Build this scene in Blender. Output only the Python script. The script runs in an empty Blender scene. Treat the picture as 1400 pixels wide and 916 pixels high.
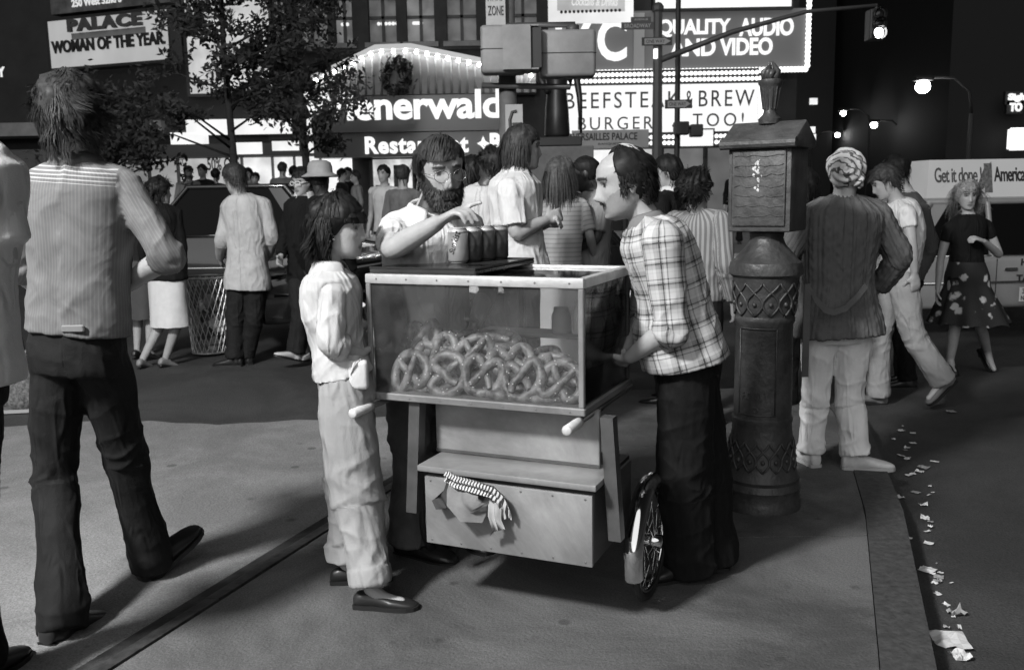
import bpy, bmesh, math, random
import numpy as np
from mathutils import Vector, Matrix

R = math.radians
rng = np.random.RandomState(7)
random.seed(7)
sc = bpy.context.scene
col = sc.collection

# ------------------------------------------------------------------ camera
FPX, PITCH, ROLL, EYE = 1250.0, 8.8, 1.0, 1.53
cd = bpy.data.cameras.new("camera")
cd.sensor_width = 36.0
cd.lens = FPX * 36.0 / 1400.0
cd.clip_start = 0.05
cd.clip_end = 2000
cd.dof.use_dof = True
cd.dof.focus_distance = 3.7
cd.dof.aperture_fstop = 5.6
camo = bpy.data.objects.new("camera", cd)
col.objects.link(camo)
_p, _r = R(PITCH), R(ROLL)
FW = Vector((0, math.cos(_p), -math.sin(_p)))
_right = Vector((1, 0, 0))
_up = _right.cross(FW)
CR = _right * math.cos(_r) - _up * math.sin(_r)
CU = _right * math.sin(_r) + _up * math.cos(_r)
camo.matrix_world = Matrix(((CR.x, CU.x, -FW.x, 0), (CR.y, CU.y, -FW.y, 0), (CR.z, CU.z, -FW.z, EYE), (0, 0, 0, 1)))
sc.camera = camo
CO = Vector((0, 0, EYE))


def ray(px, py):
    return FW + CR * ((px - 700.0) / FPX) + CU * ((458.0 - py) / FPX)


def P(px, py, Y):
    d = ray(px, py)
    return CO + d * (Y / d.y)


def G(px, py, z=0.0):
    d = ray(px, py)
    return CO + d * ((z - EYE) / d.z)


# ------------------------------------------------------------------ world, sun, exposure
w = bpy.data.worlds.new("World")
sc.world = w
w.use_nodes = True
nt = w.node_tree
bg = nt.nodes["Background"]
sky = nt.nodes.new("ShaderNodeTexSky")
sky.sky_type = 'NISHITA'
sky.sun_disc = False
sky.sun_elevation = R(4)
sky.sun_rotation = R(193)
bw = nt.nodes.new("ShaderNodeRGBToBW")          # black-and-white film
nt.links.new(sky.outputs[0], bw.inputs[0])
nt.links.new(bw.outputs[0], bg.inputs[0])
bg.inputs[1].default_value = 0.008

sd = bpy.data.lights.new("sun", 'SUN')
sd.energy = 0.72
sd.angle = R(70)
so = bpy.data.objects.new("sun", sd)
col.objects.link(so)
# low, from the left and behind the camera, where the bright signs of the square stand
so.rotation_euler = Vector((0.18, 0.80, -0.55)).to_track_quat('-Z', 'Y').to_euler()

vs = sc.view_settings
vs.view_transform = 'Standard'
vs.look = 'None'
vs.exposure = 0.65
vs.gamma = 1.0
vs.use_curve_mapping = False
sc.cycles.max_bounces = 6
sc.cycles.transparent_max_bounces = 12
sc.cycles.caustics_reflective = False
sc.cycles.caustics_refractive = False
sc.cycles.use_denoising = True
sc.cycles.sample_clamp_indirect = 3.0

# ------------------------------------------------------------------ helpers
MATS = {}


def _nodes(name):
    m = bpy.data.materials.new(name)
    m.use_nodes = True
    t = m.node_tree
    return m, t, t.nodes["Principled BSDF"]


def g3(v):
    return (v, v, v, 1.0)


def M(name, v=0.3, rough=0.6, noise=None, bump=None, metal=0.0, spec=0.5, coat=0.0, attr=None, wrinkle=0.0, stain=0.0, gum=0.0):
    """grey procedural material: noise=(scale, amount) mottles it, bump=(scale, strength)"""
    if name in MATS:
        return MATS[name]
    m, t, b = _nodes(name)
    L = t.links.new
    b.inputs["Roughness"].default_value = rough
    b.inputs["Metallic"].default_value = metal
    b.inputs["Specular IOR Level"].default_value = spec
    b.inputs["Coat Weight"].default_value = coat
    b.inputs["Base Color"].default_value = g3(v)
    tc = t.nodes.new("ShaderNodeTexCoord")
    out = None
    if noise:
        n = t.nodes.new("ShaderNodeTexNoise")
        n.inputs["Scale"].default_value = noise[0]
        n.inputs["Detail"].default_value = 7
        n.inputs["Roughness"].default_value = 0.62
        L(tc.outputs["Object"], n.inputs["Vector"])
        r = t.nodes.new("ShaderNodeMapRange")
        r.inputs[1].default_value = 0.3
        r.inputs[2].default_value = 0.7
        r.inputs[3].default_value = v * (1 - noise[1])
        r.inputs[4].default_value = v * (1 + noise[1])
        L(n.outputs["Fac"], r.inputs[0])
        out = r.outputs[0]
        L(out, b.inputs["Base Color"])
    if attr:
        a = t.nodes.new("ShaderNodeAttribute")
        a.attribute_name = attr
        mul = t.nodes.new("ShaderNodeMath")
        mul.operation = 'MULTIPLY'
        L(a.outputs["Fac"], mul.inputs[0])
        if out:
            L(out, mul.inputs[1])
        else:
            mul.inputs[1].default_value = v
        L(mul.outputs[0], b.inputs["Base Color"])
    if bump:
        n2 = t.nodes.new("ShaderNodeTexNoise")
        n2.inputs["Scale"].default_value = bump[0]
        n2.inputs["Detail"].default_value = 5
        L(tc.outputs["Object"], n2.inputs["Vector"])
        bp = t.nodes.new("ShaderNodeBump")
        bp.inputs["Strength"].default_value = bump[1]
        bp.inputs["Distance"].default_value = 0.01
        L(n2.outputs["Fac"], bp.inputs["Height"])
        L(bp.outputs[0], b.inputs["Normal"])
        if wrinkle:
            au = t.nodes.new("ShaderNodeAttribute")
            au.attribute_name = "gu"
            av = t.nodes.new("ShaderNodeAttribute")
            av.attribute_name = "gv"
            cb = t.nodes.new("ShaderNodeCombineXYZ")
            for a_, sc_, i_ in ((au, 17.0, 0), (av, 5.0, 1)):
                mm = t.nodes.new("ShaderNodeMath")
                mm.operation = 'MULTIPLY'
                mm.inputs[1].default_value = sc_
                L(a_.outputs["Fac"], mm.inputs[0])
                L(mm.outputs[0], cb.inputs[i_])
            nf = t.nodes.new("ShaderNodeTexNoise")
            nf.noise_type = 'RIDGED_MULTIFRACTAL'
            nf.inputs["Scale"].default_value = 1.0
            nf.inputs["Detail"].default_value = 2.5
            nf.inputs["Distortion"].default_value = 1.2
            L(cb.outputs[0], nf.inputs["Vector"])
            bf = t.nodes.new("ShaderNodeBump")
            bf.inputs["Strength"].default_value = wrinkle * 5.5
            bf.inputs["Distance"].default_value = 0.03
            L(nf.outputs["Fac"], bf.inputs["Height"])
            n3 = t.nodes.new("ShaderNodeTexNoise")
            n3.inputs["Scale"].default_value = 9
            n3.inputs["Detail"].default_value = 3
            n3.inputs["Distortion"].default_value = 1.6
            mp = t.nodes.new("ShaderNodeMapping")
            mp.inputs["Scale"].default_value = (1.3, 1.3, .75)
            L(tc.outputs["Object"], mp.inputs["Vector"])
            L(mp.outputs[0], n3.inputs["Vector"])
            b3 = t.nodes.new("ShaderNodeBump")
            b3.inputs["Strength"].default_value = wrinkle
            b3.inputs["Distance"].default_value = 0.05
            L(n3.outputs["Fac"], b3.inputs["Height"])
            L(bf.outputs[0], b3.inputs["Normal"])
            L(b3.outputs[0], bp.inputs["Normal"])
    if stain:
        n4 = t.nodes.new("ShaderNodeTexNoise")
        n4.inputs["Scale"].default_value = .9
        n4.inputs["Detail"].default_value = 9
        n4.inputs["Roughness"].default_value = .7
        n4.inputs["Distortion"].default_value = .6
        L(tc.outputs["Object"], n4.inputs["Vector"])
        r4 = t.nodes.new("ShaderNodeMapRange")
        r4.inputs[1].default_value = .42
        r4.inputs[2].default_value = .62
        r4.inputs[3].default_value = 1 - stain
        r4.inputs[4].default_value = 1.1
        L(n4.outputs["Fac"], r4.inputs[0])
        if gum:
            vo = t.nodes.new("ShaderNodeTexVoronoi")
            vo.inputs["Scale"].default_value = gum
            L(tc.outputs["Object"], vo.inputs["Vector"])
            lt = t.nodes.new("ShaderNodeMapRange")
            sz = t.nodes.new("ShaderNodeSeparateColor")
            L(vo.outputs["Color"], sz.inputs[0])
            th_ = t.nodes.new("ShaderNodeMapRange")
            th_.inputs[1].default_value = .45
            th_.inputs[2].default_value = 1.0
            th_.inputs[3].default_value = .0
            th_.inputs[4].default_value = .12
            L(sz.outputs[0], th_.inputs[0])
            L(th_.outputs[0], lt.inputs[1])
            lt.inputs[2].default_value = .13
            lt.inputs[3].default_value = .55
            lt.inputs[4].default_value = 1.0
            L(vo.outputs["Distance"], lt.inputs[0])
            mg = t.nodes.new("ShaderNodeMath")
            mg.operation = 'MULTIPLY'
            L(lt.outputs[0], mg.inputs[0])
            L(out, mg.inputs[1])
            out = mg.outputs[0]
        ml = t.nodes.new("ShaderNodeMath")
        ml.operation = 'MULTIPLY'
        L(r4.outputs[0], ml.inputs[0])
        L(out, ml.inputs[1])
        L(ml.outputs[0], b.inputs["Base Color"])
    MATS[name] = m
    return m


EMS = 0.60      # emission in step with the exposure


def EM(name, strength, v=1.0, noise=None):
    if name in MATS:
        return MATS[name]
    strength = strength * EMS
    m, t, b = _nodes(name)
    b.inputs["Base Color"].default_value = g3(0.12)
    b.inputs["Emission Color"].default_value = g3(v)
    b.inputs["Emission Strength"].default_value = strength
    if noise:
        tc = t.nodes.new("ShaderNodeTexCoord")
        n = t.nodes.new("ShaderNodeTexNoise")
        n.inputs["Scale"].default_value = noise[0]
        n.inputs["Detail"].default_value = 4
        t.links.new(tc.outputs["Object"], n.inputs["Vector"])
        r = t.nodes.new("ShaderNodeMapRange")
        r.inputs[1].default_value = 0.3
        r.inputs[2].default_value = 0.7
        r.inputs[3].default_value = strength * (1 - noise[1])
        r.inputs[4].default_value = strength * (1 + noise[1])
        t.links.new(n.outputs["Fac"], r.inputs[0])
        t.links.new(r.outputs[0], b.inputs["Emission Strength"])
    MATS[name] = m
    return m


def link(o, parent=None):
    col.objects.link(o)
    if parent is not None:
        o.parent = parent
    return o


def tag(o, label=None, cat=None, group=None, kind=None):
    if label:
        o["label"] = label
    if cat:
        o["category"] = cat
    if group:
        o["group"] = group
    if kind:
        o["kind"] = kind
    return o


def thing(name, label, cat, loc=(0, 0, 0), rz=0.0, group=None):
    o = bpy.data.objects.new(name, None)
    o.empty_display_size = 0.1
    o.location = loc
    o.rotation_euler = (0, 0, rz)
    link(o)
    return tag(o, label, cat, group)


class MB:
    """collects shapes, then becomes ONE mesh object"""

    def __init__(s):
        s.v, s.f, s.mi, s.cur = [], [], [], 0

    def add(s, vs, fs):
        n = len(s.v)
        s.v.extend([tuple(x) for x in vs])
        for f in fs:
            s.f.append(tuple(i + n for i in f))
            s.mi.append(s.cur)
        return s

    def box(s, x0, x1, y0, y1, z0, z1, mat=None):
        vs = [Vector(p) for p in ((x0, y0, z0), (x1, y0, z0), (x1, y1, z0), (x0, y1, z0), (x0, y0, z1), (x1, y0, z1), (x1, y1, z1), (x0, y1, z1))]
        if mat is not None:
            vs = [mat @ p for p in vs]
        return s.add(vs, [(0, 3, 2, 1), (4, 5, 6, 7), (0, 1, 5, 4), (1, 2, 6, 5), (2, 3, 7, 6), (3, 0, 4, 7)])

    def bbox(s, x0, x1, y0, y1, z0, z1, bev=0.01, seg=2, mat=None):
        bm = bmesh.new()
        bmesh.ops.create_cube(bm, size=1)
        for q in bm.verts:
            q.co = Vector((x0 + (q.co.x + .5) * (x1 - x0), y0 + (q.co.y + .5) * (y1 - y0), z0 + (q.co.z + .5) * (z1 - z0)))
        bmesh.ops.bevel(bm, geom=bm.edges[:], offset=bev, segments=seg, affect='EDGES', profile=0.5)
        bm.verts.ensure_lookup_table()
        vs = [q.co.copy() for q in bm.verts]
        if mat is not None:
            vs = [mat @ p for p in vs]
        fs = [[q.index for q in f.verts] for f in bm.faces]
        bm.free()
        return s.add(vs, fs)

    def prism(s, poly, d0, d1, mat=None, bev=0.0, seg=2):
        """poly in (x, z), extruded along y from d0 to d1"""
        if bev:
            bm = bmesh.new()
            a = [bm.verts.new((x, d0, z)) for x, z in poly]
            b = [bm.verts.new((x, d1, z)) for x, z in poly]
            n = len(poly)
            bm.faces.new(a)
            bm.faces.new(b[::-1])
            for i in range(n):
                bm.faces.new((a[i], b[i], b[(i + 1) % n], a[(i + 1) % n]))
            bmesh.ops.recalc_face_normals(bm, faces=bm.faces[:])
            bmesh.ops.bevel(bm, geom=bm.edges[:], offset=bev, segments=seg, affect='EDGES', profile=0.5)
            bm.verts.index_update()
            vs = [q.co.copy() for q in bm.verts]
            fs = [[q.index for q in f.verts] for f in bm.faces]
            bm.free()
        else:
            n = len(poly)
            vs = [Vector((x, d0, z)) for x, z in poly] + [Vector((x, d1, z)) for x, z in poly]
            fs = [tuple(range(n)), tuple(range(2 * n - 1, n - 1, -1))]
            fs += [(i, i + n, (i + 1) % n + n, (i + 1) % n) for i in range(n)]
        if mat is not None:
            vs = [mat @ p for p in vs]
        return s.add(vs, fs)

    def tube(s, pts, r, n=8, closed=False, caps=True):
        pts = [Vector(p) for p in pts]
        rs = r if isinstance(r, (list, tuple, np.ndarray)) else [r] * len(pts)
        k = len(pts)
        t0 = (pts[1] - pts[0]).normalized()
        a = t0.orthogonal().normalized()
        vs = []
        for i in range(k):
            if closed:
                t = (pts[(i + 1) % k] - pts[i - 1]).normalized()
            else:
                t = (pts[min(i + 1, k - 1)] - pts[max(i - 1, 0)]).normalized()
            a = (a - t * a.dot(t)).normalized()
            b = t.cross(a)
            for j in range(n):
                th = 2 * math.pi * j / n
                vs.append(pts[i] + (a * math.cos(th) + b * math.sin(th)) * rs[i])
        fs = []
        for i in range(k if closed else k - 1):
            for j in range(n):
                i2 = (i + 1) % k
                fs.append((i * n + j, i * n + (j + 1) % n, i2 * n + (j + 1) % n, i2 * n + j))
        if caps and not closed:
            fs.append(tuple(range(n - 1, -1, -1)))
            fs.append(tuple(range((k - 1) * n, k * n)))
        return s.add(vs, fs)

    def lathe(s, prof, n=32, mat=None, cap=True):
        vs, fs = [], []
        for r, z in prof:
            for j in range(n):
                th = 2 * math.pi * j / n
                vs.append(Vector((r * math.cos(th), r * math.sin(th), z)))
        k = len(prof)
        for i in range(k - 1):
            for j in range(n):
                fs.append((i * n + j, i * n + (j + 1) % n, (i + 1) * n + (j + 1) % n, (i + 1) * n + j))
        if cap:
            fs.append(tuple(range(n - 1, -1, -1)))
            fs.append(tuple(range((k - 1) * n, k * n)))
        if mat is not None:
            vs = [mat @ p for p in vs]
        return s.add(vs, fs)

    def ball(s, c, r, nu=10, nv=6, sc3=(1, 1, 1)):
        prof = [(math.sin(math.pi * i / nv) * 1.0, -math.cos(math.pi * i / nv)) for i in range(nv + 1)]
        prof[0] = (0.02, -1)
        prof[-1] = (0.02, 1)
        c = Vector(c)
        m = Matrix.Translation(c) @ Matrix.Diagonal((r * sc3[0], r * sc3[1], r * sc3[2], 1))
        return s.lathe(prof, nu, m)

    def obj(s, name, mat, parent=None, smooth=False, auto=None):
        me = bpy.data.meshes.new(name)
        me.from_pydata(s.v, [], s.f)
        mats = mat if isinstance(mat, (list, tuple)) else [mat]
        for m in mats:
            me.materials.append(m)
        if len(mats) > 1:
            me.polygons.foreach_set("material_index", s.mi)
        me.update()
        if smooth:
            me.polygons.foreach_set("use_smooth", [True] * len(me.polygons))
            if auto:
                me.set_sharp_from_angle(angle=R(auto))
        o = bpy.data.objects.new(name, me)
        return link(o, parent)


TMP = bpy.data.scenes.new("tmp")
TVL = TMP.view_layers[0]


def text_mesh(s, bold=0.0, extrude=0.0, spacing=1.0, shear=0.0, res=4):
    cu = bpy.data.curves.new("t", 'FONT')
    cu.body = s
    cu.size = 1.0
    cu.offset = bold
    cu.extrude = extrude
    cu.space_character = spacing
    cu.shear = shear
    cu.resolution_u = res
    cu.align_x = 'LEFT'
    o = bpy.data.objects.new("t", cu)
    TMP.collection.objects.link(o)
    TVL.update()
    TDG = TVL.depsgraph
    me = bpy.data.meshes.new_from_object(o.evaluated_get(TDG), depsgraph=TDG)
    bpy.data.objects.remove(o)
    bpy.data.curves.remove(cu)
    return me


def lettering(name, s, x, z, wid, hei, mat, parent, y=-0.01, depth=0.01, bold=0.02, spacing=1.0, frame=None, shear=0.0):
    """text fitted into a box wid x hei whose lower left corner is (x, z) in the parent's XZ plane, facing -Y"""
    me = text_mesh(s, bold, 0.5, spacing, shear)
    n = len(me.vertices)
    co = np.empty(n * 3)
    me.vertices.foreach_get("co", co)
    co = co.reshape(-1, 3)
    lo, hi = co.min(0), co.max(0)
    q = np.empty_like(co)
    q[:, 0] = x + (co[:, 0] - lo[0]) / (hi[0] - lo[0]) * wid
    q[:, 2] = z + (co[:, 1] - lo[1]) / (hi[1] - lo[1]) * hei
    q[:, 1] = y - (co[:, 2] - lo[2]) / max(hi[2] - lo[2], 1e-6) * depth
    if frame is not None:
        q = np.array([frame @ Vector(p) for p in q])
    me.vertices.foreach_set("co", q.ravel())
    me.materials.clear()
    me.materials.append(mat)
    me.update()
    me.name = name
    o = bpy.data.objects.new(name, me)
    return link(o, parent)


def gz(x, y):
    """height of the street"""
    def ss(a, b, t):
        t = min(max((t - a) / (b - a), 0), 1)
        return t * t * (3 - 2 * t)
    z = -0.02 - 0.10 * ss(0.9, 1.7, x) * (1 - ss(9.5, 14, y))
    z += 0.16 * ss(11, 17.5, y)
    return z


def vnoise(p, seed=0):
    p = np.asarray(p, float) + seed * 17.31
    i = np.floor(p).astype(np.int64)
    f = p - i
    f = f * f * (3 - 2 * f)

    def h(a, b, c):
        n = (a * 374761393 + b * 668265263 + c * 2147483647 + seed * 1274126177) & 0xFFFFFFFF
        n = ((n ^ (n >> 13)) * 1274126177) & 0xFFFFFFFF
        n = (n ^ (n >> 16)) & 0xFFFF
        return n / 32767.5 - 1.0
    r = 0
    for dx in (0, 1):
        for dy in (0, 1):
            for dz in (0, 1):
                wgt = (f[:, 0] if dx else 1 - f[:, 0]) * (f[:, 1] if dy else 1 - f[:, 1]) * (f[:, 2] if dz else 1 - f[:, 2])
                r = r + wgt * h(i[:, 0] + dx, i[:, 1] + dy, i[:, 2] + dz)
    return r


def copy_tree(o, parent=None):
    c = o.copy()
    col.objects.link(c)
    if parent is not None:
        c.parent = parent
    for ch in o.children:
        copy_tree(ch, c)
    return c

# ------------------------------------------------------------------ materials of the setting
ASPHALT = M("asphalt", 0.050, 0.75, (120, 0.5), (90, 0.6), stain=.35)
CONC = M("concrete", 0.115, 0.8, (150, 0.42), (70, 0.5), stain=.5, gum=5.0)
CROSS = M("worn_crossing", 0.215, 0.85, (150, 0.38), (80, 0.5), stain=.3, gum=4.0)
GRANITE = M("kerb_granite", 0.055, 0.7, (30, 0.4), (60, 0.4))
STEEL = M("kerb_steel", 0.07, 0.45, (20, 0.5), (50, 0.3), metal=0.4)
BLACK = M("black_paint", 0.015, 0.5)
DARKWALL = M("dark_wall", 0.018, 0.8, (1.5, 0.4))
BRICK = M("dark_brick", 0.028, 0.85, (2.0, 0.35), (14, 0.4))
STONE = M("pale_stone", 0.16, 0.8, (3, 0.3), (20, 0.3))
TRIM = M("dark_trim", 0.02, 0.5)
BULBX = 0
GREYMET = M("grey_metal", 0.16, 0.5, (8, 0.2))
CHROME = M("chrome", 0.75, 0.08, metal=1.0)
WINDARK = M("dark_window", 0.006, 0.12, spec=0.06)
LIT = EM("lit_window", 1.0, noise=(0.9, 0.35))
LITDIM = EM("dim_window", 0.22, noise=(2.2, 0.5))
BULB = EM("bulb", 40.0)
NEON = EM("neon_letter", 1.15)
SIGNLIT = EM("lit_sign_face", .95, noise=(1.2, 0.15))

# ------------------------------------------------------------------ road
xs = [-500, -120, -50, -25, -14] + list(np.arange(-10, 10.01, 0.4)) + [14, 25, 50, 120, 500]
ys = [-120, -40, -15, -6] + list(np.arange(-2, 20.01, 0.5)) + [26, 40, 80, 200, 700]
mb = MB()
mb.add([(x, y, gz(x, y)) for y in ys for x in xs],
       [(j * len(xs) + i, j * len(xs) + i + 1, (j + 1) * len(xs) + i + 1, (j + 1) * len(xs) + i) for j in range(len(ys) - 1) for i in range(len(xs) - 1)])
tag(mb.obj("road", ASPHALT, smooth=True), kind="structure")


def xl(y):
    return -1.35 + (y - 2.81) * 0.383


def xr(y):
    return float(np.interp(y, [-8, 1.3, 2.72, 4.17, 5.9, 7.2], [-1.6, 0.82, 1.34, 1.85, 2.34, 2.6]))


def cut(y):  # rounded far end
    return 0.0 if y < 6.2 else 0.75 * (1 - math.sqrt(max(0, 1 - ((y - 6.2) / 0.8) ** 2)))


mb = MB()
nx = 90
xx0 = np.linspace(-9.5, xl(6.3) - .14, nx)
top_ = 6.3 + .10 * vnoise(np.stack([xx0 * 1.3, xx0 * 0, xx0 * 0], 1), 3) + .07 * vnoise(np.stack([xx0 * 6, xx0 * 0, xx0 * 0 + 5], 1), 4)
poly = [(x, min(y, 6.6)) for x, y in zip(xx0, top_)] + [(xl(y) - .13, y) for y in (5, 3, 1, -1, -4)] + [(-9.5, -4)]
mb.add([(x, y, gz(-2, 2) + 0.004) for x, y in poly], [tuple(range(len(poly)))[::-1]])
tag(mb.obj("crossing", CROSS), kind="structure")

pav = bpy.data.objects.new("pavement", None)
link(pav)
tag(pav, kind="structure")
bounds = [-6.6, -5.12, -3.62, -2.12, -0.62, 0.88, 2.38, 3.88, 5.38, 6.3, 6.98]
for a, b in zip(bounds[:-1], bounds[1:]):
    for side in (0,):
        n = 8
        yy = np.linspace(a + 0.006, b - 0.006, n)
        if side == 0:
            p = [(xl(y) + 0.01 + cut(y), y) for y in yy] + [(xr(y) - 0.184 - cut(y), y) for y in yy[::-1]]
        else:
            p = [((xl(y) + xr(y)) * 0.5 + 0.006, y) for y in yy] + [(xr(y) - 0.184 - cut(y), y) for y in yy[::-1]]
        m_ = MB()
        k = len(p)
        m_.add([(x, y, -0.09) for x, y in p] + [(x, y, 0.0) for x, y in p],
               [tuple(range(k)), tuple(range(2 * k - 1, k - 1, -1))] + [(i, (i + 1) % k, (i + 1) % k + k, i + k) for i in range(k)])
        m_.obj("slab", CONC, pav)
kb = list(np.arange(-6.6, 6.2, 1.42)) + [6.3, 6.98]
for a, b in zip(kb[:-1], kb[1:]):
    yy = np.linspace(a + 0.004, b - 0.004, 6)
    p = [(xr(y) - 0.18 - cut(y), y) for y in yy] + [(xr(y) - cut(y) + 0.0, y) for y in yy[::-1]]
    m_ = MB()
    k = len(p)
    m_.add([(x, y, -0.2) for x, y in p] + [(x, y, 0.004) for x, y in p],
           [tuple(range(k)), tuple(range(2 * k - 1, k - 1, -1))] + [(i, (i + 1) % k, (i + 1) % k + k, i + k) for i in range(k)])
    m_.obj("kerb_stone", GRANITE, pav)
for a, b in zip(kb[:-1], kb[1:]):
    m_ = MB()
    q = [(xl(a) - 0.055, a + .004), (xl(a), a + .004), (xl(b), b - .004), (xl(b) - 0.055, b - .004)]
    m_.add([(x, y, -0.2) for x, y in q] + [(x, y, 0.006) for x, y in q], [(3, 2, 1, 0), (4, 5, 6, 7), (0, 1, 5, 4), (1, 2, 6, 5), (2, 3, 7, 6), (3, 0, 4, 7)])
    m_.obj("kerb_edge", STEEL, pav)
m_ = MB()
gy = [-6, 0, 6.3]
m_.add([(xl(y) - 0.14, y, -0.013) for y in gy] + [(xl(y) - 0.055, y, -0.013) for y in gy], [(0, 3, 4, 1), (1, 4, 5, 2)])
m_.obj("gutter", M("gutter_dark", 0.035, 0.7, (12, 0.6), (40, 0.5)), pav)  # plain dark strip along the kerb edge

# far pavement in front of the buildings
far = MB()
far.box(-40, 24, 17.6, 31, -0.3, 0.30)
tag(far.obj("far_pavement", M("far_concrete", 0.10, 0.8, (2, 0.3))), kind="structure")


# ------------------------------------------------------------------ sign helper
def sign(name, label, cat, x0, y0, x1, y1, Y, yaw=0.0, group=None):
    """thing whose local XZ plane is a pixel rectangle's size at depth Y; returns it with width and height in metres"""
    a, b = P(x0, (y0 + y1) / 2, Y), P(x1, (y0 + y1) / 2, Y)
    c, d = P((x0 + x1) / 2, y0, Y), P((x0 + x1) / 2, y1, Y)
    W, H = b.x - a.x, c.z - d.z
    t = thing(name, label, cat, ((a.x + b.x) / 2 - W / 2 * math.cos(yaw), Y - W / 2 * math.sin(yaw), d.z), yaw, group)
    return t, W, H


def frame_boxes(W, H, th, y0, y1):
    m = MB()
    m.box(-th, W + th, y0, y1, -th, 0).box(-th, W + th, y0, y1, H, H + th).box(-th, 0, y0, y1, 0, H).box(W, W + th, y0, y1, 0, H)
    return m


def bulbs(m, pts, r):
    for p in pts:
        m.ball(p, r, 6, 4)
    return m


def row(a, b, n):
    a, b = Vector(a), Vector(b)
    return [a.lerp(b, (i + 0.5) / n) for i in range(n)]


# ------------------------------------------------------------------ Palace theatre, far left
def bld(name, label, x0, x1, Y, ztop, depth, mat, zb=0.29):
    X0, X1 = P(x0, 260, Y).x, P(x1, 260, Y).x
    t = thing(name, label, "building", ((X0 + X1) / 2, Y, zb))
    h = (X1 - X0) / 2
    return t, h, MB()


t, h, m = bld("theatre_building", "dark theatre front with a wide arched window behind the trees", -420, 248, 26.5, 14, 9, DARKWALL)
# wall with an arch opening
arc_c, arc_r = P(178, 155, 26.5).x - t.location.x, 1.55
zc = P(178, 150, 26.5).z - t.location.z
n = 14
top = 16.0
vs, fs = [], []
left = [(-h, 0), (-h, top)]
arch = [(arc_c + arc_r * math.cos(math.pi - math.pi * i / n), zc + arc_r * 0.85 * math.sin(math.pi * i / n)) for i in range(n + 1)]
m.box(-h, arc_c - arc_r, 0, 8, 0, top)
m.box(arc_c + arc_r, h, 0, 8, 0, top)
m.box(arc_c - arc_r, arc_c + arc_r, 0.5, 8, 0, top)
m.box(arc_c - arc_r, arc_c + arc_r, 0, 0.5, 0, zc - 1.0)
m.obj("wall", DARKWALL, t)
m = MB()
for i in range(n):
    (xa, za), (xb, zb_) = arch[i], arch[i + 1]
    m.add([(xa, 0.0, za), (xb, 0.0, zb_), (xb, 0.0, top), (xa, 0.0, top), (xa, 0.5, za), (xb, 0.5, zb_), (xb, .5, top), (xa, .5, top)],
          [(0, 1, 2, 3), (0, 4, 5, 1), (3, 2, 6, 7)])
m.obj("arch_wall", DARKWALL, t)
m = MB()
m.tube([(x, -0.06, z) for x, z in arch], 0.09, 6)
m.obj("arch_moulding", STONE, t, True)
m = MB()
m.box(arc_c - arc_r + .05, arc_c + arc_r - .05, 0.40, 0.44, zc - 1, zc + arc_r)
win = m.obj("window", WINDARK, t)
m = MB()
for k in range(5):
    xk = arc_c - arc_r + (k + 1) * arc_r / 3
    m.box(xk - .03, xk + .03, 0.3, 0.39, zc - 1, zc + arc_r * .8)
m.box(arc_c - arc_r, arc_c + arc_r, .3, .385, zc - .1, zc - .02)
m.obj("window_bars", GREYMET, win)
m = MB()
m.box(arc_c - .25, arc_c + .05, 0.30, 0.33, zc - .35, zc + .55)
m.obj("lit_curtain", LITDIM, win)
m = MB()
for k in range(17):
    m.ball((arc_c - arc_r + .1 + k * arc_r / 8.3, -0.05, zc - 0.78), 0.05, 6, 4)
tag(m.obj("cornice_lights", EM("faint_bulb", 0.6), t), kind="stuff")
m = MB()
m.box(-h + 4, h, -1.2, 0.0, 3.0, 3.35)
m.obj("canopy", M("canopy_cloth", 0.22, 0.8, (2, 0.3)), t)
m = MB()
m.box(-h + 1, h, -0.03, 0.0, 0.3, 2.7)
m.obj("shopfront", M("dark_shop", 0.05, 0.2, (3, .5)), t)

# the marquee: white panel with the title
t, W, H = sign("theatre_marquee", "white theatre marquee reading Palace Woman of the Year", "sign", 44, 22, 250, 88, 25.0, R(-20))
MARQ = EM("marquee_face", 0.42, noise=(1.0, 0.12))
m = MB(); m.box(0, W, 0, 0.35, 0, H); m.obj("panel", MARQ, t)
frame_boxes(W, H, 0.07, -0.03, 0.38).obj("frame", TRIM, t)
DK = M("marquee_letter", 0.015, 0.6)
lettering("lettering", "WOMAN OF THE YEAR", W * .03, H * .30, W * .94, H * .27, DK, t, -.03, .04, .035)
lettering("lettering", "PALACE", W * .19, H * .72, W * .62, H * .27, M("palace_letter", 0.07, .5), t, -.03, .08, .05, 1.15)
m = MB(); m.box(W * .2, W * .82, -.012, -.004, H * .56, H * .70); m.obj("grey_band", M("band_grey", .25), t)
t2, W2, H2 = sign("street_address_board", "dark board with white numerals 250 West 52nd above the marquee", "sign", 44, -40, 250, 14, 25.0, R(-20))
m = MB(); m.box(0, W2, 0, .35, 0.03, H2); m.obj("panel", M("board_dark", .10, .6, (2.5, .7)), t2)
lettering("lettering", "250 West 52nd S", W2 * .19, H2 * .16, W2 * .42, H2 * .2, EM("board_letter", .75), t2, -.005, .02, .02)
t3, W3, H3 = sign("corner_neon_letter", "single white neon letter Y on the dark wall", "sign", -12, 92, 8, 106, 24.5)
m = MB(); m.box(-.4, W3 * .3, .05, .1, -.05, H3 + .05); m.obj("backing", TRIM, t3)
lettering("lettering", "Y", W3 * .45, 0, W3 * .5, H3, EM("neon_y", .9), t3, -.0, .03, .03)

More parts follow.
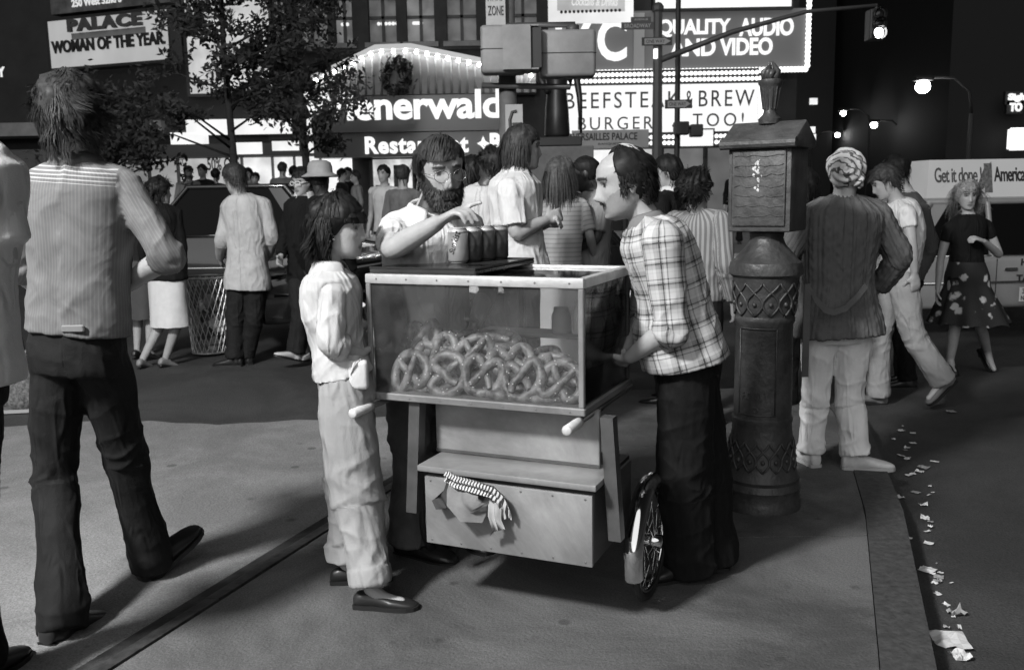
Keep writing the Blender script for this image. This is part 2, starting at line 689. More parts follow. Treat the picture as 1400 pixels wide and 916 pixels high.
# tall lit billboard behind the first tree
t, W, H = sign("lit_billboard", "tall pale lit billboard showing through the tree crown", "billboard", 252, -120, 366, 128, 25.6)
m = MB(); m.box(0, W, 0, .3, 0, H); m.obj("panel", EM("billboard_face", .55, noise=(1.5, .3)), t)
frame_boxes(W, H, .08, -.04, .32).obj("frame", TRIM, t)
m = MB()
for i in range(5):
    m.box(W * .15, W * (.5 + .08 * i), -.012, -.004, H * (.42 + .035 * i), H * (.435 + .035 * i))
m.obj("printed_lines", M("print_grey", .25), t)

# shop with lit fascia signs behind the trees
t, h, m = bld("fashion_shop", "lit shop with bright fascia signs under the trees", 100, 505, 25.5, 6, 6, DARKWALL)
z = lambda py: P(350, py, 25.5).z - .29
m.box(-h, h, 0.6, 5, 0, 5.4)
m.obj("wall", DARKWALL, t)
m = MB(); m.box(-h, h, 0, .6, z(214), z(196)); m.box(-h, h, 0.1, .6, z(180), z(176)); m.obj("fascia", TRIM, t)
s = P(351, 260, 25.5).x - P(350, 260, 25.5).x
ox = P(302.5, 260, 25.5).x
xx = lambda px: (P(px, 260, 25.5).x - t.location.x)
for (a, b, c, d) in ((262, 400, 183, 163), (425, 472, 186, 163), (240, 285, 180, 196)):
    m = MB(); m.box(xx(a), xx(b), -.1, 0.3, z(c), z(d)); m.obj("light_box", SIGNLIT, t)
for (a, b, c, d) in ((325, 362, 211, 195), (376, 412, 207, 194), (424, 476, 211, 195)):
    m = MB(); m.box(xx(a), xx(b), -.06, -.002, z(c), z(d)); m.obj("light_box", SIGNLIT, t)
for i, (a, b) in enumerate(((120, 200), (203, 240), (243, 328), (331, 370), (373, 400), (403, 436), (439, 480))):
    m = MB(); m.box(xx(a), xx(b), 0.3, .36, .35, z(215)); 
    pn = m.obj("shop_window", EM("shop_lit_%d" % i, (.16, .3, .5, .8, .9, .95, .95)[i], noise=(1.3, .35)), t)
    m = MB(); m.box(xx(a) - .03, xx(a), .1, .4, .2, z(215)); m.obj("mullion", TRIM, t)
lettering("lettering", "50% OFF", xx(281), z(232), xx(325) - xx(281), .35, M("shop_print", .06), t, .29, .008, .02)

# ------------------------------------------------------------------ Wienerwald restaurant
YW = 25.0
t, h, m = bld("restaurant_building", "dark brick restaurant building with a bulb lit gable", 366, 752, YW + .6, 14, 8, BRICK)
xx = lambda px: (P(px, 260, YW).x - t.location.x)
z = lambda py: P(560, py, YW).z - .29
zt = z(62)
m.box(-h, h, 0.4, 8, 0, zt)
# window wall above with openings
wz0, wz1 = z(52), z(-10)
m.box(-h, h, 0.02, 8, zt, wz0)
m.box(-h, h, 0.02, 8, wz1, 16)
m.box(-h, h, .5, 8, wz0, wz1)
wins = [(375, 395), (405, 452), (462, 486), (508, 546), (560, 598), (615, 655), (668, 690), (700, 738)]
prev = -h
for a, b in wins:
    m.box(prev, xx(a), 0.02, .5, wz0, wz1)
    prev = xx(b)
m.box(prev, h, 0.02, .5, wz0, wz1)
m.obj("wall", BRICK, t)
for i, (a, b) in enumerate(wins):
    m = MB(); m.box(xx(a), xx(b), .3, .34, wz0, wz1)
    wo = m.obj("window", (EM("dim_window_a", .13, noise=(2.2, .6)), EM("dim_window_b", .07, noise=(3, .6)))[i % 2], t)
    m = MB(); m.box(xx(a), xx(b), .2, .28, z(18), z(14)); m.box((xx(a) + xx(b)) / 2 - .04, (xx(a) + xx(b)) / 2 + .04, .2, .285, wz0, wz1)
    m.obj("sash", TRIM, wo)
    m = MB(); m.box(xx(a) - .1, xx(b) + .1, -.08, .015, wz0 - .14, wz0 - .02); m.obj("sill", STONE, wo)
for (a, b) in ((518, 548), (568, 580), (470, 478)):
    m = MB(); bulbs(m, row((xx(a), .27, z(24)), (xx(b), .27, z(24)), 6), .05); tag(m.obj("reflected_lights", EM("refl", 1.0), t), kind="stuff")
# gable
apexx = xx(566)
gl, gr = xx(432), xx(735)
ga, gb = xx(520), xx(568)
GAB = M("gable_cloth", .20, .75, (1.2, .3), (6, .5))
poly = [(gl, z(128)), (gr, z(128)), (gr, z(106)), (gb, z(70)), (ga, z(70)), (gl, z(106))]
m = MB(); m.prism(poly, -.35, .4); gab_ = m.obj("gable", GAB, t)
m = MB()
for xk in np.arange(gl + .15, gr - .1, .21):
    zk = float(np.interp(xk, [gl, ga, gb, gr], [z(106), z(70), z(70), z(106)]))
    m.tube([(xk, -.36, z(127)), (xk, -.36, zk - .03)], .035, 6)
tag(m.obj("cloth_ribs", GAB, gab_, True), kind="stuff")
m = MB()
seg = [((gl, z(108)), (ga, z(67))), ((ga, z(67)), (gb, z(66))), ((gb, z(66)), (gr, z(104)))]
for k, ((xa, za), (xb, zb_)) in enumerate(seg):
    m.add([(xa, -.6, za), (xb, -.6, zb_), (xb, -.6, zb_ + .12), (xa, -.6, za + .12), (xa, .3, za), (xb, .3, zb_), (xb, .3, zb_ + .12), (xa, .3, za + .12)],
          [(0, 1, 2, 3), (3, 2, 6, 7), (4, 7, 6, 5), (0, 4, 5, 1), (0, 3, 7, 4), (1, 5, 6, 2)])
m.obj("gable_edge", EM("gable_tube", .5), t)
m = MB()
for (xa, za), (xb, zb_) in seg:
    L_ = math.hypot(xb - xa, zb_ - za)
    bulbs(m, row((xa, -.5, za - .06), (xb, -.5, zb_ - .06), int(L_ / .26)), .05)
tag(m.obj("gable_bulbs", BULB, t), kind="stuff")
# wreath on the gable
m = MB()
cx, cz = xx(547), z(104)
for i in range(240):
    a = rng.rand() * 6.283
    r_ = .40 + rng.randn() * .10
    c = Vector((cx + r_ * math.cos(a) * .8, -.45 + rng.randn() * .06, cz + r_ * math.sin(a)))
    d1 = Vector(rng.randn(3)).normalized() * .11
    d2 = Vector(rng.randn(3)).normalized() * .05
    m.add([c - d1, c - d2, c + d1, c + d2], [(0, 1, 2, 3)])
tag(m.obj("wreath", M("wreath_leaf", .02, .7), t), kind="stuff")
# sign bands
m = MB(); m.box(xx(430), xx(690), -.5, .4, z(172), z(130)); m.box(xx(430), xx(690), -.45, .4, z(214), z(180)); m.box(xx(430), xx(690), -.6, .4, z(180), z(172))
m.obj("sign_band", M("sign_band_dark", .05, .35), t)
lettering("lettering", "Wienerwald", xx(418), z(164), xx(688) - xx(418), z(124) - z(164), NEON, t, -.56, .08, .028, .98)
lettering("lettering", "Restaurant", xx(501), z(210), xx(642) - xx(501), z(186) - z(210), NEON, t, -.5, .06, .035, 1.1)
m = MB(); sx, sz = xx(662), z(198)
m.prism([(sx, sz - .2), (sx + .06, sz - .06), (sx + .17, sz), (sx + .06, sz + .06), (sx, sz + .2), (sx - .06, sz + .06), (sx - .17, sz), (sx - .06, sz - .06)], -.52, -.46)
m.obj("star", NEON, t)
lettering("lettering", "B", xx(671), z(209), xx(687) - xx(671), z(184) - z(209), NEON, t, -.5, .06, .05)
for i, (a, b) in enumerate(((505, 560), (565, 600), (605, 640), (645, 690), (700, 745))):
    m = MB(); m.box(xx(a), xx(b), .25, .3, .3, z(216)); m.obj("shop_window", EM("rest_lit_%d" % i, (.75, .35, .5, .9, .25)[i], noise=(2.2, .5)), t)
    m = MB(); m.box(xx(a) - .08, xx(a), .1, .39, .0, z(215)); m.obj("post", TRIM, t)
m = MB()
for i in range(14):
    px = 508 + i * 13
    m.box(xx(px), xx(px) + .09 + .1 * rng.rand(), .2, .245, .6 + rng.rand() * .5, 1.3 + rng.rand() * 1.1)
m.obj("window_display", M("display", .08), t)

# ------------------------------------------------------------------ NYC corner with marquee signs
YN = 28.0
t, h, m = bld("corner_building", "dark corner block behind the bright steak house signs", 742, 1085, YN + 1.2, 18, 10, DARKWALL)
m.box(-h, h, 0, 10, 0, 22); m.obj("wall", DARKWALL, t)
xx = lambda px: (P(px, 260, YN + 1.2).x - t.location.x)
z = lambda py: P(900, py, YN + 1.2).z - .29
for i, (a, b, s_) in enumerate(((752, 800, .9), (803, 852, 1.0), (855, 892, .6), (906, 960, .12), (965, 1035, .08))):
    m = MB(); m.box(xx(a), xx(b), -.05, -.01, .4, z(204)); m.obj("shop_window", EM("corner_lit_%d" % i, s_, noise=(1.5, .3)), t)
    m = MB(); m.box(xx(a) - .1, xx(a), -.2, -.002, 0, z(200)); m.obj("pier", TRIM, t)

t, W, H = sign("audio_video_sign", "big grey sign with white letters Quality Audio and Video edged with bulbs", "sign", 806, 14, 1104, 96, YN)
m = MB(); m.box(0, W, 0, .5, 0, H); m.obj("panel", EM("audio_panel", .055, noise=(.8, .2)), t)
k = W / 298
lettering("lettering", "QUALITY", 94 * k, H * .545, 98 * k, H * .30, NEON, t, -.01, .05, .030, .98)
lettering("lettering", "AUDIO", 204 * k, H * .545, 74 * k, H * .30, NEON, t, -.01, .05, .030, .98)
lettering("lettering", "AND", 110 * k, H * .23, 62 * k, H * .29, NEON, t, -.01, .05, .030, .98)
lettering("lettering", "VIDEO", 178 * k, H * .23, 72 * k, H * .29, NEON, t, -.01, .05, .030, .98)
m = MB(); bulbs(m, row((0, -.06, -.04), (W, -.06, -.04), 62), .085); bulbs(m, row((W, -.06, 0), (W, -.06, H + 3), 36), .085)
tag(m.obj("edge_bulbs", EM("edge_bulb", 2.2), t), kind="stuff")
for q_, (c_, x_) in enumerate((("N", -78), ("Y", -34), ("C", 10))):
    lettering("letter", c_, x_ * k, H * .16, 40 * k, H * .72, NEON, t, -.12, .05, .03)
m = MB(); m.box(-60 * k, 0, -.05, .4, -.02, H * 1.1); m.obj("side_panel", EM("nyc_panel", .12, noise=(.8, .3)), t)
m = MB(); m.box(60 * k, 74 * k, -.16, -.06, H * .02, H * .95); m.obj("white_post", M("white_post", .5), t)

t, W, H = sign("top_billboard", "overexposed white billboard above the audio sign", "billboard", 896, -60, 1083, 11, YN - .2)
m = MB(); m.box(0, W, 0, .4, 0, H); m.obj("panel", EM("white_face", 1.1), t)
frame_boxes(W, H, .06, -.03, .42).obj("frame", TRIM, t)
t, W, H = sign("script_billboard", "slanted bright billboard with faint script lines", "billboard", 743, -90, 868, 30, YN - 1.5, R(8))
m = MB(); m.box(0, W, 0, .3, 0, H); m.obj("panel", EM("script_face", .85, noise=(.6, .2)), t)
m = MB(); m.box(W * .14, W * .90, -.02, -.003, H * .12, H * .5); m.obj("grey_field", EM("script_field", .42, noise=(1, .3)), t)
lettering("lettering", "Cocktails & Drinks", W * .3, H * .18, W * .52, H * .10, EM("script_letter", .8), t, -.022, .02, .01, 1, None, .3)
m = MB(); bulbs(m, row((W * .16, -.06, H * .10), (W * .86, -.06, H * .13), 15), .045); tag(m.obj("dark_studs", TRIM, t), kind="stuff")

t, W, H = sign("steak_house_marquee", "glowing white marquee reading Beefsteak and Brew, Burger too, edged with bulbs", "sign", 775, 116, 1036, 181, YN - 1.0)
k = W / 261
m = MB(); m.box(0, W, 0, .5, 0, H); m.obj("panel", EM("steak_face", 1.05, noise=(.9, .08)), t)
GL = M("marquee_grey_letter", .10, .6)
for s_, x_, w_ in (("BEEFSTEAK", -2, 156), ("&", 162, 10), ("BREW", 180, 76)):
    lettering("lettering", s_, x_ * k, H * .52, w_ * k, H * .34, GL, t, -.01, .015, .004, 1.25)
lettering("lettering", "BURGER", 15 * k, H * .07, 103 * k, H * .27, GL, t, -.01, .015, .004, 1.3)
lettering("lettering", "TOO!", 172 * k, H * .10, 70 * k, H * .28, GL, t, -.01, .015, .004, 1.4)
m = MB(); m.add([(W, 0, 0), (W + 27 * k, 1.4, -.02), (W + 27 * k, 1.4, H), (W, 0, H), (W, .5, 0), (W + 27 * k, 1.9, 0), (W + 27 * k, 1.9, H), (W, .5, H)],
                [(0, 1, 2, 3), (4, 7, 6, 5), (3, 2, 6, 7), (0, 4, 5, 1), (1, 5, 6, 2)])
m.obj("end_panel", EM("steak_end", .25, noise=(2, .5)), t)
m = MB()
for zz in (H + .12, -.14):
    for off in (0, .17):
        bulbs(m, row((0, -.05, zz + off * (1 if zz > 0 else -1)), (W, -.05, zz + off * (1 if zz > 0 else -1)), 44), .062)
for q in range(3):
    f0 = .15 + q * .3
    bulbs(m, row((W + 27 * k * f0, 1.4 * f0 - .05, 0), (W + 27 * k * f0, 1.4 * f0 - .05, H + .2), 13), .07)
bulbs(m, row((-24 * k, .3, -.2), (-24 * k, .3, H + .1), 16), .08)
tag(m.obj("edge_bulbs", EM("steak_bulb", 2.0), t), kind="stuff")
m = MB(); m.box(-28 * k, W + .02, .02, .55, H + .0, H + .42); m.box(-28 * k, W, .02, .55, -.42, 0); m.box(-28 * k, -.0, .4, .56, -.42, H + .4); m.obj("housing", TRIM, t)
t, W, H = sign("banquet_hall_sign", "grey sign board reading Versailles Palace under the marquee", "sign", 782, 178, 887, 202, YN - 1.2)
m = MB(); m.box(0, W, 0, .1, 0, H); m.obj("panel", EM("versailles_panel", .10, noise=(2, .2)), t)
lettering("lettering", "VERSAILLES PALACE", W * .01, H * .42, W * .84, H * .42, DK, t, -.006, .012, .02)
lettering("lettering", "BANQUETS", W * .34, H * .14, W * .3, H * .13, DK, t, -.006, .012, .01)
t, W, H = sign("corner_light_box", "white lit box sign under the marquee end", "sign", 930, 178, 975, 200, YN - 1.1)
m = MB(); m.box(0, W, 0, .2, 0, H); m.obj("panel", EM("box_face", 1.0), t)
frame_boxes(W, H, .04, -.02, .22).obj("frame", TRIM, t)

# ------------------------------------------------------------------ dark canyon on the right
for i, (x0, x1, Y, zt, lab) in enumerate(((1085, 1135, 60, 24, "tall dark tower beyond the steak house corner"), (1118, 1215, 130, 62, "far dark high rise with a few lit windows"),
                                    (1290, 1430, 46, 26, "dark building on the right side of the avenue"), (1215, 1300, 210, 45, "distant low dark block down the avenue"))):
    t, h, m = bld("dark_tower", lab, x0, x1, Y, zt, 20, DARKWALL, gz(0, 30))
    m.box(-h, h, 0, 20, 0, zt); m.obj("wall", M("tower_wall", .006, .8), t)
    if i == 1:
        for (px, py) in ((1221 - 18, 28), (1201, 24), (1195, 26), (1205, 58), (1197, 60), (1204, 74), (1196, 74), (1180, 40)):
            c = P(px, py, Y)
            m = MB(); m.box(c.x - t.location.x - .5, c.x - t.location.x + .5, -.06, -.01, c.z - t.location.z - .4, c.z - t.location.z + .4); m.obj("window", LITDIM, t)
    if i == 0:
        for (px, py) in ((1112, 139), (1109, 178), (1110, 188), (1094, 60), (1096, 200)):
            c = P(px, py, Y)
            m = MB(); m.box(c.x - t.location.x - .25, c.x - t.location.x + .25, -.06, -.01, c.z - t.location.z - .2, c.z - t.location.z + .2); m.obj("window", LIT, t)
for (txt, x0, y0, x1, y1, Y, s_, lab) in (("Sights", 1378, 128, 1412, 140, 45, 1.2, "white neon word on the dark right hand building"), ("TO", 1380, 141, 1397, 153, 45, 1.2, "short white neon word TO below another"),
                                         ("JVC", 1168, 22, 1192, 40, 129, 1.0, "far white neon lettering beside the traffic light")):
    t, W, H = sign("neon_word", lab, "sign", x0, y0, x1, y1, Y)
    m = MB(); m.box(-.1, W + .1, .05, .25, -.1, H + .1); m.obj("backing", TRIM, t)
    lettering("lettering", txt, 0, 0, W, H, EM("neon_far", s_), t, 0, .06, .05)
t, W, H = sign("lit_square_sign", "square white lit sign low on the right hand building", "sign", 1380, 177, 1400, 204, 45)
m = MB(); m.box(0, W, 0, .2, 0, H); m.obj("panel", EM("square_face", 1.6), t)
m = MB(); bulbs(m, row((0, -.05, 0), (0, -.05, H), 9) + row((W, -.05, 0), (W, -.05, H), 9) + row((0, -.05, H), (W, -.05, H), 7) + row((0, -.05, 0), (W, -.05, 0), 7), .07); tag(m.obj("edge_bulbs", EM("edge_bulb", 2.2), t), kind="stuff")
for (x0, y0, x1, y1, Y, lab) in ((1250, 200, 1298, 214, 90, "long white lit sign far down the avenue"), (1266, 189, 1284, 198, 95, "short white lit sign above the long one"),
                                 (1287, 165, 1291, 176, 90, "small upright lit sign far down the avenue"), (1168, 212, 1172, 226, 120, "thin lit strip sign down the avenue"), (1176, 199, 1179, 222, 125, "tall thin lit strip sign down the avenue"),
                                 (1211, 196, 1214, 204, 125, "tiny lit strip sign beside the lamps")):
    t, W, H = sign("far_lit_sign", lab, "sign", x0, y0, x1, y1, Y)
    m = MB(); m.box(0, W, 0, .5, 0, H); m.obj("panel", EM("far_face", 1.8), t)
    m = MB(); m.box(W * .45, W * .55 + .1, .1, .4, -t.location.z, 0); m.obj("post", TRIM, t)

# ------------------------------------------------------------------ distant street lamps
def street_lamp(px, py, Y, r, label, side=1, e=60):
    c = P(px, py, Y)
    gzv = gz(c.x, Y)
    t = thing("street_lamp", label, "street lamp", (c.x + side * 1.6, Y, gzv), 0, "street lamps along the avenue")
    Hh = c.z - gzv
    m = MB()
    m.lathe([(.16, 0), (.16, .6), (.10, .7), (.07, Hh - 1)], 10)
    m.tube([(0, 0, Hh - 1), (-side * .1, 0, Hh - .3), (-side * .6, 0, Hh + .12), (-side * 1.3, 0, Hh + .16)], .05, 6)
    m.obj("pole", M("far_pole", .006, .9), t, True)
    m = MB(); m.bbox(-side * 1.6 - .3, -side * 1.6 + .3, -.15, .15, Hh + .04, Hh + .2, .05); m.obj("lamp_head", MATS["far_pole"], t, True)
    m = MB(); m.ball((-side * 1.6, 0, Hh - r * .6), r, 18, 12, (1, 1, .95)); m.obj("lens", EM("lamp_lens", e), t, True)


street_lamp(1262, 113, 30, .22, "street lamp with the largest white glow, over the taxi sign", 1)
street_lamp(1195, 169, 52, .17, "single street lamp between the paired lamps and the largest one", 1)
street_lamp(1153, 153, 56, .15, "upper of two paired street lamps past the corner", 1)
street_lamp(1145, 183, 60, .15, "lower of two paired street lamps past the corner", -1)

# ------------------------------------------------------------------ unseen lamp, inferred from those down the avenue, added to light the corner
t = thing("street_lamp", "unseen street lamp added left of the frame to light the corner", "street lamp", (-5.4, -1.3, -0.02), R(20), "street lamps along the avenue")
m = MB(); m.lathe([(.16, 0), (.16, .6), (.10, .7), (.07, 5.4)], 12); m.tube([(0, 0, 5.3), (.15, 0, 5.9), (.6, 0, 6.25), (1.2, 0, 6.3)], .05, 8); m.obj("pole", GREYMET, t, True)
m = MB(); m.bbox(1.15, 1.85, -.17, .17, 6.2, 6.38, .06); m.obj("lamp_head", GREYMET, t, True)
m = MB(); m.ball((1.5, 0, 6.16), .13, 14, 8, (1.4, 1, .6)); m.obj("lens", EM("lamp_lens", 60), t, True)
ld = bpy.data.lights.new("added_lamp_light", 'SPOT')
ld.energy = 2800
ld.spot_size = R(160)
ld.spot_blend = 0.6
ld.shadow_soft_size = 0.5
lo = bpy.data.objects.new("added_lamp_light", ld)
lo.location = (1.5, 0, 6.02)
lo.rotation_euler = Vector((0.55, 0.45, -1)).to_track_quat('-Z', 'Y').to_euler()
link(lo, t)

# ------------------------------------------------------------------ signal pole with two walk signals, tow sign
YP = 7.4
base = P(697, 300, YP)
t = thing("signal_pole", "grey steel signal pole behind the man in the white polo shirt", "pole", (base.x, YP, gz(base.x, YP)))
m = MB(); m.lathe([(.16, 0), (.16, .25), (.075, .35), (.062, 4.6)], 16); m.obj("shaft", M("pole_grey", .11, .45, (9, .3)), t, True)
zz = lambda py: P(740, py, YP).z - t.location.z
xp = lambda px: P(px, 100, YP).x - base.x
m = MB(); m.tube([(0, -.1, zz(38)), (xp(785), -.1, zz(38)), (xp(785), -.1, zz(48))], .022, 8); m.tube([(-.2, -.1, zz(118)), (xp(778), -.1, zz(122)), (xp(778), -.1, zz(112))], .022, 8)
m.lathe([(.05, 0), (.05, .06)], 8, Matrix.Translation((xp(782), -.1, zz(50)))); m.obj("bracket", M("bracket", .05, .5), t, True)
SIGH = M("signal_housing", .20, .55, (6, .18), (30, .1))
for k, (x0, x1, y0, y1, lab) in enumerate(((659, 718, 42, 106, "left walk signal with a deep hood"), (737, 811, 48, 111, "right walk signal seen from behind"))):
    m = MB(); yy = -.30 if k == 0 else -.25
    m.bbox(xp(x0), xp(x1), yy, yy + .2, zz(y1), zz(y0), .03, 3)
    b_ = m.obj("walk_signal", SIGH, t, True, 40); b_["label"] = lab
    m = MB(); m.box(xp(x0) - .003, xp(x1) + .003, yy - .004, yy + .19, zz((y0 + y1) / 2) - .003, zz((y0 + y1) / 2) + .003); m.obj("seam", TRIM, b_)
    if k == 0:
        m = MB()
        xa, xb, za, zb_ = xp(690), xp(735), zz(103), zz(45)
        for (a, b, c, d) in ((xa, xb, zb_ - .01, zb_), (xa, xb, za, za + .01), (xa - .01, xa, za, zb_)):
            m.box(a, b, -.36, -.1, c, d)
        m.add([(xa, -.36, za), (xb - .06, -.36, za), (xb - .06, -.36, zb_), (xa, -.36, zb_)], [(0, 1, 2, 3)])
        m.box(xa, xb - .06, -.37, -.355, za, zb_)
        m.obj("hood", SIGH, b_)
        m = MB(); m.box(xb - .07, xb + .02, -.34, -.12, za + .015, zb_ - .015); m.obj("hood_mouth", BLACK, b_)
tt, W, H = sign("tow_sign", "white tow away zone sign high on the signal pole", "sign", 664, -26, 691, 40, YP - .12)
m = MB(); m.bbox(0, W, 0, .006, 0, H, .002, 1); m.obj("plate", M("sign_white", .32, .5, (6, .15)), tt)
for i, s_ in enumerate(("ZONE", "AWAY", "TOW")):
    lettering("lettering", s_, W * .1, H * (.28 + .3 * i), W * .8, H * .2, M("sign_black", .03), tt, -.002, .003, .012)
tt, W, H = sign("arrow_sign", "small pale parking sign low on the signal pole", "sign", 691, 143, 715, 195, YP - .12)
m = MB(); m.bbox(0, W, 0, .006, 0, H, .002, 1); m.obj("plate", MATS["sign_white"], tt)
m = MB(); m.tube([(W * .3, -.004, H * .2), (W * .25, -.004, H * .6), (W * .4, -.004, H * .8), (W * .65, -.004, H * .82)], .012, 6); m.box(W * .4, W * .85, -.006, -.001, H * .45, H * .52); m.box(W * .45, W * .85, -.006, -.001, H * .25, H * .3); m.obj("printed_arrow", M("sign_black", .03), tt)

# statue on a plinth beyond
YS = 16.0
c = P(765, 192, YS)
t = thing("bronze_statue", "dark bronze figure in a long coat on a stone plinth", "statue", (c.x, YS, gz(c.x, YS)))
zb0 = c.z - t.location.z
m = MB(); m.bbox(-.55, .55, -.4, .4, 0, zb0 - .12, .02); m.obj("plinth", STONE, t)
m = MB(); m.bbox(-.42, .36, -.35, .35, zb0 - .117, zb0 + .04, .02); m.obj("base_plate", BLACK, t)
BRZ = M("bronze", .02, .4, (8, .3))
m = MB()
m.lathe([(.19, .04), (.22, .1), (.2, .5), (.17, .8), (.2, 1.1), (.22, 1.32), (.12, 1.42), (.07, 1.46), (.09, 1.55), (.1, 1.65), (.06, 1.74)], 14, Matrix.Translation((-.04, 0, zb0)))
m.tube([(-.22, 0, zb0 + 1.32), (-.32, -.06, zb0 + 1.0), (-.2, -.2, zb0 + .78)], [.08, .065, .05], 8)
m.tube([(.15, 0, zb0 + 1.32), (.3, -.03, zb0 + 1.02), (.34, -.1, zb0 + .7), (.36, -.12, zb0 + .1)], [.08, .06, .05, .02], 8)
m.obj("figure", BRZ, t, True)

# street name pole with mast arm and traffic light
YT = 18.5
b0 = P(898, 250, YT)
t = thing("street_sign_pole", "street name pole with a long mast arm and hanging traffic light", "pole", (b0.x, YT, gz(b0.x, YT)))
zz = lambda py: P(898, py, YT).z - t.location.z
xp = lambda px: P(px, 100, YT).x - b0.x
m = MB(); m.lathe([(.2, 0), (.2, .8), (.11, 1.0), (.085, zz(12))], 8); m.ball((0, 0, zz(12)), .12, 8, 5); m.obj("shaft", M("pole_dim", .07, .5), t)
arm_e = P(1198, 8, YT)
m = MB(); m.tube([(0, 0, zz(84)), (xp(1000), 0, zz(46)), (xp(1100), 0, zz(20)), (arm_e.x - b0.x, 0, arm_e.z - t.location.z)], [.06, .05, .04, .035], 8); m.obj("mast_arm", M("pole_dim", .07), t, True)
tx = arm_e.x - b0.x
tzz = lambda py: P(1198, py, YT).z - t.location.z
m = MB(); m.bbox(tx - .16, tx + .16, -.15, .15, tzz(56), tzz(14), .03); m.tube([(tx, 0, tzz(14)), (tx, 0, tzz(6))], .03, 6)
for i in range(3):
    zc_ = tzz(22 + 12.5 * i)
    m.tube([(tx, -.15, zc_), (tx, -.28, zc_ - .01)], .125, 12, caps=False)
tl = m.obj("traffic_light", M("signal_dark", .03, .5), t)
for i in range(3):
    zc_ = tzz(22 + 12.5 * i)
    m = MB(); m.ball((tx, -.15, zc_), .105, 12, 6, (1, .4, 1)); m.obj("lens", EM("signal_on", 14) if i == 2 else M("signal_lens", .02, .2), tl, True)
SGN = M("street_sign_dark", .05, .4)
for (nm, x0, x1, y0, y1, s_, lm) in (("name_plate", 849, 893, 31, 41, "BROADWAY", .35), ("name_plate", 862, 889, 24, 31, "AVENUE", .3)):
    m = MB(); m.box(xp(x0), xp(x1), -.06, -.03, zz(y1), zz(y0)); pl = m.obj(nm, SGN, t)
    lettering("lettering", s_, xp(x0) + .06, zz(y1) + .03, xp(x1) - xp(x0) - .12, (zz(y0) - zz(y1)) - .06, M("plate_letter", lm), pl, -.061, .004, .01)
for (x0, x1, y0, y1, dx) in ((876, 917, 53, 64, 0), (908, 945, 138, 150, 0)):
    m = MB(); m.box(xp(x0), xp(x1), -.14, -.11, zz(y1), zz(y0)); pl = m.obj("one_way_plate", M("one_way_black", .03), t)
    m = MB(); zm, hh = (zz(y0) + zz(y1)) / 2, (zz(y0) - zz(y1)) * .36
    m.prism([(xp(x0) + .05, zm - hh), (xp(x1) - .16, zm - hh), (xp(x1) - .16, zm - hh * 1.25), (xp(x1) - .03, zm), (xp(x1) - .16, zm + hh * 1.25), (xp(x1) - .16, zm + hh), (xp(x0) + .05, zm + hh)], -.146, -.1405)
    ar = m.obj("arrow", M("arrow_white", .3), pl)
    lettering("lettering", "ONE WAY", xp(x0) + .08, zm - hh * .6, (xp(x1) - xp(x0)) * .62, hh * 1.2, M("one_way_black", .03), pl, -.1475, .003, .012)
m = MB(); m.box(xp(892), xp(897), -.2, -.1, zz(82), zz(69)); m.obj("lit_signal", EM("small_lit", 1.6), t)

b1 = P(925, 250, 22)
t = thing("slim_signal_pole", "slim dark pole with two small signal boxes beside the street name pole", "pole", (b1.x, 22, gz(b1.x, 22)))
zz = lambda py: P(925, py, 22).z - t.location.z
xp = lambda px: P(px, 100, 22).x - b1.x
m = MB(); m.lathe([(.12, 0), (.07, .5), (.06, zz(-40))], 8); m.obj("shaft", TRIM, t)
for (x0, x1, y0, y1) in ((919, 939, 168, 186), (941, 958, 172, 189)):
    m = MB(); m.bbox(xp(x0), xp(x1), -.4, -.15, zz(y1), zz(y0), .03); m.box(xp(x0), 0.02, -.2, -.05, zz(y0) - .1, zz(y0) - .05); m.obj("signal_box", M("signal_dark", .03), t)


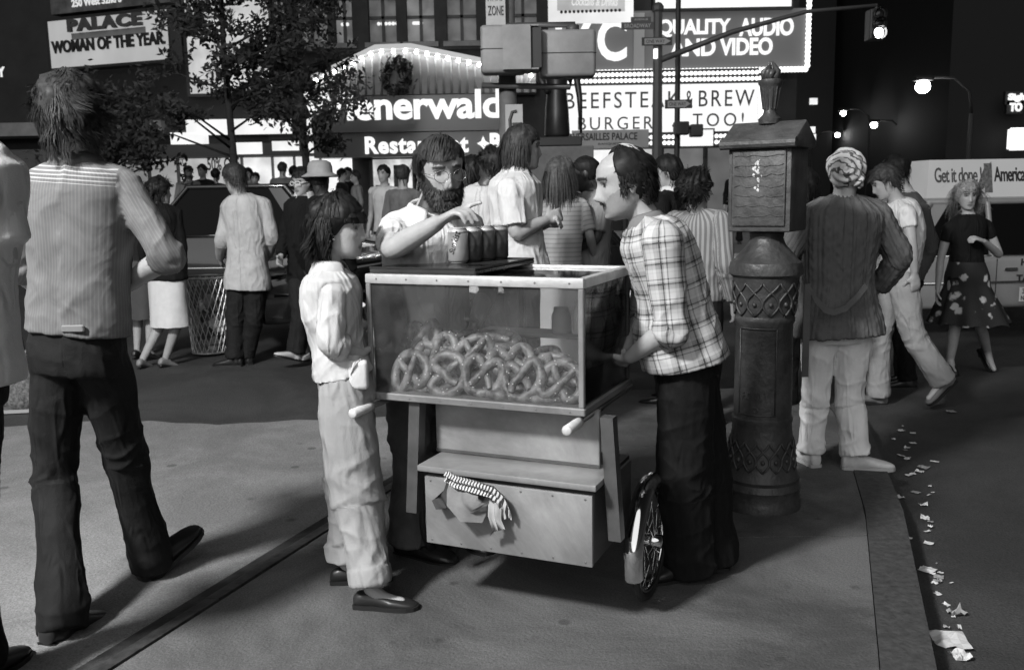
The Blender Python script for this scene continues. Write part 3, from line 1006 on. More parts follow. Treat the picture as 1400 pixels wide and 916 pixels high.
# ------------------------------------------------------------------ trees
def tree(px, Y, Hh, r, label, seed, zlow, n=7000, cx=0.0):
    rg = np.random.RandomState(seed)
    b = P(px, 300, Y)
    t = thing("street_tree", label, "tree", (b.x, Y, gz(b.x, Y) + (.02 if Y < 17.6 else .32)), 0, "young street trees in front of the shops")
    m = MB()
    m.tube([(0, 0, -.1), (.03, .02, Hh * .3), (-.02, 0, Hh * .6), (.02, .01, Hh * .95)], [.085, .07, .05, .015], 8)
    tips = []
    for i in range(30):
        z0 = zlow + (Hh - zlow) * (i / 30.0) * .92
        a = rg.rand() * 6.283
        Ln = r * (1.05 - .75 * ((z0 - zlow) / (Hh - zlow)) ** 1.5) * (0.75 + .4 * rg.rand())
        d = Vector((math.cos(a), math.sin(a), .28 + .3 * rg.rand()))
        p0 = Vector((0, 0, z0)); p1 = p0 + d * Ln * .5 + Vector((0, 0, .03)); p2 = p0 + d * Ln + Vector((0, 0, -.12 * Ln))
        m.tube([p0, p1, p2], [.025, .014, .004], 5)
        for j in range(5):
            s_ = .25 + .75 * rg.rand()
            q0 = p0.lerp(p1, s_ * 2) if s_ < .5 else p1.lerp(p2, s_ * 2 - 1)
            dd = Vector(rg.randn(3)); dd.z *= .5
            q1 = q0 + dd.normalized() * (.25 + .4 * rg.rand())
            m.tube([q0, q1], [.008, .003], 4)
            tips.append((q0, q1))
        tips.append((p1, p2))
    m.obj("trunk", M("bark", .03, .85, (20, .4)), t, True)
    m = MB()
    vs, fs = [], []
    for i in range(n):
        q0, q1 = tips[rg.randint(len(tips))]
        c = q0.lerp(q1, rg.rand() ** .7) + Vector(rg.randn(3)) * .075
        d1 = Vector(rg.randn(3)); d1.z -= .3
        d1 = d1.normalized() * (.045 + .035 * rg.rand())
        d2 = d1.orthogonal().normalized() * d1.length * .5
        q = len(vs)
        vs += [c - d1, c - d2 * .9 - d1 * .1, c + d1, c + d2 * .9 - d1 * .1]
        fs.append((q, q + 1, q + 2, q + 3))
    m.add(vs, fs)
    tag(m.obj("crown", M("leaf", .05, .5, (3, .6)), t), kind="stuff")


tree(322, 16.2, 6.6, 1.7, "leafy young street tree in front of the tall lit billboard", 3, 2.1, 6000)
tree(420, 16.8, 6.2, 1.45, "leafy young street tree before the restaurant gable", 11, 2.1, 5200)
tree(165, 17.2, 3.3, 1.1, "low bushy street tree under the theatre arch", 23, 1.7, 3000)
#tree(30, 17.2, 3.4, 1.3, "low dark street tree by the far left wall", 31, 1.5, 3000)

# ------------------------------------------------------------------ pretzel cart
ALU = M("worn_aluminium", .52, .42, (14, .18), (60, .15), metal=.35)
STEELP = M("steel_sheet", .36, .38, (5, .16), (9, .22), metal=.25, stain=.4)
STEELD = M("dull_sheet", .27, .5, (4, .25), (9, .22), metal=.2, stain=.4)
DARKST = M("dark_steel", .07, .45, (10, .3))
WOODP = M("pale_wood_grip", .55, .5, (25, .15))
RUBBER = M("rubber", .015, .7)


def glass(name, dust=.10, tint=.9):
    if name in MATS:
        return MATS[name]
    m, t, b = _nodes(name)
    L = t.links.new
    tr = t.nodes.new("ShaderNodeBsdfTransparent"); tr.inputs[0].default_value = g3(tint)
    gl = t.nodes.new("ShaderNodeBsdfGlossy"); gl.inputs["Roughness"].default_value = .04
    df = t.nodes.new("ShaderNodeBsdfDiffuse"); df.inputs[0].default_value = g3(.55)
    tc = t.nodes.new("ShaderNodeTexCoord")
    n = t.nodes.new("ShaderNodeTexNoise"); n.inputs["Scale"].default_value = 6; n.inputs["Detail"].default_value = 6
    L(tc.outputs["Object"], n.inputs["Vector"])
    mr = t.nodes.new("ShaderNodeMapRange"); mr.inputs[1].default_value = .35; mr.inputs[2].default_value = .75
    mr.inputs[3].default_value = dust * .5; mr.inputs[4].default_value = dust * 1.8
    L(n.outputs["Fac"], mr.inputs[0])
    m1 = t.nodes.new("ShaderNodeMixShader"); L(mr.outputs[0], m1.inputs[0]); L(tr.outputs[0], m1.inputs[1]); L(df.outputs[0], m1.inputs[2])
    fr = t.nodes.new("ShaderNodeFresnel"); fr.inputs[0].default_value = 1.35
    m2 = t.nodes.new("ShaderNodeMixShader"); L(fr.outputs[0], m2.inputs[0]); L(m1.outputs[0], m2.inputs[1]); L(gl.outputs[0], m2.inputs[2])
    L(m2.outputs[0], t.nodes["Material Output"].inputs[0])
    MATS[name] = m
    return m


GLASS = glass("case_glass", .035, .96)
CY = R(-23.8)
CW, CD, ZT, ZB = .86, .556, 1.244, .797
cart = thing("pretzel_cart", "glass cased steel street cart full of pretzels with a lower drawer", "food cart", (.242, 3.05, 0), CY)
CM = Matrix.Translation((.242, 3.05, 0)) @ Matrix.Rotation(CY, 4, 'Z')
CMi = CM.inverted()
m = MB(); e = .032
m.bbox(-CW, 0, 0, e, ZT - .036, ZT, .005).bbox(-CW, 0, CD - e, CD, ZT - .036, ZT, .005).bbox(-CW, -CW + e, e + .001, CD - e - .001, ZT - .036, ZT - .001, .005).bbox(-e, 0, e + .001, CD - e - .001, ZT - .036, ZT - .001, .005)
m.obj("top_frame", ALU, cart, True, 40)
for (x, y) in ((-CW, 0), (-.022, 0), (-CW, CD - .022), (-.022, CD - .022), (-.47, CD - .022)):
    m = MB(); m.bbox(x + .001, x + .021, y + .001, y + .021, ZB, ZT - .037, .003, 1); m.obj("corner_post", STEELD if y == 0 else DARKST, cart)
m = MB(); m.bbox(-CW - .004, .004, -.004, CD + .004, ZB - .028, ZB, .004, 1); m.obj("case_floor", STEELD, cart)
for nm, b_ in (("front_pane", (-CW + .022, -.023, .009, .013, ZB, ZT - .037)), ("back_pane", (-CW + .022, -.023, CD - .013, CD - .009, ZB, ZT - .037)),
               ("side_pane", (-CW + .009, -CW + .013, .022, CD - .023, ZB, ZT - .037)), ("side_pane", (-.013, -.009, .022, CD - .023, ZB, ZT - .037))):
    m = MB(); m.box(*b_); m.obj(nm, GLASS, cart)
m = MB(); m.box(-CW + e, -e, e, CD - e, ZT - .016, ZT - .011); m.obj("top_pane", glass("top_glass", .05, .55), cart)
m = MB(); m.bbox(-.60, -.024, .36, CD - .024, .975, .985, .003, 1); m.obj("inner_shelf", STEELD, cart)
# lower body
m = MB(); m.bbox(-.605, .045, -.03, .42, .252, .513, .006, 1); m.obj("cabinet", DARKST, cart)
m = MB(); m.bbox(-.605, .045, -.05, -.031, .252, .508, .004, 2); dr = m.obj("drawer_front", STEELP, cart, True, 40)
m = MB(); m.bbox(-.628, .062, -.062, .182, .528, .551, .004, 2); m.obj("lid", STEELP, cart, True, 40)
m = MB(); m.box(-.60, .04, -.02, .41, .513, .528); m.obj("lid_gap", BLACK, cart)
m = MB(); m.bbox(-.645, .015, .122, .14, .551, ZB - .03, .003, 1); m.obj("back_panel", STEELP, cart)
m = MB(); m.box(-.645, .015, .119, .1215, .556, .566); m.obj("fold_line", DARKST, cart)
for sgn, x in ((1, .05), (-1, -.70)):
    m = MB()
    m.add([(x, .02, ZB - .03), (x, .07, ZB - .03), (x + .03 * sgn, .07, .33), (x + .03 * sgn, .02, .33), (x + .045, .02, ZB - .03), (x + .045, .07, ZB - .03), (x + .045 + .03 * sgn, .07, .33), (x + .045 + .03 * sgn, .02, .33)],
          [(0, 1, 2, 3), (7, 6, 5, 4), (0, 3, 7, 4), (1, 5, 6, 2), (0, 4, 5, 1), (3, 2, 6, 7)])
    m.obj("brace", DARKST, cart)
m = MB()
for xq in np.linspace(-.58, .02, 6):
    for zq in (.268, .494):
        m.ball((xq, -.0505, zq), .0045, 8, 4, (1, .5, 1))
tag(m.obj("rivets", M("rivet", .2, .4, metal=.5), dr), kind="stuff")
m = MB()
for xq in np.linspace(-CW + .05, -.05, 7):
    m.ball((xq, -.0005, ZT - .018), .004, 8, 4, (1, .5, 1)); m.ball((xq, -.0045, ZB - .014), .004, 8, 4, (1, .5, 1))
tag(m.obj("screws", MATS["rivet"], cart), kind="stuff")
# push handles
for x, gx in ((-CW + .035, .04), (-.015, 0)):
    m = MB(); m.tube([(x, -.02 - gx, ZB - .045), (x, CD + .06, ZB - .045)], .011, 8); hb = m.obj("handle_bar", DARKST, cart, True)
    m = MB(); m.tube([(x, -.135 - gx, ZB - .045), (x, -.13 - gx, ZB - .045), (x, -.03 - gx, ZB - .045), (x, .0 - gx, ZB - .045)], [.014, .0185, .0185, .016], 12); m.obj("grip", WOODP, hb, True)
# wheels
def wheel(x, y, r, guard):
    m = MB()
    ring = lambda rr, n=40: [(x, y + rr * math.cos(2 * math.pi * i / n), r + .004 + rr * math.sin(2 * math.pi * i / n)) for i in range(n)]
    m.tube(ring(r - .014), .014, 8, closed=True)
    wo = m.obj("wheel", RUBBER, cart, True)
    m = MB(); m.tube(ring(r - .036), .010, 8, closed=True); m.obj("rim", CHROME, wo, True)
    m = MB()
    for i in range(20):
        a = 2 * math.pi * i / 20; a2 = a + (.35 if i % 2 else -.35)
        m.tube([(x + (.02 if i % 2 else -.02), y + .02 * math.cos(a2), r + .02 * math.sin(a2)), (x, y + (r - .04) * math.cos(a), r + (r - .04) * math.sin(a))], .0016, 4)
    m.lathe([(.012, -.05), (.026, -.045), (.026, .045), (.012, .05)], 12, Matrix.Translation((x, y, r)) @ Matrix.Rotation(R(90), 4, 'Y'))
    m.obj("spokes", CHROME, wo, True)
    if guard:
        m = MB(); n = 26; prof = [(-.036, -.022), (-.03, -.004), (-.012, .008), (.012, .008), (.03, -.004), (.036, -.022)]
        vs = []
        for i in range(n):
            a = R(84 + 112 * i / (n - 1))
            for (dx, dr_) in prof:
                vs.append((x + dx, y + (r + .022 + dr_) * math.cos(a), r + (r + .022 + dr_) * math.sin(a)))
        m.add(vs, [(i * 6 + j, i * 6 + j + 1, (i + 1) * 6 + j + 1, (i + 1) * 6 + j) for i in range(n - 1) for j in range(5)])
        m.obj("mudguard", CHROME, wo, True)


wheel(.145, .33, .228, True)
wheel(-.80, .45, .20, False)
m = MB(); m.tube([(-.80, .45, .205), (-.62, .44, .26)], .014, 8); m.obj("axle", DARKST, cart, True); m = MB(); m.tube([(.05, .33, .232), (.145, .33, .232)], .014, 8); m.obj("axle", DARKST, cart, True)

# striped cloth hanging out of the drawer
def cloth_strip(path, width, nrm, fold=.012, seed=0):
    rg = np.random.RandomState(seed); m = MB(); vs = []; nw = 7
    for i, (p, wd) in enumerate(path):
        for j in range(nw):
            s_ = j / (nw - 1) - .5
            off = fold * math.sin(j * 1.9 + i * .6) + rg.randn() * .0015
            vs.append(Vector(p) + Vector(wd) * s_ * width + Vector(nrm) * off)
    m.add(vs, [(i * nw + j, i * nw + j + 1, (i + 1) * nw + j + 1, (i + 1) * nw + j) for i in range(len(path) - 1) for j in range(nw - 1)])
    return m


def stripes(name, a, b, scale, axis='Z'):
    m, t, bb = _nodes(name)
    L = t.links.new
    tc = t.nodes.new("ShaderNodeTexCoord"); wv = t.nodes.new("ShaderNodeTexWave")
    wv.bands_direction = axis; wv.inputs["Scale"].default_value = scale; wv.inputs["Distortion"].default_value = .8
    L(tc.outputs["Object"], wv.inputs["Vector"])
    mr = t.nodes.new("ShaderNodeMapRange"); mr.inputs[1].default_value = .45; mr.inputs[2].default_value = .55; mr.inputs[3].default_value = a; mr.inputs[4].default_value = b
    L(wv.outputs["Fac"], mr.inputs[0]); L(mr.outputs[0], bb.inputs["Base Color"]); bb.inputs["Roughness"].default_value = .8
    return m


cl = thing("striped_cloth", "rumpled dark cloth with a striped edge hanging over the cart drawer", "cloth", CM @ Vector((-.38, -.06, .5)), CY)
tie = lambda pts, w_, seed: cloth_strip([(p, d) for p, d in pts], w_, (0, -1, 0), .012, seed)
STR = stripes("stripe_cloth", .03, .55, 26, 'X')
tie([((-.13, -.006, .022), (0, 0, 1)), ((-.08, -.03, .015), (0, 0, 1)), ((0, -.035, .01), (0, 0, 1)), ((.07, -.035, .0), (.1, 0, 1)), ((.105, -.03, -.03), (.6, 0, .7)), ((.118, -.025, -.07), (1, 0, .2)), ((.12, -.02, -.10), (1, 0, 0))], .042, 1).obj("striped_edge", STR, cl, True)
tie([((-.12, -.012, .0), (.4, 0, 1)), ((-.135, -.028, -.04), (.9, 0, .6)), ((-.11, -.03, -.085), (1, 0, .2)), ((-.07, -.02, -.11), (.8, 0, -.6))], .085, 2).obj("dark_fold", M("dark_cloth", .03, .8, (9, .4)), cl, True)
tie([((-.06, -.01, .0), (1, 0, 0)), ((-.04, -.05, -.05), (1, 0, .3)), ((0, -.055, -.075), (.7, 0, .7)), ((.05, -.03, -.06), (.3, 0, 1))], .12, 3).obj("grey_fold", M("grey_cloth", .16, .8, (9, .4)), cl, True)
tie([((.07, -.015, -.03), (1, 0, 0)), ((.085, -.05, -.09), (1, 0, -.3)), ((.10, -.045, -.135), (1, 0, .2)), ((.07, -.03, -.15), (.5, 0, .8))], .045, 4).obj("hanging_fold", M("mid_cloth", .30, .8, (9, .4)), cl, True)

# drinks tray board on the case, cans
def onTop(px, py, z_):
    return CMi @ G(px, py, z_)


ZTR = ZT + .022
qs = [onTop(651, 372, ZTR), onTop(722, 352, ZTR), onTop(600, 345, ZTR)]
xr_ = (qs[0].x + qs[1].x) / 2
tr = thing("black_tray", "flat black tray board lying across the left end of the glass case", "tray", CM @ Vector((-.65, .28, ZT + .001)), CY)
m = MB(); m.bbox(-CW + .65 + .01, xr_ + .65, -.262, .29, 0, .018, .004, 1); m.obj("board", M("tray_black", .04, .22, (6, .3)), tr)
m = MB(); w0 = -CW + .66; w1 = xr_ + .65
m.box(w0 + .0005, w1 - .0005, -.2615, -.252, .018, .024).box(w0, w1, .28, .2895, .018, .024).box(w1 - .01, w1 - .0005, -.25, .278, .018, .024); m.obj("lip", BLACK, tr)


def can_mat():
    m, t, b = _nodes("drink_can_print")
    L = t.links.new
    tc = t.nodes.new("ShaderNodeTexCoord"); sp = t.nodes.new("ShaderNodeSeparateXYZ"); L(tc.outputs["Object"], sp.inputs[0])
    n = t.nodes.new("ShaderNodeTexNoise"); n.inputs["Scale"].default_value = 18; L(tc.outputs["Object"], n.inputs["Vector"])
    ad = t.nodes.new("ShaderNodeMath"); ad.operation = 'MULTIPLY_ADD'; ad.inputs[1].default_value = .05; L(n.outputs["Fac"], ad.inputs[0]); L(sp.outputs[2], ad.inputs[2])
    r = t.nodes.new("ShaderNodeMapRange"); r.inputs[1].default_value = .03; r.inputs[2].default_value = .09; r.inputs[3].default_value = .42; r.inputs[4].default_value = .24
    L(ad.outputs[0], r.inputs[0]); L(r.outputs[0], b.inputs["Base Color"]); b.inputs["Roughness"].default_value = .3; b.inputs["Metallic"].default_value = .3
    return m


CANM = can_mat()
CAND = M("dark_can_print", .06, .3, (30, .5), metal=.3)
cr, ch = .040, .138
prof = [(.028, 0), (.034, .004), (cr, .014), (cr, ch - .02), (cr - .002, ch - .012), (.032, ch - .002), (.034, ch), (.031, ch), (.029, ch - .006), (.004, ch - .006)]
can_lab = ["pale soft drink can with slanted dark lettering at the front of the row", "dark soft drink can second in the row on the tray", "dark soft drink can third in the row on the tray", "dark soft drink can last in the row on the tray"]
for i, (px, py, Y_) in enumerate(((627, 362, 0), (640, 358, 0), (652, 355, 0), (662, 353, 0))):
    q = G(px, py - 2, ZT + .019)
    if i == 0:
        q0_ = q
    else:
        q = q0_ + Vector((.052 * i, .062 * i, 0))
    t = thing("drink_can", can_lab[i], "can", (q.x, q.y, ZT + .0195), R(-25), "soft drink cans on the tray")
    m = MB(); m.lathe(prof[1:4], 24); m.lathe([prof[0], prof[1]], 24); bo = m.obj("body", CANM if i == 0 else CAND, t, True)
    m = MB(); m.lathe(prof[3:], 24); m.obj("lid", ALU, t, True)
    # wrapped lettering
    if i == 0:
        me = text_mesh("Sunkist", .012, .5)
        co = np.empty(len(me.vertices) * 3); me.vertices.foreach_get("co", co); co = co.reshape(-1, 3)
        lo_, hi_ = co.min(0), co.max(0)
        u = (co[:, 0] - lo_[0]) / (hi_[0] - lo_[0]); v = (co[:, 1] - lo_[1]) / (hi_[1] - lo_[1])
        zz_ = .035 + u * .085; ang = R(-118) + (u * .028 + (v - .3) * -.024 + .006) / cr * 1.0 + .2
        rr = cr + .0004 + .0006 * (co[:, 2] > 0)
        q_ = np.stack([rr * np.cos(ang), rr * np.sin(ang), zz_ + v * .012], 1)
        me.vertices.foreach_set("co", q_.ravel()); me.materials.clear(); me.materials.append(M("can_letter", .03, .4)); me.update()
        o = bpy.data.objects.new("lettering", me); link(o, bo)

# cup and carton on the inner shelf
t = thing("salt_bottle", "white plastic bottle on the shelf inside the glass case", "bottle", CM @ Vector((-.17, .44, .9855)))
m = MB(); m.lathe([(.028, 0), (.03, .005), (.03, .085), (.02, .105), (.016, .11), (.016, .13), (.004, .132)], 16); m.obj("body", M("white_plastic", .7, .4), t, True)
t = thing("paper_carton", "white paper carton on the shelf inside the glass case", "carton", CM @ Vector((-.09, .44, .9855)), CY)
m = MB(); m.bbox(-.04, .04, -.04, .04, 0, .095, .003, 1); m.obj("box", M("white_paper", .6, .7), t)
t = thing("mustard_jar", "squat pale jar on the shelf inside the glass case", "jar", CM @ Vector((-.25, .45, .9855)))
m = MB(); m.lathe([(.035, 0), (.038, .006), (.038, .07), (.03, .085), (.03, .1), (.004, .101)], 16); m.obj("body", M("pale_jar", .35, .4), t, True)

# pretzels
PRM = M("pretzel_crust", .15, .35, (22, .95), (60, .5))
SALT = M("salt_grain", .75, .5)


def pretzel_mesh(name, seed):
    rg = np.random.RandomState(seed)
    pts = []
    # one rope: ends laid on the lower loop, crossing twice in the middle
    ctrl = [(-.044, -.050, .016), (-.026, -.018, .020), (-.004, .010, .014), (.018, .042, .006), (.046, .064, 0), (.073, .040, 0), (.078, -.008, 0), (.052, -.054, -.002), (0, -.074, -.004),
            (-.052, -.054, -.002), (-.078, -.008, 0), (-.073, .040, 0), (-.046, .064, 0), (-.018, .042, -.002), (.004, .010, -.008), (.026, -.018, .006), (.044, -.050, .014)]
    ctrl = [Vector(c) + Vector(rg.randn(3)) * .0025 for c in ctrl]
    n = len(ctrl)
    for i in range(n - 1):
        p0, p1, p2, p3 = ctrl[max(i - 1, 0)], ctrl[i], ctrl[i + 1], ctrl[min(i + 2, n - 1)]
        for k in range(4):
            t_ = k / 4
            pts.append(.5 * ((2 * p1) + (p2 - p0) * t_ + (2 * p0 - 5 * p1 + 4 * p2 - p3) * t_ ** 2 + (3 * p1 - p0 - 3 * p2 + p3) * t_ ** 3))
    pts.append(ctrl[-1])
    L_ = len(pts)
    rad = [.0208 * (1 - .42 * abs(2 * i / (L_ - 1) - 1) ** 2.5) + .0008 * rg.randn() for i in range(L_)]
    m = MB(); m.tube(pts, rad, 9)
    m.cur = 1
    for _ in range(22):
        i = rg.randint(L_); a = rg.rand() * 6.28
        d = Vector((rg.randn(), rg.randn(), abs(rg.randn()) + .3)).normalized()
        c = pts[i] + d * rad[i] * .98; s_ = .0022
        m.box(c.x - s_, c.x + s_, c.y - s_, c.y + s_, c.z - s_, c.z + s_)
    o = m.obj(name, [PRM, SALT], None, True, 50)
    return o


protos = [pretzel_mesh("pretzel", s_) for s_ in range(4)]
spots = []
def onPlane(px, py, ly):
    d = ray(px, py); o_ = CMi @ CO; dl = (CMi.to_3x3() @ d)
    return o_ + dl * ((ly - o_.y) / dl.y)


# those that can be told apart by their place in the heap, standing against the front pane
rg = np.random.RandomState(5)
for (x_, y_, h_, tilt, rz_, roll) in ((-.72, .075, .07, 66, -8, 200), (-.56, .07, .07, 70, 4, 92), (-.415, .08, .078, 66, 6, -10), (-.26, .075, .07, 66, -6, 12), (-.115, .085, .068, 62, 10, 170),
                                      (-.765, .26, .17, 62, -14, 12), (-.64, .15, .14, 52, 8, 30), (-.49, .15, .145, 46, -4, 190), (-.335, .155, .12, 40, 26, 10), (-.185, .165, .10, 30, 0, 160),
                                      (-.60, .25, .17, 20, 0, 10), (-.43, .25, .18, 14, 25, 80), (-.28, .27, .12, 14, -10, 30),
                                      (-.66, .36, .05, 10, 0, 90), (-.48, .37, .09, 14, 0, 20), (-.30, .37, .07, 10, 0, 200), (-.14, .37, .04, 8, 0, 300), (-.64, .13, .014, 3, 0, 20), (-.34, .12, .014, 3, 30, 10), (-.18, .12, .014, 3, 30, 60)):
    spots.append((Vector((x_, y_, ZB + h_)), tilt + rg.randn() * 3, rz_, roll))
for i, (p, tilt, rz_, roll) in enumerate(spots):
    o = protos[i] if i < 4 else protos[i % 4].copy()
    if i >= 4:
        col.objects.link(o)
    rot = Matrix.Rotation(CY + R(rz_), 4, 'Z') @ Matrix.Rotation(R(tilt), 4, 'X') @ Matrix.Rotation(R(roll), 4, 'Z')
    zmin = .066 * math.sin(R(tilt)) + .012
    p = Vector((min(max(p.x, -.77), -.10), max(p.y, .026 + .075 * math.cos(R(tilt)) + .02 * math.sin(R(tilt))), max(p.z, ZB + zmin)))
    o.matrix_world = Matrix.Translation(CM @ p) @ rot @ Matrix.Scale(.94, 4)
    low = p.z < ZB + .06
    tag(o, ("soft pretzel standing upright against the front glass of the cart" if tilt > 58 and p.y < .12 else "soft pretzel leaning in the second row behind the upright ones" if tilt > 40 else
            "soft pretzel lying flat on the floor of the glass case" if low else "soft pretzel lying on top of the heap in the glass case"), "pretzel", "pretzels heaped in the glass case")

# ------------------------------------------------------------------ fire alarm post
IRON = M("painted_iron", .045, .46, (10, .45), (35, .5))
IRONB = M("painted_iron_box", .065, .55, (7, .5), (22, .8))
fx = G(1039, 688)
post = thing("fire_alarm_post", "ornate cast iron fire alarm post with a gabled box and torch finial", "alarm post", (fx.x, fx.y, 0), R(-35))
post.scale = (.9, .9, 1)
fz = lambda py: P(1043, py, fx.y).z
K = fx.y / FPX
m = MB()
m.lathe([(.212, 0), (.212, .03), (.205, .045), (.205, fz(664)), (.212, fz(660)), (.198, fz(652)), (.205, fz(647)), (.19, fz(640)), (.178, fz(630)), (.172, fz(612))], 40)
m.obj("base", IRON, post, True, 35)
m = MB(); m.lathe([(.17, fz(612)), (.165, fz(604)), (.158, fz(585)), (.155, fz(575)), (.160, fz(572)), (.160, fz(568)), (.152, fz(566)), (.15, fz(500)), (.147, fz(442)), (.156, fz(438)), (.156, fz(433)), (.15, fz(430))], 40)
shaft = m.obj("shaft", IRON, post, True, 35)
m = MB(); m.lathe([(.15, fz(430)), (.155, fz(415)), (.165, fz(385)), (.17, fz(378)), (.188, fz(374)), (.19, fz(366)), (.182, fz(358)), (.165, fz(355)), (.15, fz(350)), (.10, fz(335)), (.085, fz(326)), (.09, fz(318))], 40)
cap = m.obj("capital", IRON, post, True, 35)
rg = np.random.RandomState(9)
for (za, zb_, ra, rb, nn, amp) in ((634, 596, .180, .165, 16, .022), (428, 384, .154, .168, 12, .02)):
    m = MB()
    za, zb_ = fz(za), fz(zb_)
    for i in range(nn):
        a0 = 2 * math.pi * i / nn
        for sg in (-1, 1):
            pts = []
            for k in range(12):
                t_ = k / 11
                zz_ = za + (zb_ - za) * t_
                rr = ra + (rb - ra) * t_ + .002
                aa = a0 + sg * (.5 * math.pi * 2 / nn) * math.sin(t_ * math.pi * 1.4)
                pts.append((rr * math.cos(aa), rr * math.sin(aa), zz_))
            m.tube(pts, [.006] * 11 + [.003], 5)
        zz_ = za + (zb_ - za) * .35; rr = ra + (rb - ra) * .35
        m.ball((rr * math.cos(a0), rr * math.sin(a0), zz_), .012, 8, 5)
    m.obj("relief", IRON, shaft, True)
# raised door frame and letters on the shaft (front)
def wrap(me, rad, ang0, zc_, wid, hei, depth):
    co = np.empty(len(me.vertices) * 3); me.vertices.foreach_get("co", co); co = co.reshape(-1, 3)
    lo_, hi_ = co.min(0), co.max(0)
    u = (co[:, 0] - lo_[0]) / (hi_[0] - lo_[0]) - .5; v = (co[:, 1] - lo_[1]) / (hi_[1] - lo_[1]) - .5
    d = (co[:, 2] - lo_[2]) / (hi_[2] - lo_[2])
    a = ang0 + u * wid / rad
    rr = rad - .002 + d * (depth + .002)
    q = np.stack([rr * np.cos(a), rr * np.sin(a), zc_ + v * hei], 1)
    me.vertices.foreach_set("co", q.ravel()); me.update()
    return me


me = wrap(text_mesh("F.D.N.Y.", .015, .5, 1.15), .1515, R(-84 - 0), fz(535), .155, .036, .005)
me.materials.clear(); me.materials.append(IRON); link(bpy.data.objects.new("lettering", me), shaft)
m = MB(); rr = .1525
def arcline(a0, a1, z_):
    return [(rr * math.cos(a0 + (a1 - a0) * i / 14), rr * math.sin(a0 + (a1 - a0) * i / 14), z_) for i in range(15)]
A0, A1 = R(-84 - 0 - 38), R(-84 - 0 + 38)
m.tube(arcline(A0, A1, fz(445)) , .004, 5); m.tube(arcline(A0, A1, fz(560)), .004, 5)
for a in (A0, A1):
    m.tube([(rr * math.cos(a), rr * math.sin(a), fz(445)), (rr * math.cos(a), rr * math.sin(a), fz(560))], .004, 5)
aM = R(-84 - 0)
m.tube([(rr * math.cos(aM) + .012 * math.cos(6.28 * i / 10) , rr * math.sin(aM), fz(553) + .012 * math.sin(6.28 * i / 10)) for i in range(10)], .0035, 5, closed=True)
m.obj("access_door", IRON, shaft, True)
# the box: front faces a little left of the camera
hw, hd = .165, .135
bx = thing  # noqa
m = MB(); m.bbox(-hw, hw, -hd, hd, fz(316), fz(196), .012, 2); box = m.obj("alarm_box", IRONB, post, True, 40)
m = MB(); m.bbox(-hw + .025, hw - .025, -hd - .012, -hd - .001, fz(308), fz(206), .008, 2); door = m.obj("box_door", IRONB, box, True, 40)
rg = np.random.RandomState(4)
m = MB()
for i in range(7):
    zz_ = fz(214 + i * 13.5) 
    m.tube([(-hw + .04 + k * .032, -hd - .0135, zz_ + rg.randn() * .004) for k in range(9)], .0022, 4)
m.obj("raised_ribs", IRONB, door, True)
m = MB()
for i in range(26):
    x_, z_ = .0 + rg.randn() * .014 - .005, fz(219 + rg.rand() * 52 * (1 if rg.rand() < .8 else .6))
    s_ = .002 + .006 * rg.rand()
    m.add([(x_ - s_, -hd - .0145, z_), (x_ + s_ * .5, -hd - .0145, z_ - s_), (x_ + s_, -hd - .0145, z_ + s_ * .6), (x_ - s_ * .3, -hd - .0145, z_ + s_ * 1.4)], [(0, 1, 2, 3)])
tag(m.obj("torn_sticker", M("sticker_paper", .6, .7), door), kind="stuff")
m = MB()
yo = hd + .03; xo = hw + .03
m.prism([(-yo, fz(204)), (yo, fz(204)), (yo, fz(192)), (.0, fz(166)), (-yo, fz(192))], -xo, xo, Matrix.Rotation(R(90), 4, 'Z'), .012, 2)
m.tube([(-xo, -yo, fz(198)), (xo, -yo, fz(198))], .024, 10)
m.obj("box_roof", IRONB, post, True, 35)
m = MB()
m.lathe([(.055, fz(170)), (.058, fz(163)), (.035, fz(157)), (.03, fz(152)), (.036, fz(140)), (.05, fz(122)), (.056, fz(117)), (.062, fz(114)), (.06, fz(110)), (.03, fz(108))], 20)
for i in range(12):
    a = 2 * math.pi * i / 12
    m.tube([(.034 * math.cos(a), .034 * math.sin(a), fz(150)), (.05 * math.cos(a), .05 * math.sin(a), fz(120))], .0045, 5)
torch = m.obj("torch_finial", IRON, post, True, 40)
m = MB()
for i in range(9):
    a = i * 2.4; r0 = .03
    m.tube([(r0 * math.cos(a), r0 * math.sin(a), fz(109)), (r0 * 1.2 * math.cos(a + .5), r0 * 1.2 * math.sin(a + .5), fz(99)), (r0 * .3 * math.cos(a + 1), r0 * .3 * math.sin(a + 1), fz(84 + 6 * (i % 3)))], [.02, .018, .003], 6)
m.obj("flame", IRON, torch, True)

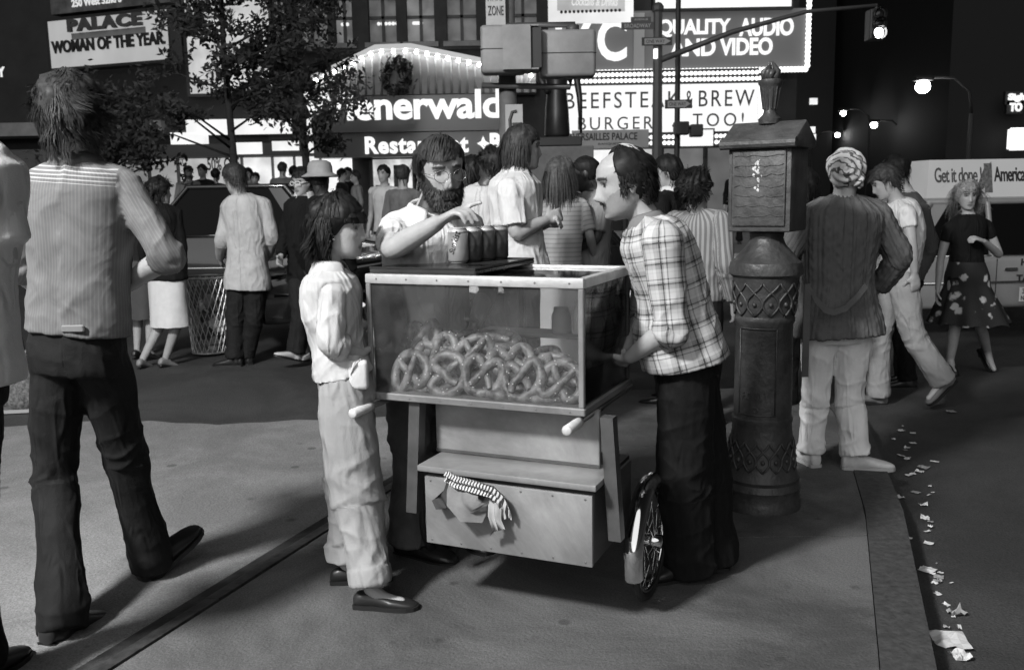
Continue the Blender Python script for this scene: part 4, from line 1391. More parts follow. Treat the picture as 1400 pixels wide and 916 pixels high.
# ------------------------------------------------------------------ cars
def sedan(name, label, loc, heading, L, Wd, Hh, paint, cat="car", glassm=None, group=None, tall=0.0):
    rz_ = math.atan2(heading[1], heading[0])
    t = thing(name, label, cat, loc, rz_, group)
    h = Wd / 2; belt = .86 + tall * .5
    side = [(-L / 2, .42), (-L / 2 + .03, .34), (L / 2 - .03, .34), (L / 2, .44), (L / 2 - .02, .70), (L / 2 - .10, .80), (L * .20, belt), (-L * .27, belt + .01), (-L / 2 + .12, .84), (-L / 2, .74)]
    m = MB(); m.prism(side, -h, h, None, .05, 3); m.obj("body", paint, t, True, 50)
    # greenhouse: pillars + roof
    z0, z1 = belt - .02, Hh
    xa, xb, xc, xd = L * .19, L * .08, -L * .16, -L * .26
    hi = h - .16
    m = MB()
    m.add([(xa, h - .06, z0), (xb, hi, z1), (xc, hi, z1), (xd, h - .06, z0), (xa, -h + .06, z0), (xb, -hi, z1), (xc, -hi, z1), (xd, -h + .06, z0)],
          [(0, 1, 2, 3), (7, 6, 5, 4), (0, 4, 5, 1), (3, 2, 6, 7), (0, 3, 7, 4)])
    m.obj("windows", glassm or WINDARK, t)
    m = MB(); m.bbox(xc - .05, xb + .05, -hi - .02, hi + .02, z1 - .03, z1 + .035, .03, 3)
    roof = m.obj("roof", paint, t, True, 50)
    for sg in (-1, 1):
        for (p, q, r_) in (((xa, sg * (h - .06), z0), (xb, sg * hi, z1), .032), ((xd, sg * (h - .06), z0), (xc, sg * hi, z1), .05), (((xa + xd) / 2, sg * (h - .055), z0), ((xb + xc) / 2, sg * (hi + .002), z1), .03)):
            MB().tube([p, q], r_, 8).obj("pillar", paint, t, True, 50)
        m = MB()
        m.add([(xd, sg * (h - .052), z0), (xd + .35, sg * (h - .052), z0), (xc + .22, sg * (hi + .008), z1), (xc, sg * (hi + .008), z1), (xd, sg * (h - .075), z0), (xd + .35, sg * (h - .075), z0), (xc + .22, sg * (hi - .01), z1), (xc, sg * (hi - .01), z1)],
              [(0, 1, 2, 3), (4, 7, 6, 5), (1, 5, 6, 2)])
        m.obj("quarter_panel", paint, t)
    for sg in (-1, 1):
        m = MB(); m.tube([(xa - .03, sg * (h - .045), belt + .01), (xd + .1, sg * (h - .045), belt + .015)], .012, 6); m.tube([(L / 2 - .15, sg * (h + .006), .62), (-L / 2 + .15, sg * (h + .006), .62)], .014, 6); m.obj("chrome_trim", CHROME, t, True)
        for k in (0, 1):
            x0 = L * .175 - k * L * .205
            m = MB(); m.box(x0 - .004, x0 + .004, sg * h - .003, sg * h + .003, .40, belt - .02); 
            d_ = m.obj("door_seam", BLACK, t)
            m = MB(); m.bbox(x0 - L * .19, x0 - L * .19 + .14, min(sg * h, sg * (h + .03)), max(sg * h, sg * (h + .03)), .74, .77, .008, 1); m.obj("door_handle", CHROME, t)
        for wx in (L * .30, -L * .30):
            mw = Matrix.Translation((wx, sg * (h - .10), .335)) @ Matrix.Rotation(R(90), 4, 'X')
            m = MB(); m.lathe([(.20, -.1), (.30, -.1), (.335, -.07), (.335, .07), (.30, .1), (.20, .1)], 24, mw); wo = m.obj("wheel", RUBBER, t, True, 40)
            m = MB(); m.lathe([(.205, -.07), (.19, -.105), (.12, -.115), (.05, -.13), (.01, -.13)], 20, mw); m.lathe([(.205, .07), (.19, .105), (.12, .115), (.05, .13), (.01, .13)], 20, mw); m.obj("hubcap", CHROME, wo, True)
    for x0, x1 in ((L / 2 - .03, L / 2 + .10), (-L / 2 - .10, -L / 2 + .03)):
        m = MB(); m.bbox(x0, x1, -h - .01, h + .01, .42, .56, .035, 2); m.obj("bumper", CHROME, t, True, 50)
    m = MB()
    for k in range(6):
        m.box(L / 2 - .03, L / 2 + .012, -h * .5, h * .5, .585 + k * .022, .594 + k * .022)
    m.obj("grille", CHROME, t)
    for sg in (-1, 1):
        m = MB(); m.lathe([(.085, -.02), (.085, .02), (.07, .03), (.01, .038)], 16, Matrix.Translation((L / 2 - .01, sg * h * .72, .64)) @ Matrix.Rotation(R(90), 4, 'Y')); m.obj("headlight", M("headlight", .6, .15), t, True)
        m = MB(); m.bbox(-L / 2 - .015, -L / 2 + .03, sg * h * .72 - .13, sg * h * .72 + .13, .6, .72, .015, 1); m.obj("taillight", M("taillight", .12, .3), t)
    return t


PAINTD = M("black_car_paint", .012, .18, (3, .2), spec=.5, coat=.8)
PAINTT = M("taxi_paint", .24, .3, (2.5, .12), coat=.4)
c0 = P(330, 300, 12.9)
sedan("parked_car", "long black sedan parked behind the man in the pale blazer", (c0.x, 12.9, gz(c0.x, 12.9)), (-1, .02), 5.3, 1.95, 1.66, PAINTD, tall=.34)
sedan("parked_car", "black sedan with chrome bumper angled behind the bearded man", (-.35, 10.5, gz(-.35, 10.5)), (-.93, -.37), 5.2, 1.95, 1.52, PAINTD, tall=.2)
c1 = P(1318, 300, 10.6)
taxi = sedan("taxi", "pale taxi with a large roof advertisement behind the blonde woman", (c1.x, 10.6, gz(c1.x, 10.6)), (1, .05), 5.3, 1.95, 1.46, PAINTT, "taxi", tall=.05)
zr = 1.50
m = MB(); sw = .55
m.add([(-sw - .05, -.28, zr), (sw + .09, -.28, zr), (sw, -.20, zr + .42), (-sw, -.20, zr + .42), (-sw - .05, .28, zr), (sw + .09, .28, zr), (sw, .2, zr + .42), (-sw, .2, zr + .42)],
      [(0, 1, 2, 3), (4, 7, 6, 5), (3, 2, 6, 7), (0, 3, 7, 4), (1, 5, 6, 2), (0, 4, 5, 1)])
rs = m.obj("roof_sign", EM("roof_sign_face", .30, noise=(1.5, .1)), taxi)
tl_ = Matrix.Translation((0, -.28, zr)) @ Matrix.Rotation(-math.atan2(.08, .42), 4, 'X')
lettering("lettering", "Get it done !", -.50, .17, .54, .17, M("ad_grey", .06), rs, -.004, .006, .012, .9, tl_)
lettering("lettering", "America", .18, .17, .36, .17, DK, rs, -.004, .006, .02, .9, tl_)
m = MB(); m.box(.07, .16, -.006, -.003, .05, .38, tl_); m.add([tl_ @ Vector(q) for q in ((-.06, -.008, .03), (.06, -.008, .10), (.16, -.008, .4), (.07, -.008, .33))], [(0, 1, 2, 3)]); m.obj("printed_figure", M("ad_figure", .10, .6, (30, .8)), rs)
m = MB(); m.bbox(-sw - .08, sw + .12, -.31, .31, zr - .05, zr - .002, .01, 1); m.obj("sign_base", STEELD, rs)
for i, (s_, x_, z_, w_, h_) in enumerate((("HOP UP!", .10, .79, .40, .075), ("TAXI INC", .06, .62, .46, .075))):
    lettering("lettering", s_, x_, z_, w_, h_, DK, taxi, -.978, .006, .02)
m = MB(); m.box(.10, .52, -.984, -.979, .41, .56); ap = m.obj("address_plate", M("plate_white", .7), taxi)
lettering("lettering", "30 10 AVE", .13, .495, .34, .05, DK, ap, -.985, .004, .01); lettering("lettering", "NEW YORK N.Y.", .12, .425, .38, .045, DK, ap, -.985, .004, .01)

# ------------------------------------------------------------------ wire litter basket
c = G(288, 484, gz(-3, 9))
wb = thing("litter_basket", "wire mesh litter basket filled with paper beside the man in the blazer", "litter bin", (c.x, c.y, gz(c.x, c.y)))
m = MB(); Hb, r0, r1 = .78, .17, .22
for i in range(22):
    for sg in (-1, 1):
        a0 = 2 * math.pi * i / 22
        m.tube([((r0 + (r1 - r0) * k / 8) * math.cos(a0 + sg * k * .16), (r0 + (r1 - r0) * k / 8) * math.sin(a0 + sg * k * .16), .03 + (Hb - .03) * k / 8) for k in range(9)], .0045, 4)
m.obj("wire_mesh", M("galvanised", .42, .4, metal=.5), wb)
m = MB()
for rr, zz_ in ((r0, .03), (r1, Hb)):
    m.tube([(rr * math.cos(6.283 * i / 24), rr * math.sin(6.283 * i / 24), zz_) for i in range(24)], .011, 6, closed=True)
m.lathe([(r0 * .97, .02), (r0 * .97, .035)], 20)
m.obj("rims", M("galvanised", .42), wb, True)
rg = np.random.RandomState(12)
for k in range(9):
    a = rg.rand() * 6.28; rr = .1 * rg.rand()
    bm = bmesh.new(); bmesh.ops.create_icosphere(bm, subdivisions=2, radius=.085)
    for v in bm.verts:
        v.co *= 1 + .35 * rg.randn() * .6
    m = MB(); m.add([v.co + Vector((rr * math.cos(a), rr * math.sin(a), .1 + k * .065)) for v in bm.verts], [[v.index for v in f.verts] for f in bm.faces]); bm.free()
    o = m.obj("crumpled_paper", M("paper_%d" % (k % 3), (.5, .25, .08)[k % 3], .8), None)
    o.location = wb.location
    tag(o, ("pale", "grey", "dark")[k % 3] + " crumpled paper inside the wire litter basket", "paper", "rubbish in the litter basket")

# shopping bag at the left edge
c = G(24, 566, -.02)
sb = thing("shopping_bag", "dark mottled shopping bag standing on the crossing at the left edge", "bag", (c.x, c.y + .08, -.016), R(10))
m = MB()
prof = [(.13, .08), (.14, .085), (.125, .07), (.10, .05), (.07, .02)]
zs = [0, .1, .25, .36, .46]
vs = []
for (a, b), z_ in zip(prof, zs):
    for k in range(24):
        th = 2 * math.pi * k / 24
        vs.append((a * abs(math.cos(th)) ** .6 * np.sign(math.cos(th)) + .006 * math.sin(5 * th + z_ * 20), b * abs(math.sin(th)) ** .6 * np.sign(math.sin(th)) + .006 * math.cos(7 * th), z_))
m.add(vs, [(i * 24 + j, i * 24 + (j + 1) % 24, (i + 1) * 24 + (j + 1) % 24, (i + 1) * 24 + j) for i in range(4) for j in range(24)] + [tuple(range(23, -1, -1)), tuple(range(96, 120))])
m.obj("sack", M("bag_mottled", .10, .7, (40, .95), (40, .6)), sb, True)
m = MB(); m.tube([(-.05, 0, .45), (-.04, 0, .56), (0, 0, .6), (.04, 0, .56), (.05, 0, .45)], .008, 6); m.obj("handle", BLACK, sb, True)
m = MB(); m.box(-.142, .142, -.092, .092, .005, .03); m.obj("base_band", M("bag_band", .3), sb)

# ------------------------------------------------------------------ litter in the gutter
rg = np.random.RandomState(21)
LW = M("litter_white", .62, .8, (20, .15))
lit = [(1300, 562, .05, 0), (1222, 600, .02, 1), (1248, 605, .03, 0), (1232, 622, .05, 2), (1262, 638, .05, 0), (1245, 648, .06, 2), (1278, 630, .04, 2), (1232, 680, .03, 1), (1252, 672, .03, 0), (1275, 672, .02, 2), (1262, 690, .03, 1), (1268, 725, .03, 2), (1272, 712, .02, 0), (1244, 735, .02, 1), (1268, 778, .05, 0), (1278, 796, .02, 1), (1308, 838, .05, 1), (1312, 856, .03, 2), (1298, 876, .10, 0), (1312, 900, .05, 1), (1192, 550, .05, 0), (1240, 612, .03, 1)]
for _k in range(26):
    _y = 575 + 330 * rg.rand() ** 1.3
    lit.append((float(np.interp(_y, [570, 640, 700, 780, 916], [1215, 1245, 1258, 1272, 1300])) + abs(rg.randn()) * 14, _y, .012 + .022 * rg.rand(), int(rg.randint(3))))
for i, (px, py, s_, kd) in enumerate(lit):
    q = G(px, py, gz(2.2, 4) + .01)
    zq = gz(q.x, q.y)
    if q.x < xr(q.y) + .03 and q.y < 6.8:
        q.x = xr(q.y) + .04 + s_ * .6
    bm = bmesh.new()
    s_ *= .62
    bmesh.ops.create_grid(bm, x_segments=4, y_segments=4, size=s_)
    asp = (1.0, .7, .25)[kd] + .2 * rg.rand()
    for v in bm.verts:
        v.co.y *= asp
        v.co.z = abs(rg.randn()) * s_ * (.12, .4, .1)[kd] + .003
    o = MB().add([v.co for v in bm.verts], [[v.index for v in f.verts] for f in bm.faces]).obj("paper_scrap", LW if i % 4 else M("litter_grey", .3, .8), None)
    bm.free()
    o.location = (q.x, q.y, gz(q.x, q.y) + .004)
    o.rotation_euler = (0, 0, rg.rand() * 3 - 1)
    tag(o, ("flat torn sheet of pale paper lying in the gutter by the kerb", "crumpled scrap of pale paper lying in the gutter by the kerb", "narrow strip of pale paper lying in the gutter by the kerb")[kd], "litter", "paper litter along the kerb")

# ================================================================== people
HZ = np.array([-.118, -.105, -.09, -.07, -.045, -.02, .01, .04, .07, .095, .11, .118])
HYF = np.array([.052, .076, .080, .081, .082, .084, .086, .091, .084, .060, .032, .004])
HYB = np.array([.004, -.004, -.022, -.045, -.070, -.086, -.097, -.101, -.092, -.066, -.036, -.004])
HW = np.array([.012, .036, .049, .058, .064, .068, .0715, .0745, .0705, .053, .030, .004])


def head_surf(th, z, jaw=1.0):
    """point on the skull for angle th (0 = front) and height z, arrays"""
    yf, yb, w_ = np.interp(z, HZ, HYF), np.interp(z, HZ, HYB), np.interp(z, HZ, HW)
    w_ = w_ * (1 + (jaw - 1) * np.clip((-.01 - z) / .08, 0, 1))
    c, s = np.cos(th), np.sin(th)
    yc = (yf + yb) * .5 * np.clip((.02 - z) / .14, 0, 1) - .006 * np.clip((z + .06) / .1, 0, 1)
    y = np.where(c > 0, yc + (yf - yc) * np.abs(c) ** .92, yc + (yb - yc) * np.abs(c) ** .95)
    x = w_ * np.sign(s) * np.abs(s) ** .86
    return np.stack([x, y, z + 0 * th], -1)


def gauss(a, s):
    return np.exp(-(a / s) ** 2)


def head_mesh(jaw=1.0, nose=1.0, chin=1.0, nt_=64, nz=64):
    zz = -.118 * np.cos(np.linspace(0, np.pi, nz))
    th = np.linspace(0, 2 * np.pi, nt_, endpoint=False)
    Z, T = np.meshgrid(zz, th, indexing='ij')
    V = head_surf(T.ravel(), Z.ravel(), jaw)
    x, y, z = V[:, 0], V[:, 1], V[:, 2]
    fr = np.clip((y - .02) / .03, 0, 1)
    na = np.interp(z, [-.056, -.049, -.042, -.033, -.02, 0, .016, .03], [0, .006, .021, .029, .021, .013, .005, 0]) * nose
    ns = np.interp(z, [-.05, -.035, -.01, .02], [.017, .0145, .0105, .010])
    d = na * gauss(x, ns)
    d += .007 * gauss(z + .061, .006) * gauss(x, .021) + .007 * gauss(z + .076, .006) * gauss(x, .019) - .006 * gauss(z + .0685, .0032) * gauss(x, .021)
    d += .008 * chin * gauss(z + .102, .014) * gauss(x, .022) - .003 * gauss(z + .088, .007) * gauss(x, .03)
    for sx in (-1, 1):
        d -= .013 * gauss(x - sx * .032, .017) * gauss(z - .011, .012)
        d += .0065 * gauss(x - sx * .032, .012) * gauss(z - .009, .0075)
        d += .005 * gauss(x - sx * .030, .024) * gauss(z - .031, .008)
        d += .004 * gauss(x - sx * .048, .018) * gauss(z + .018, .016)
    V[:, 1] += d * fr
    f = []
    for i in range(nz - 1):
        for j in range(nt_):
            f.append((i * nt_ + j, i * nt_ + (j + 1) % nt_, (i + 1) * nt_ + (j + 1) % nt_, (i + 1) * nt_ + j))
    f.append(tuple(range(nt_ - 1, -1, -1)))
    f.append(tuple(range((nz - 1) * nt_, nz * nt_)))
    return V, f


def v3(a):
    return np.array(a, float)


def nrm(a):
    a = np.asarray(a, float)
    return a / max(np.linalg.norm(a), 1e-9)


def crom(A, n):
    A = np.asarray(A, float)
    out = []
    k = len(A)
    for i in range(k - 1):
        p0, p1, p2, p3 = A[max(i - 1, 0)], A[i], A[i + 1], A[min(i + 2, k - 1)]
        for j in range(n):
            t = j / n
            out.append(.5 * (2 * p1 + (p2 - p0) * t + (2 * p0 - 5 * p1 + 4 * p2 - p3) * t * t + (3 * p1 - p0 - 3 * p2 + p3) * t ** 3))
    out.append(A[-1])
    return np.array(out)


class Vol:
    def __init__(s):
        s.v, s.f, s.n, s.segs = [], [], 0, []

    def add(s, v, f):
        s.v.append(np.asarray(v, float))
        s.f += [tuple(i + s.n for i in q) for q in f]
        s.n += len(v)

    def loft(s, secs, n=20, ex=2.0):
        """secs: (center, axis a, axis b, ra, rb)"""
        th = np.linspace(0, 2 * np.pi, n, endpoint=False)
        c, si = np.cos(th), np.sin(th)
        c = np.sign(c) * np.abs(c) ** (2 / ex)
        si = np.sign(si) * np.abs(si) ** (2 / ex)
        V = []
        for (o, a, b, ra, rb) in secs:
            V.append(o[None] + np.outer(c * ra, a) + np.outer(si * rb, b))
        k = len(secs)
        F = [(i * n + j, i * n + (j + 1) % n, (i + 1) * n + (j + 1) % n, (i + 1) * n + j) for i in range(k - 1) for j in range(n)]
        F += [tuple(range(n - 1, -1, -1)), tuple(range((k - 1) * n, k * n))]
        s.add(np.concatenate(V), F)

    def limb(s, pts, rads, n=14, sub=5, flat=1.0, ref=(0, 0, 1), cap0=True, cap1=True, lin=False):
        A = np.concatenate([np.asarray(pts, float), np.asarray(rads, float)[:, None]], 1)
        A = crom(A, sub)
        p, r = A[:, :3], np.maximum(A[:, 3], .002)
        t = np.gradient(p, axis=0)
        t /= np.linalg.norm(t, axis=1)[:, None] + 1e-9
        a = np.cross(t[0], ref)
        a = nrm(a) if np.linalg.norm(a) > .1 else nrm(np.cross(t[0], (1, .3, 0)))
        secs = []
        if cap0:
            for q in (.95, .6):
                secs.append((p[0] - t[0] * r[0] * q, a, np.cross(t[0], a), r[0] * math.sqrt(1 - q * q), r[0] * flat * math.sqrt(1 - q * q)))
        for i in range(len(p)):
            a = nrm(a - t[i] * (a @ t[i]))
            secs.append((p[i], a, np.cross(t[i], a), r[i], r[i] * flat))
        if cap1:
            for q in (.6, .95):
                secs.append((p[-1] + t[-1] * r[-1] * q, a, np.cross(t[-1], a), r[-1] * math.sqrt(1 - q * q), r[-1] * flat * math.sqrt(1 - q * q)))
        s.loft(secs, n)

    def ell(s, c, R3, rad, n=14):
        zz = np.linspace(0, np.pi, 9)
        secs = []
        for q in zz:
            sn = max(math.sin(q), .05)
            secs.append((c - R3[:, 2] * rad[2] * math.cos(q), R3[:, 0], R3[:, 1], rad[0] * sn, rad[1] * sn))
        s.loft(secs, n)

    def remesh(s, voxel, smooth=2, name="m"):
        me = bpy.data.meshes.new(name)
        me.from_pydata(np.concatenate(s.v).tolist(), [], s.f)
        bm = bmesh.new()
        bm.from_mesh(me)
        bmesh.ops.recalc_face_normals(bm, faces=bm.faces[:])
        bm.to_mesh(me)
        bm.free()
        o = bpy.data.objects.new("tmp", me)
        TMP.collection.objects.link(o)
        md = o.modifiers.new("r", 'REMESH')
        md.mode = 'VOXEL'
        md.voxel_size = voxel
        md.use_smooth_shade = True
        if smooth:
            sm = o.modifiers.new("s", 'SMOOTH')
            sm.factor = .5
            sm.iterations = smooth
        TVL.update()
        TDG = TVL.depsgraph
        out = bpy.data.meshes.new_from_object(o.evaluated_get(TDG), depsgraph=TDG)
        bpy.data.objects.remove(o)
        bpy.data.meshes.remove(me)
        return out


def get_co(me):
    a = np.empty(len(me.vertices) * 3)
    me.vertices.foreach_get("co", a)
    return a.reshape(-1, 3)


def get_no(me):
    a = np.empty(len(me.vertices) * 3)
    me.vertices.foreach_get("normal", a)
    return a.reshape(-1, 3)


def set_attr(me, name, val):
    at = me.attributes.new(name, 'FLOAT', 'POINT')
    at.data.foreach_set("value", np.asarray(val, np.float32))


def finish(me, name, mat, root):
    co = get_co(me) - np.array(root.location)[None]
    me.vertices.foreach_set("co", co.ravel())
    me.materials.clear()
    me.materials.append(mat)
    me.polygons.foreach_set("use_smooth", np.ones(len(me.polygons), bool))
    me.update()
    me.name = name
    return link(bpy.data.objects.new(name, me), root)


def guv(pts, segs):
    """u around, v along the nearest garment tube; segs: (p0, p1, side, front, radius, v0)"""
    best = np.full(len(pts), 1e9)
    u = np.zeros(len(pts)); v = np.zeros(len(pts)); idx = np.zeros(len(pts), int)
    for k, (p0, p1, sd_, fr, rd, v0) in enumerate(segs):
        ax = p1 - p0
        L_ = np.linalg.norm(ax)
        ax = ax / L_
        t = (pts - p0) @ ax
        tc = np.clip(t, 0, L_)
        dv = pts - p0 - tc[:, None] * ax
        d = np.linalg.norm(dv, axis=1) / rd
        ang = np.arctan2(dv @ sd_, dv @ fr)
        mk = d < best
        best = np.where(mk, d, best)
        u = np.where(mk, ang * rd, u)
        v = np.where(mk, v0 + t, v)
        idx = np.where(mk, k, idx)
    return u, v, idx


def folds(me, segs, joints, amp, seed, knit=None, vstretch=1.0):
    co, no = get_co(me), get_no(me)
    u, v, idx = guv(co, segs)
    w = vnoise(co * 5, seed) * .25
    q = np.stack([u * 9 + w * 3, v * 2.2 * vstretch + w * 2, idx * 7.7], 1)
    r1 = (1 - np.abs(vnoise(q, seed + 1))) ** 5
    q2 = np.stack([u * 5 + v * 7 + w * 2, v * 8 - u * 7 + w * 2, idx * 3.3], 1)
    r2 = (1 - np.abs(vnoise(q2, seed + 2))) ** 4
    q3 = np.stack([u * 6 - v * 8 + w * 2, v * 9 + u * 6, idx * 4.1], 1)
    r3 = (1 - np.abs(vnoise(q3, seed + 9))) ** 4
    amp = amp * 1.5
    jw = np.zeros(len(co))
    for j, s_ in joints:
        jw = np.maximum(jw, np.exp(-(np.linalg.norm(co - j, axis=1) / s_) ** 2))
    d = amp * (.8 * r1 * (1 - .5 * jw) + .7 * vnoise(co * 4.5, seed + 3) + .25 * r3)
    d += amp * jw * (1.3 * r2 + .9 * r3)
    d -= amp * .3
    if knit is not None:
        d = d * .6 + knit(u, v, idx)
    me.vertices.foreach_set("co", (co + no * d[:, None]).ravel())
    set_attr(me, "gu", u)
    set_attr(me, "gv", v)
    me.update()


def hand(vol, wr, d, pn, side, k=1.0, curl=.5, spread=.12, point=False, r=.0088):
    """wrist, direction of the hand, palm normal, side=+1 right hand; five separate fingers"""
    d = nrm(d); pn = nrm(pn - d * (pn @ d)); x = np.cross(d, pn) * side  # towards the thumb
    P0 = wr
    vol.loft([(P0 - d * .02 * k, x, pn, .026 * k, .020 * k), (P0 + d * .01 * k, x, pn, .028 * k, .019 * k), (P0 + d * .05 * k, x, pn, .040 * k, .016 * k), (P0 + d * .085 * k, x, pn, .041 * k, .014 * k), (P0 + d * .095 * k, x, pn, .034 * k, .010 * k)], 14, 2.6)
    for i, (off, L_) in enumerate(((.029, .074), (.0095, .082), (-.010, .077), (-.028, .060))):
        c = curl if not (point and i == 0) else .12
        c = c * (1 + .12 * i)
        p = P0 + d * .088 * k + x * off * k
        dr = nrm(d + x * (off * spread * 12))
        pts = [p - dr * .012 * k]
        for seg, f in ((.45, .55), (.31, 1.0), (.24, .7)):
            a = c * f
            n_ = pn
            dr = nrm(dr * math.cos(a) + (n_ - dr * (n_ @ dr)) * math.sin(a))
            pts.append(p)
            p = p + dr * L_ * seg * k
        pts.append(p)
        vol.limb(pts, [r * k, r * 1.08 * k, r * k, r * .92 * k, r * .8 * k], 8, 3)
    p = P0 + d * .022 * k + x * .022 * k
    dt = nrm(d * .62 + x * .7 + pn * .35)
    p1 = p + dt * .042 * k
    dt2 = nrm(dt + d * .5 + pn * .25 * (1 + curl))
    p2 = p1 + dt2 * .032 * k
    p3 = p2 + nrm(dt2 + pn * .3 * curl - x * .2) * .024 * k
    vol.limb([p, p1, p2, p3], [.014 * k, .0115 * k, r * 1.12 * k, r * .9 * k], 8, 3)


def shoe(root, name, an, toe, mat, k=1.0, style="shoe", sole=None):
    """an = ankle joint, toe = direction; builds one shoe with its sole"""
    t = nrm(toe)
    s = nrm(np.cross(t, (0, 0, 1)))
    up = np.cross(s, t)
    b = an - up * .085 * k
    V = Vol()
    prof = [(-.078, .022, .030, .05), (-.070, .032, .036, .075), (-.03, .036, .045, .09), (.02, .037, .045, .085), (.07, .043, .035, .062), (.12, .048, .028, .048), (.16, .045, .022, .038), (.19, .033, .017, .028), (.205, .016, .012, .02)]
    secs = []
    for (y, w_, hh, top) in prof:
        if style == "flat":
            top *= .8
        secs.append((b + t * y * k + up * (top * .5 + .006) * k, s, up, w_ * k, (top * .5) * k))
    V.loft(secs, 16, 2.4)
    if style in ("shoe", "sneaker"):
        V.limb([an - up * .05 * k - t * .022 * k, an + up * .01 * k - t * .025 * k], [.045 * k, .042 * k], 12, 3)
    me = V.remesh(.008 if k > .9 else .012, 2)
    o = finish(me, name, mat, root)
    m = MB()
    n = len(prof)
    th_ = .016 if style != "heel" else .008
    L_ = [b + t * y * k + s * w_ * 1.06 * k for (y, w_, hh, top) in prof] + [b + t * y * k - s * w_ * 1.06 * k for (y, w_, hh, top) in prof[::-1]]
    lo_ = [Vector(q - up * .003 - np.array(root.location)) for q in L_]
    hi_ = [Vector(q + up * th_ - np.array(root.location)) for q in L_]
    kk = len(L_)
    m.add(lo_ + hi_, [tuple(range(kk)), tuple(range(2 * kk - 1, kk - 1, -1))] + [(i, (i + 1) % kk, (i + 1) % kk + kk, i + kk) for i in range(kk)])
    if style == "heel":
        hb = Vector(b - t * .06 * k - np.array(root.location)); m.tube([hb, hb + Vector((0, 0, -.06))], [.014, .006], 8)
    m.obj("sole", sole or BLACK, o)
    return o


def hair_mat(name, v, sh=.35):
    return M(name, v, .55, (60, .5), spec=.22)


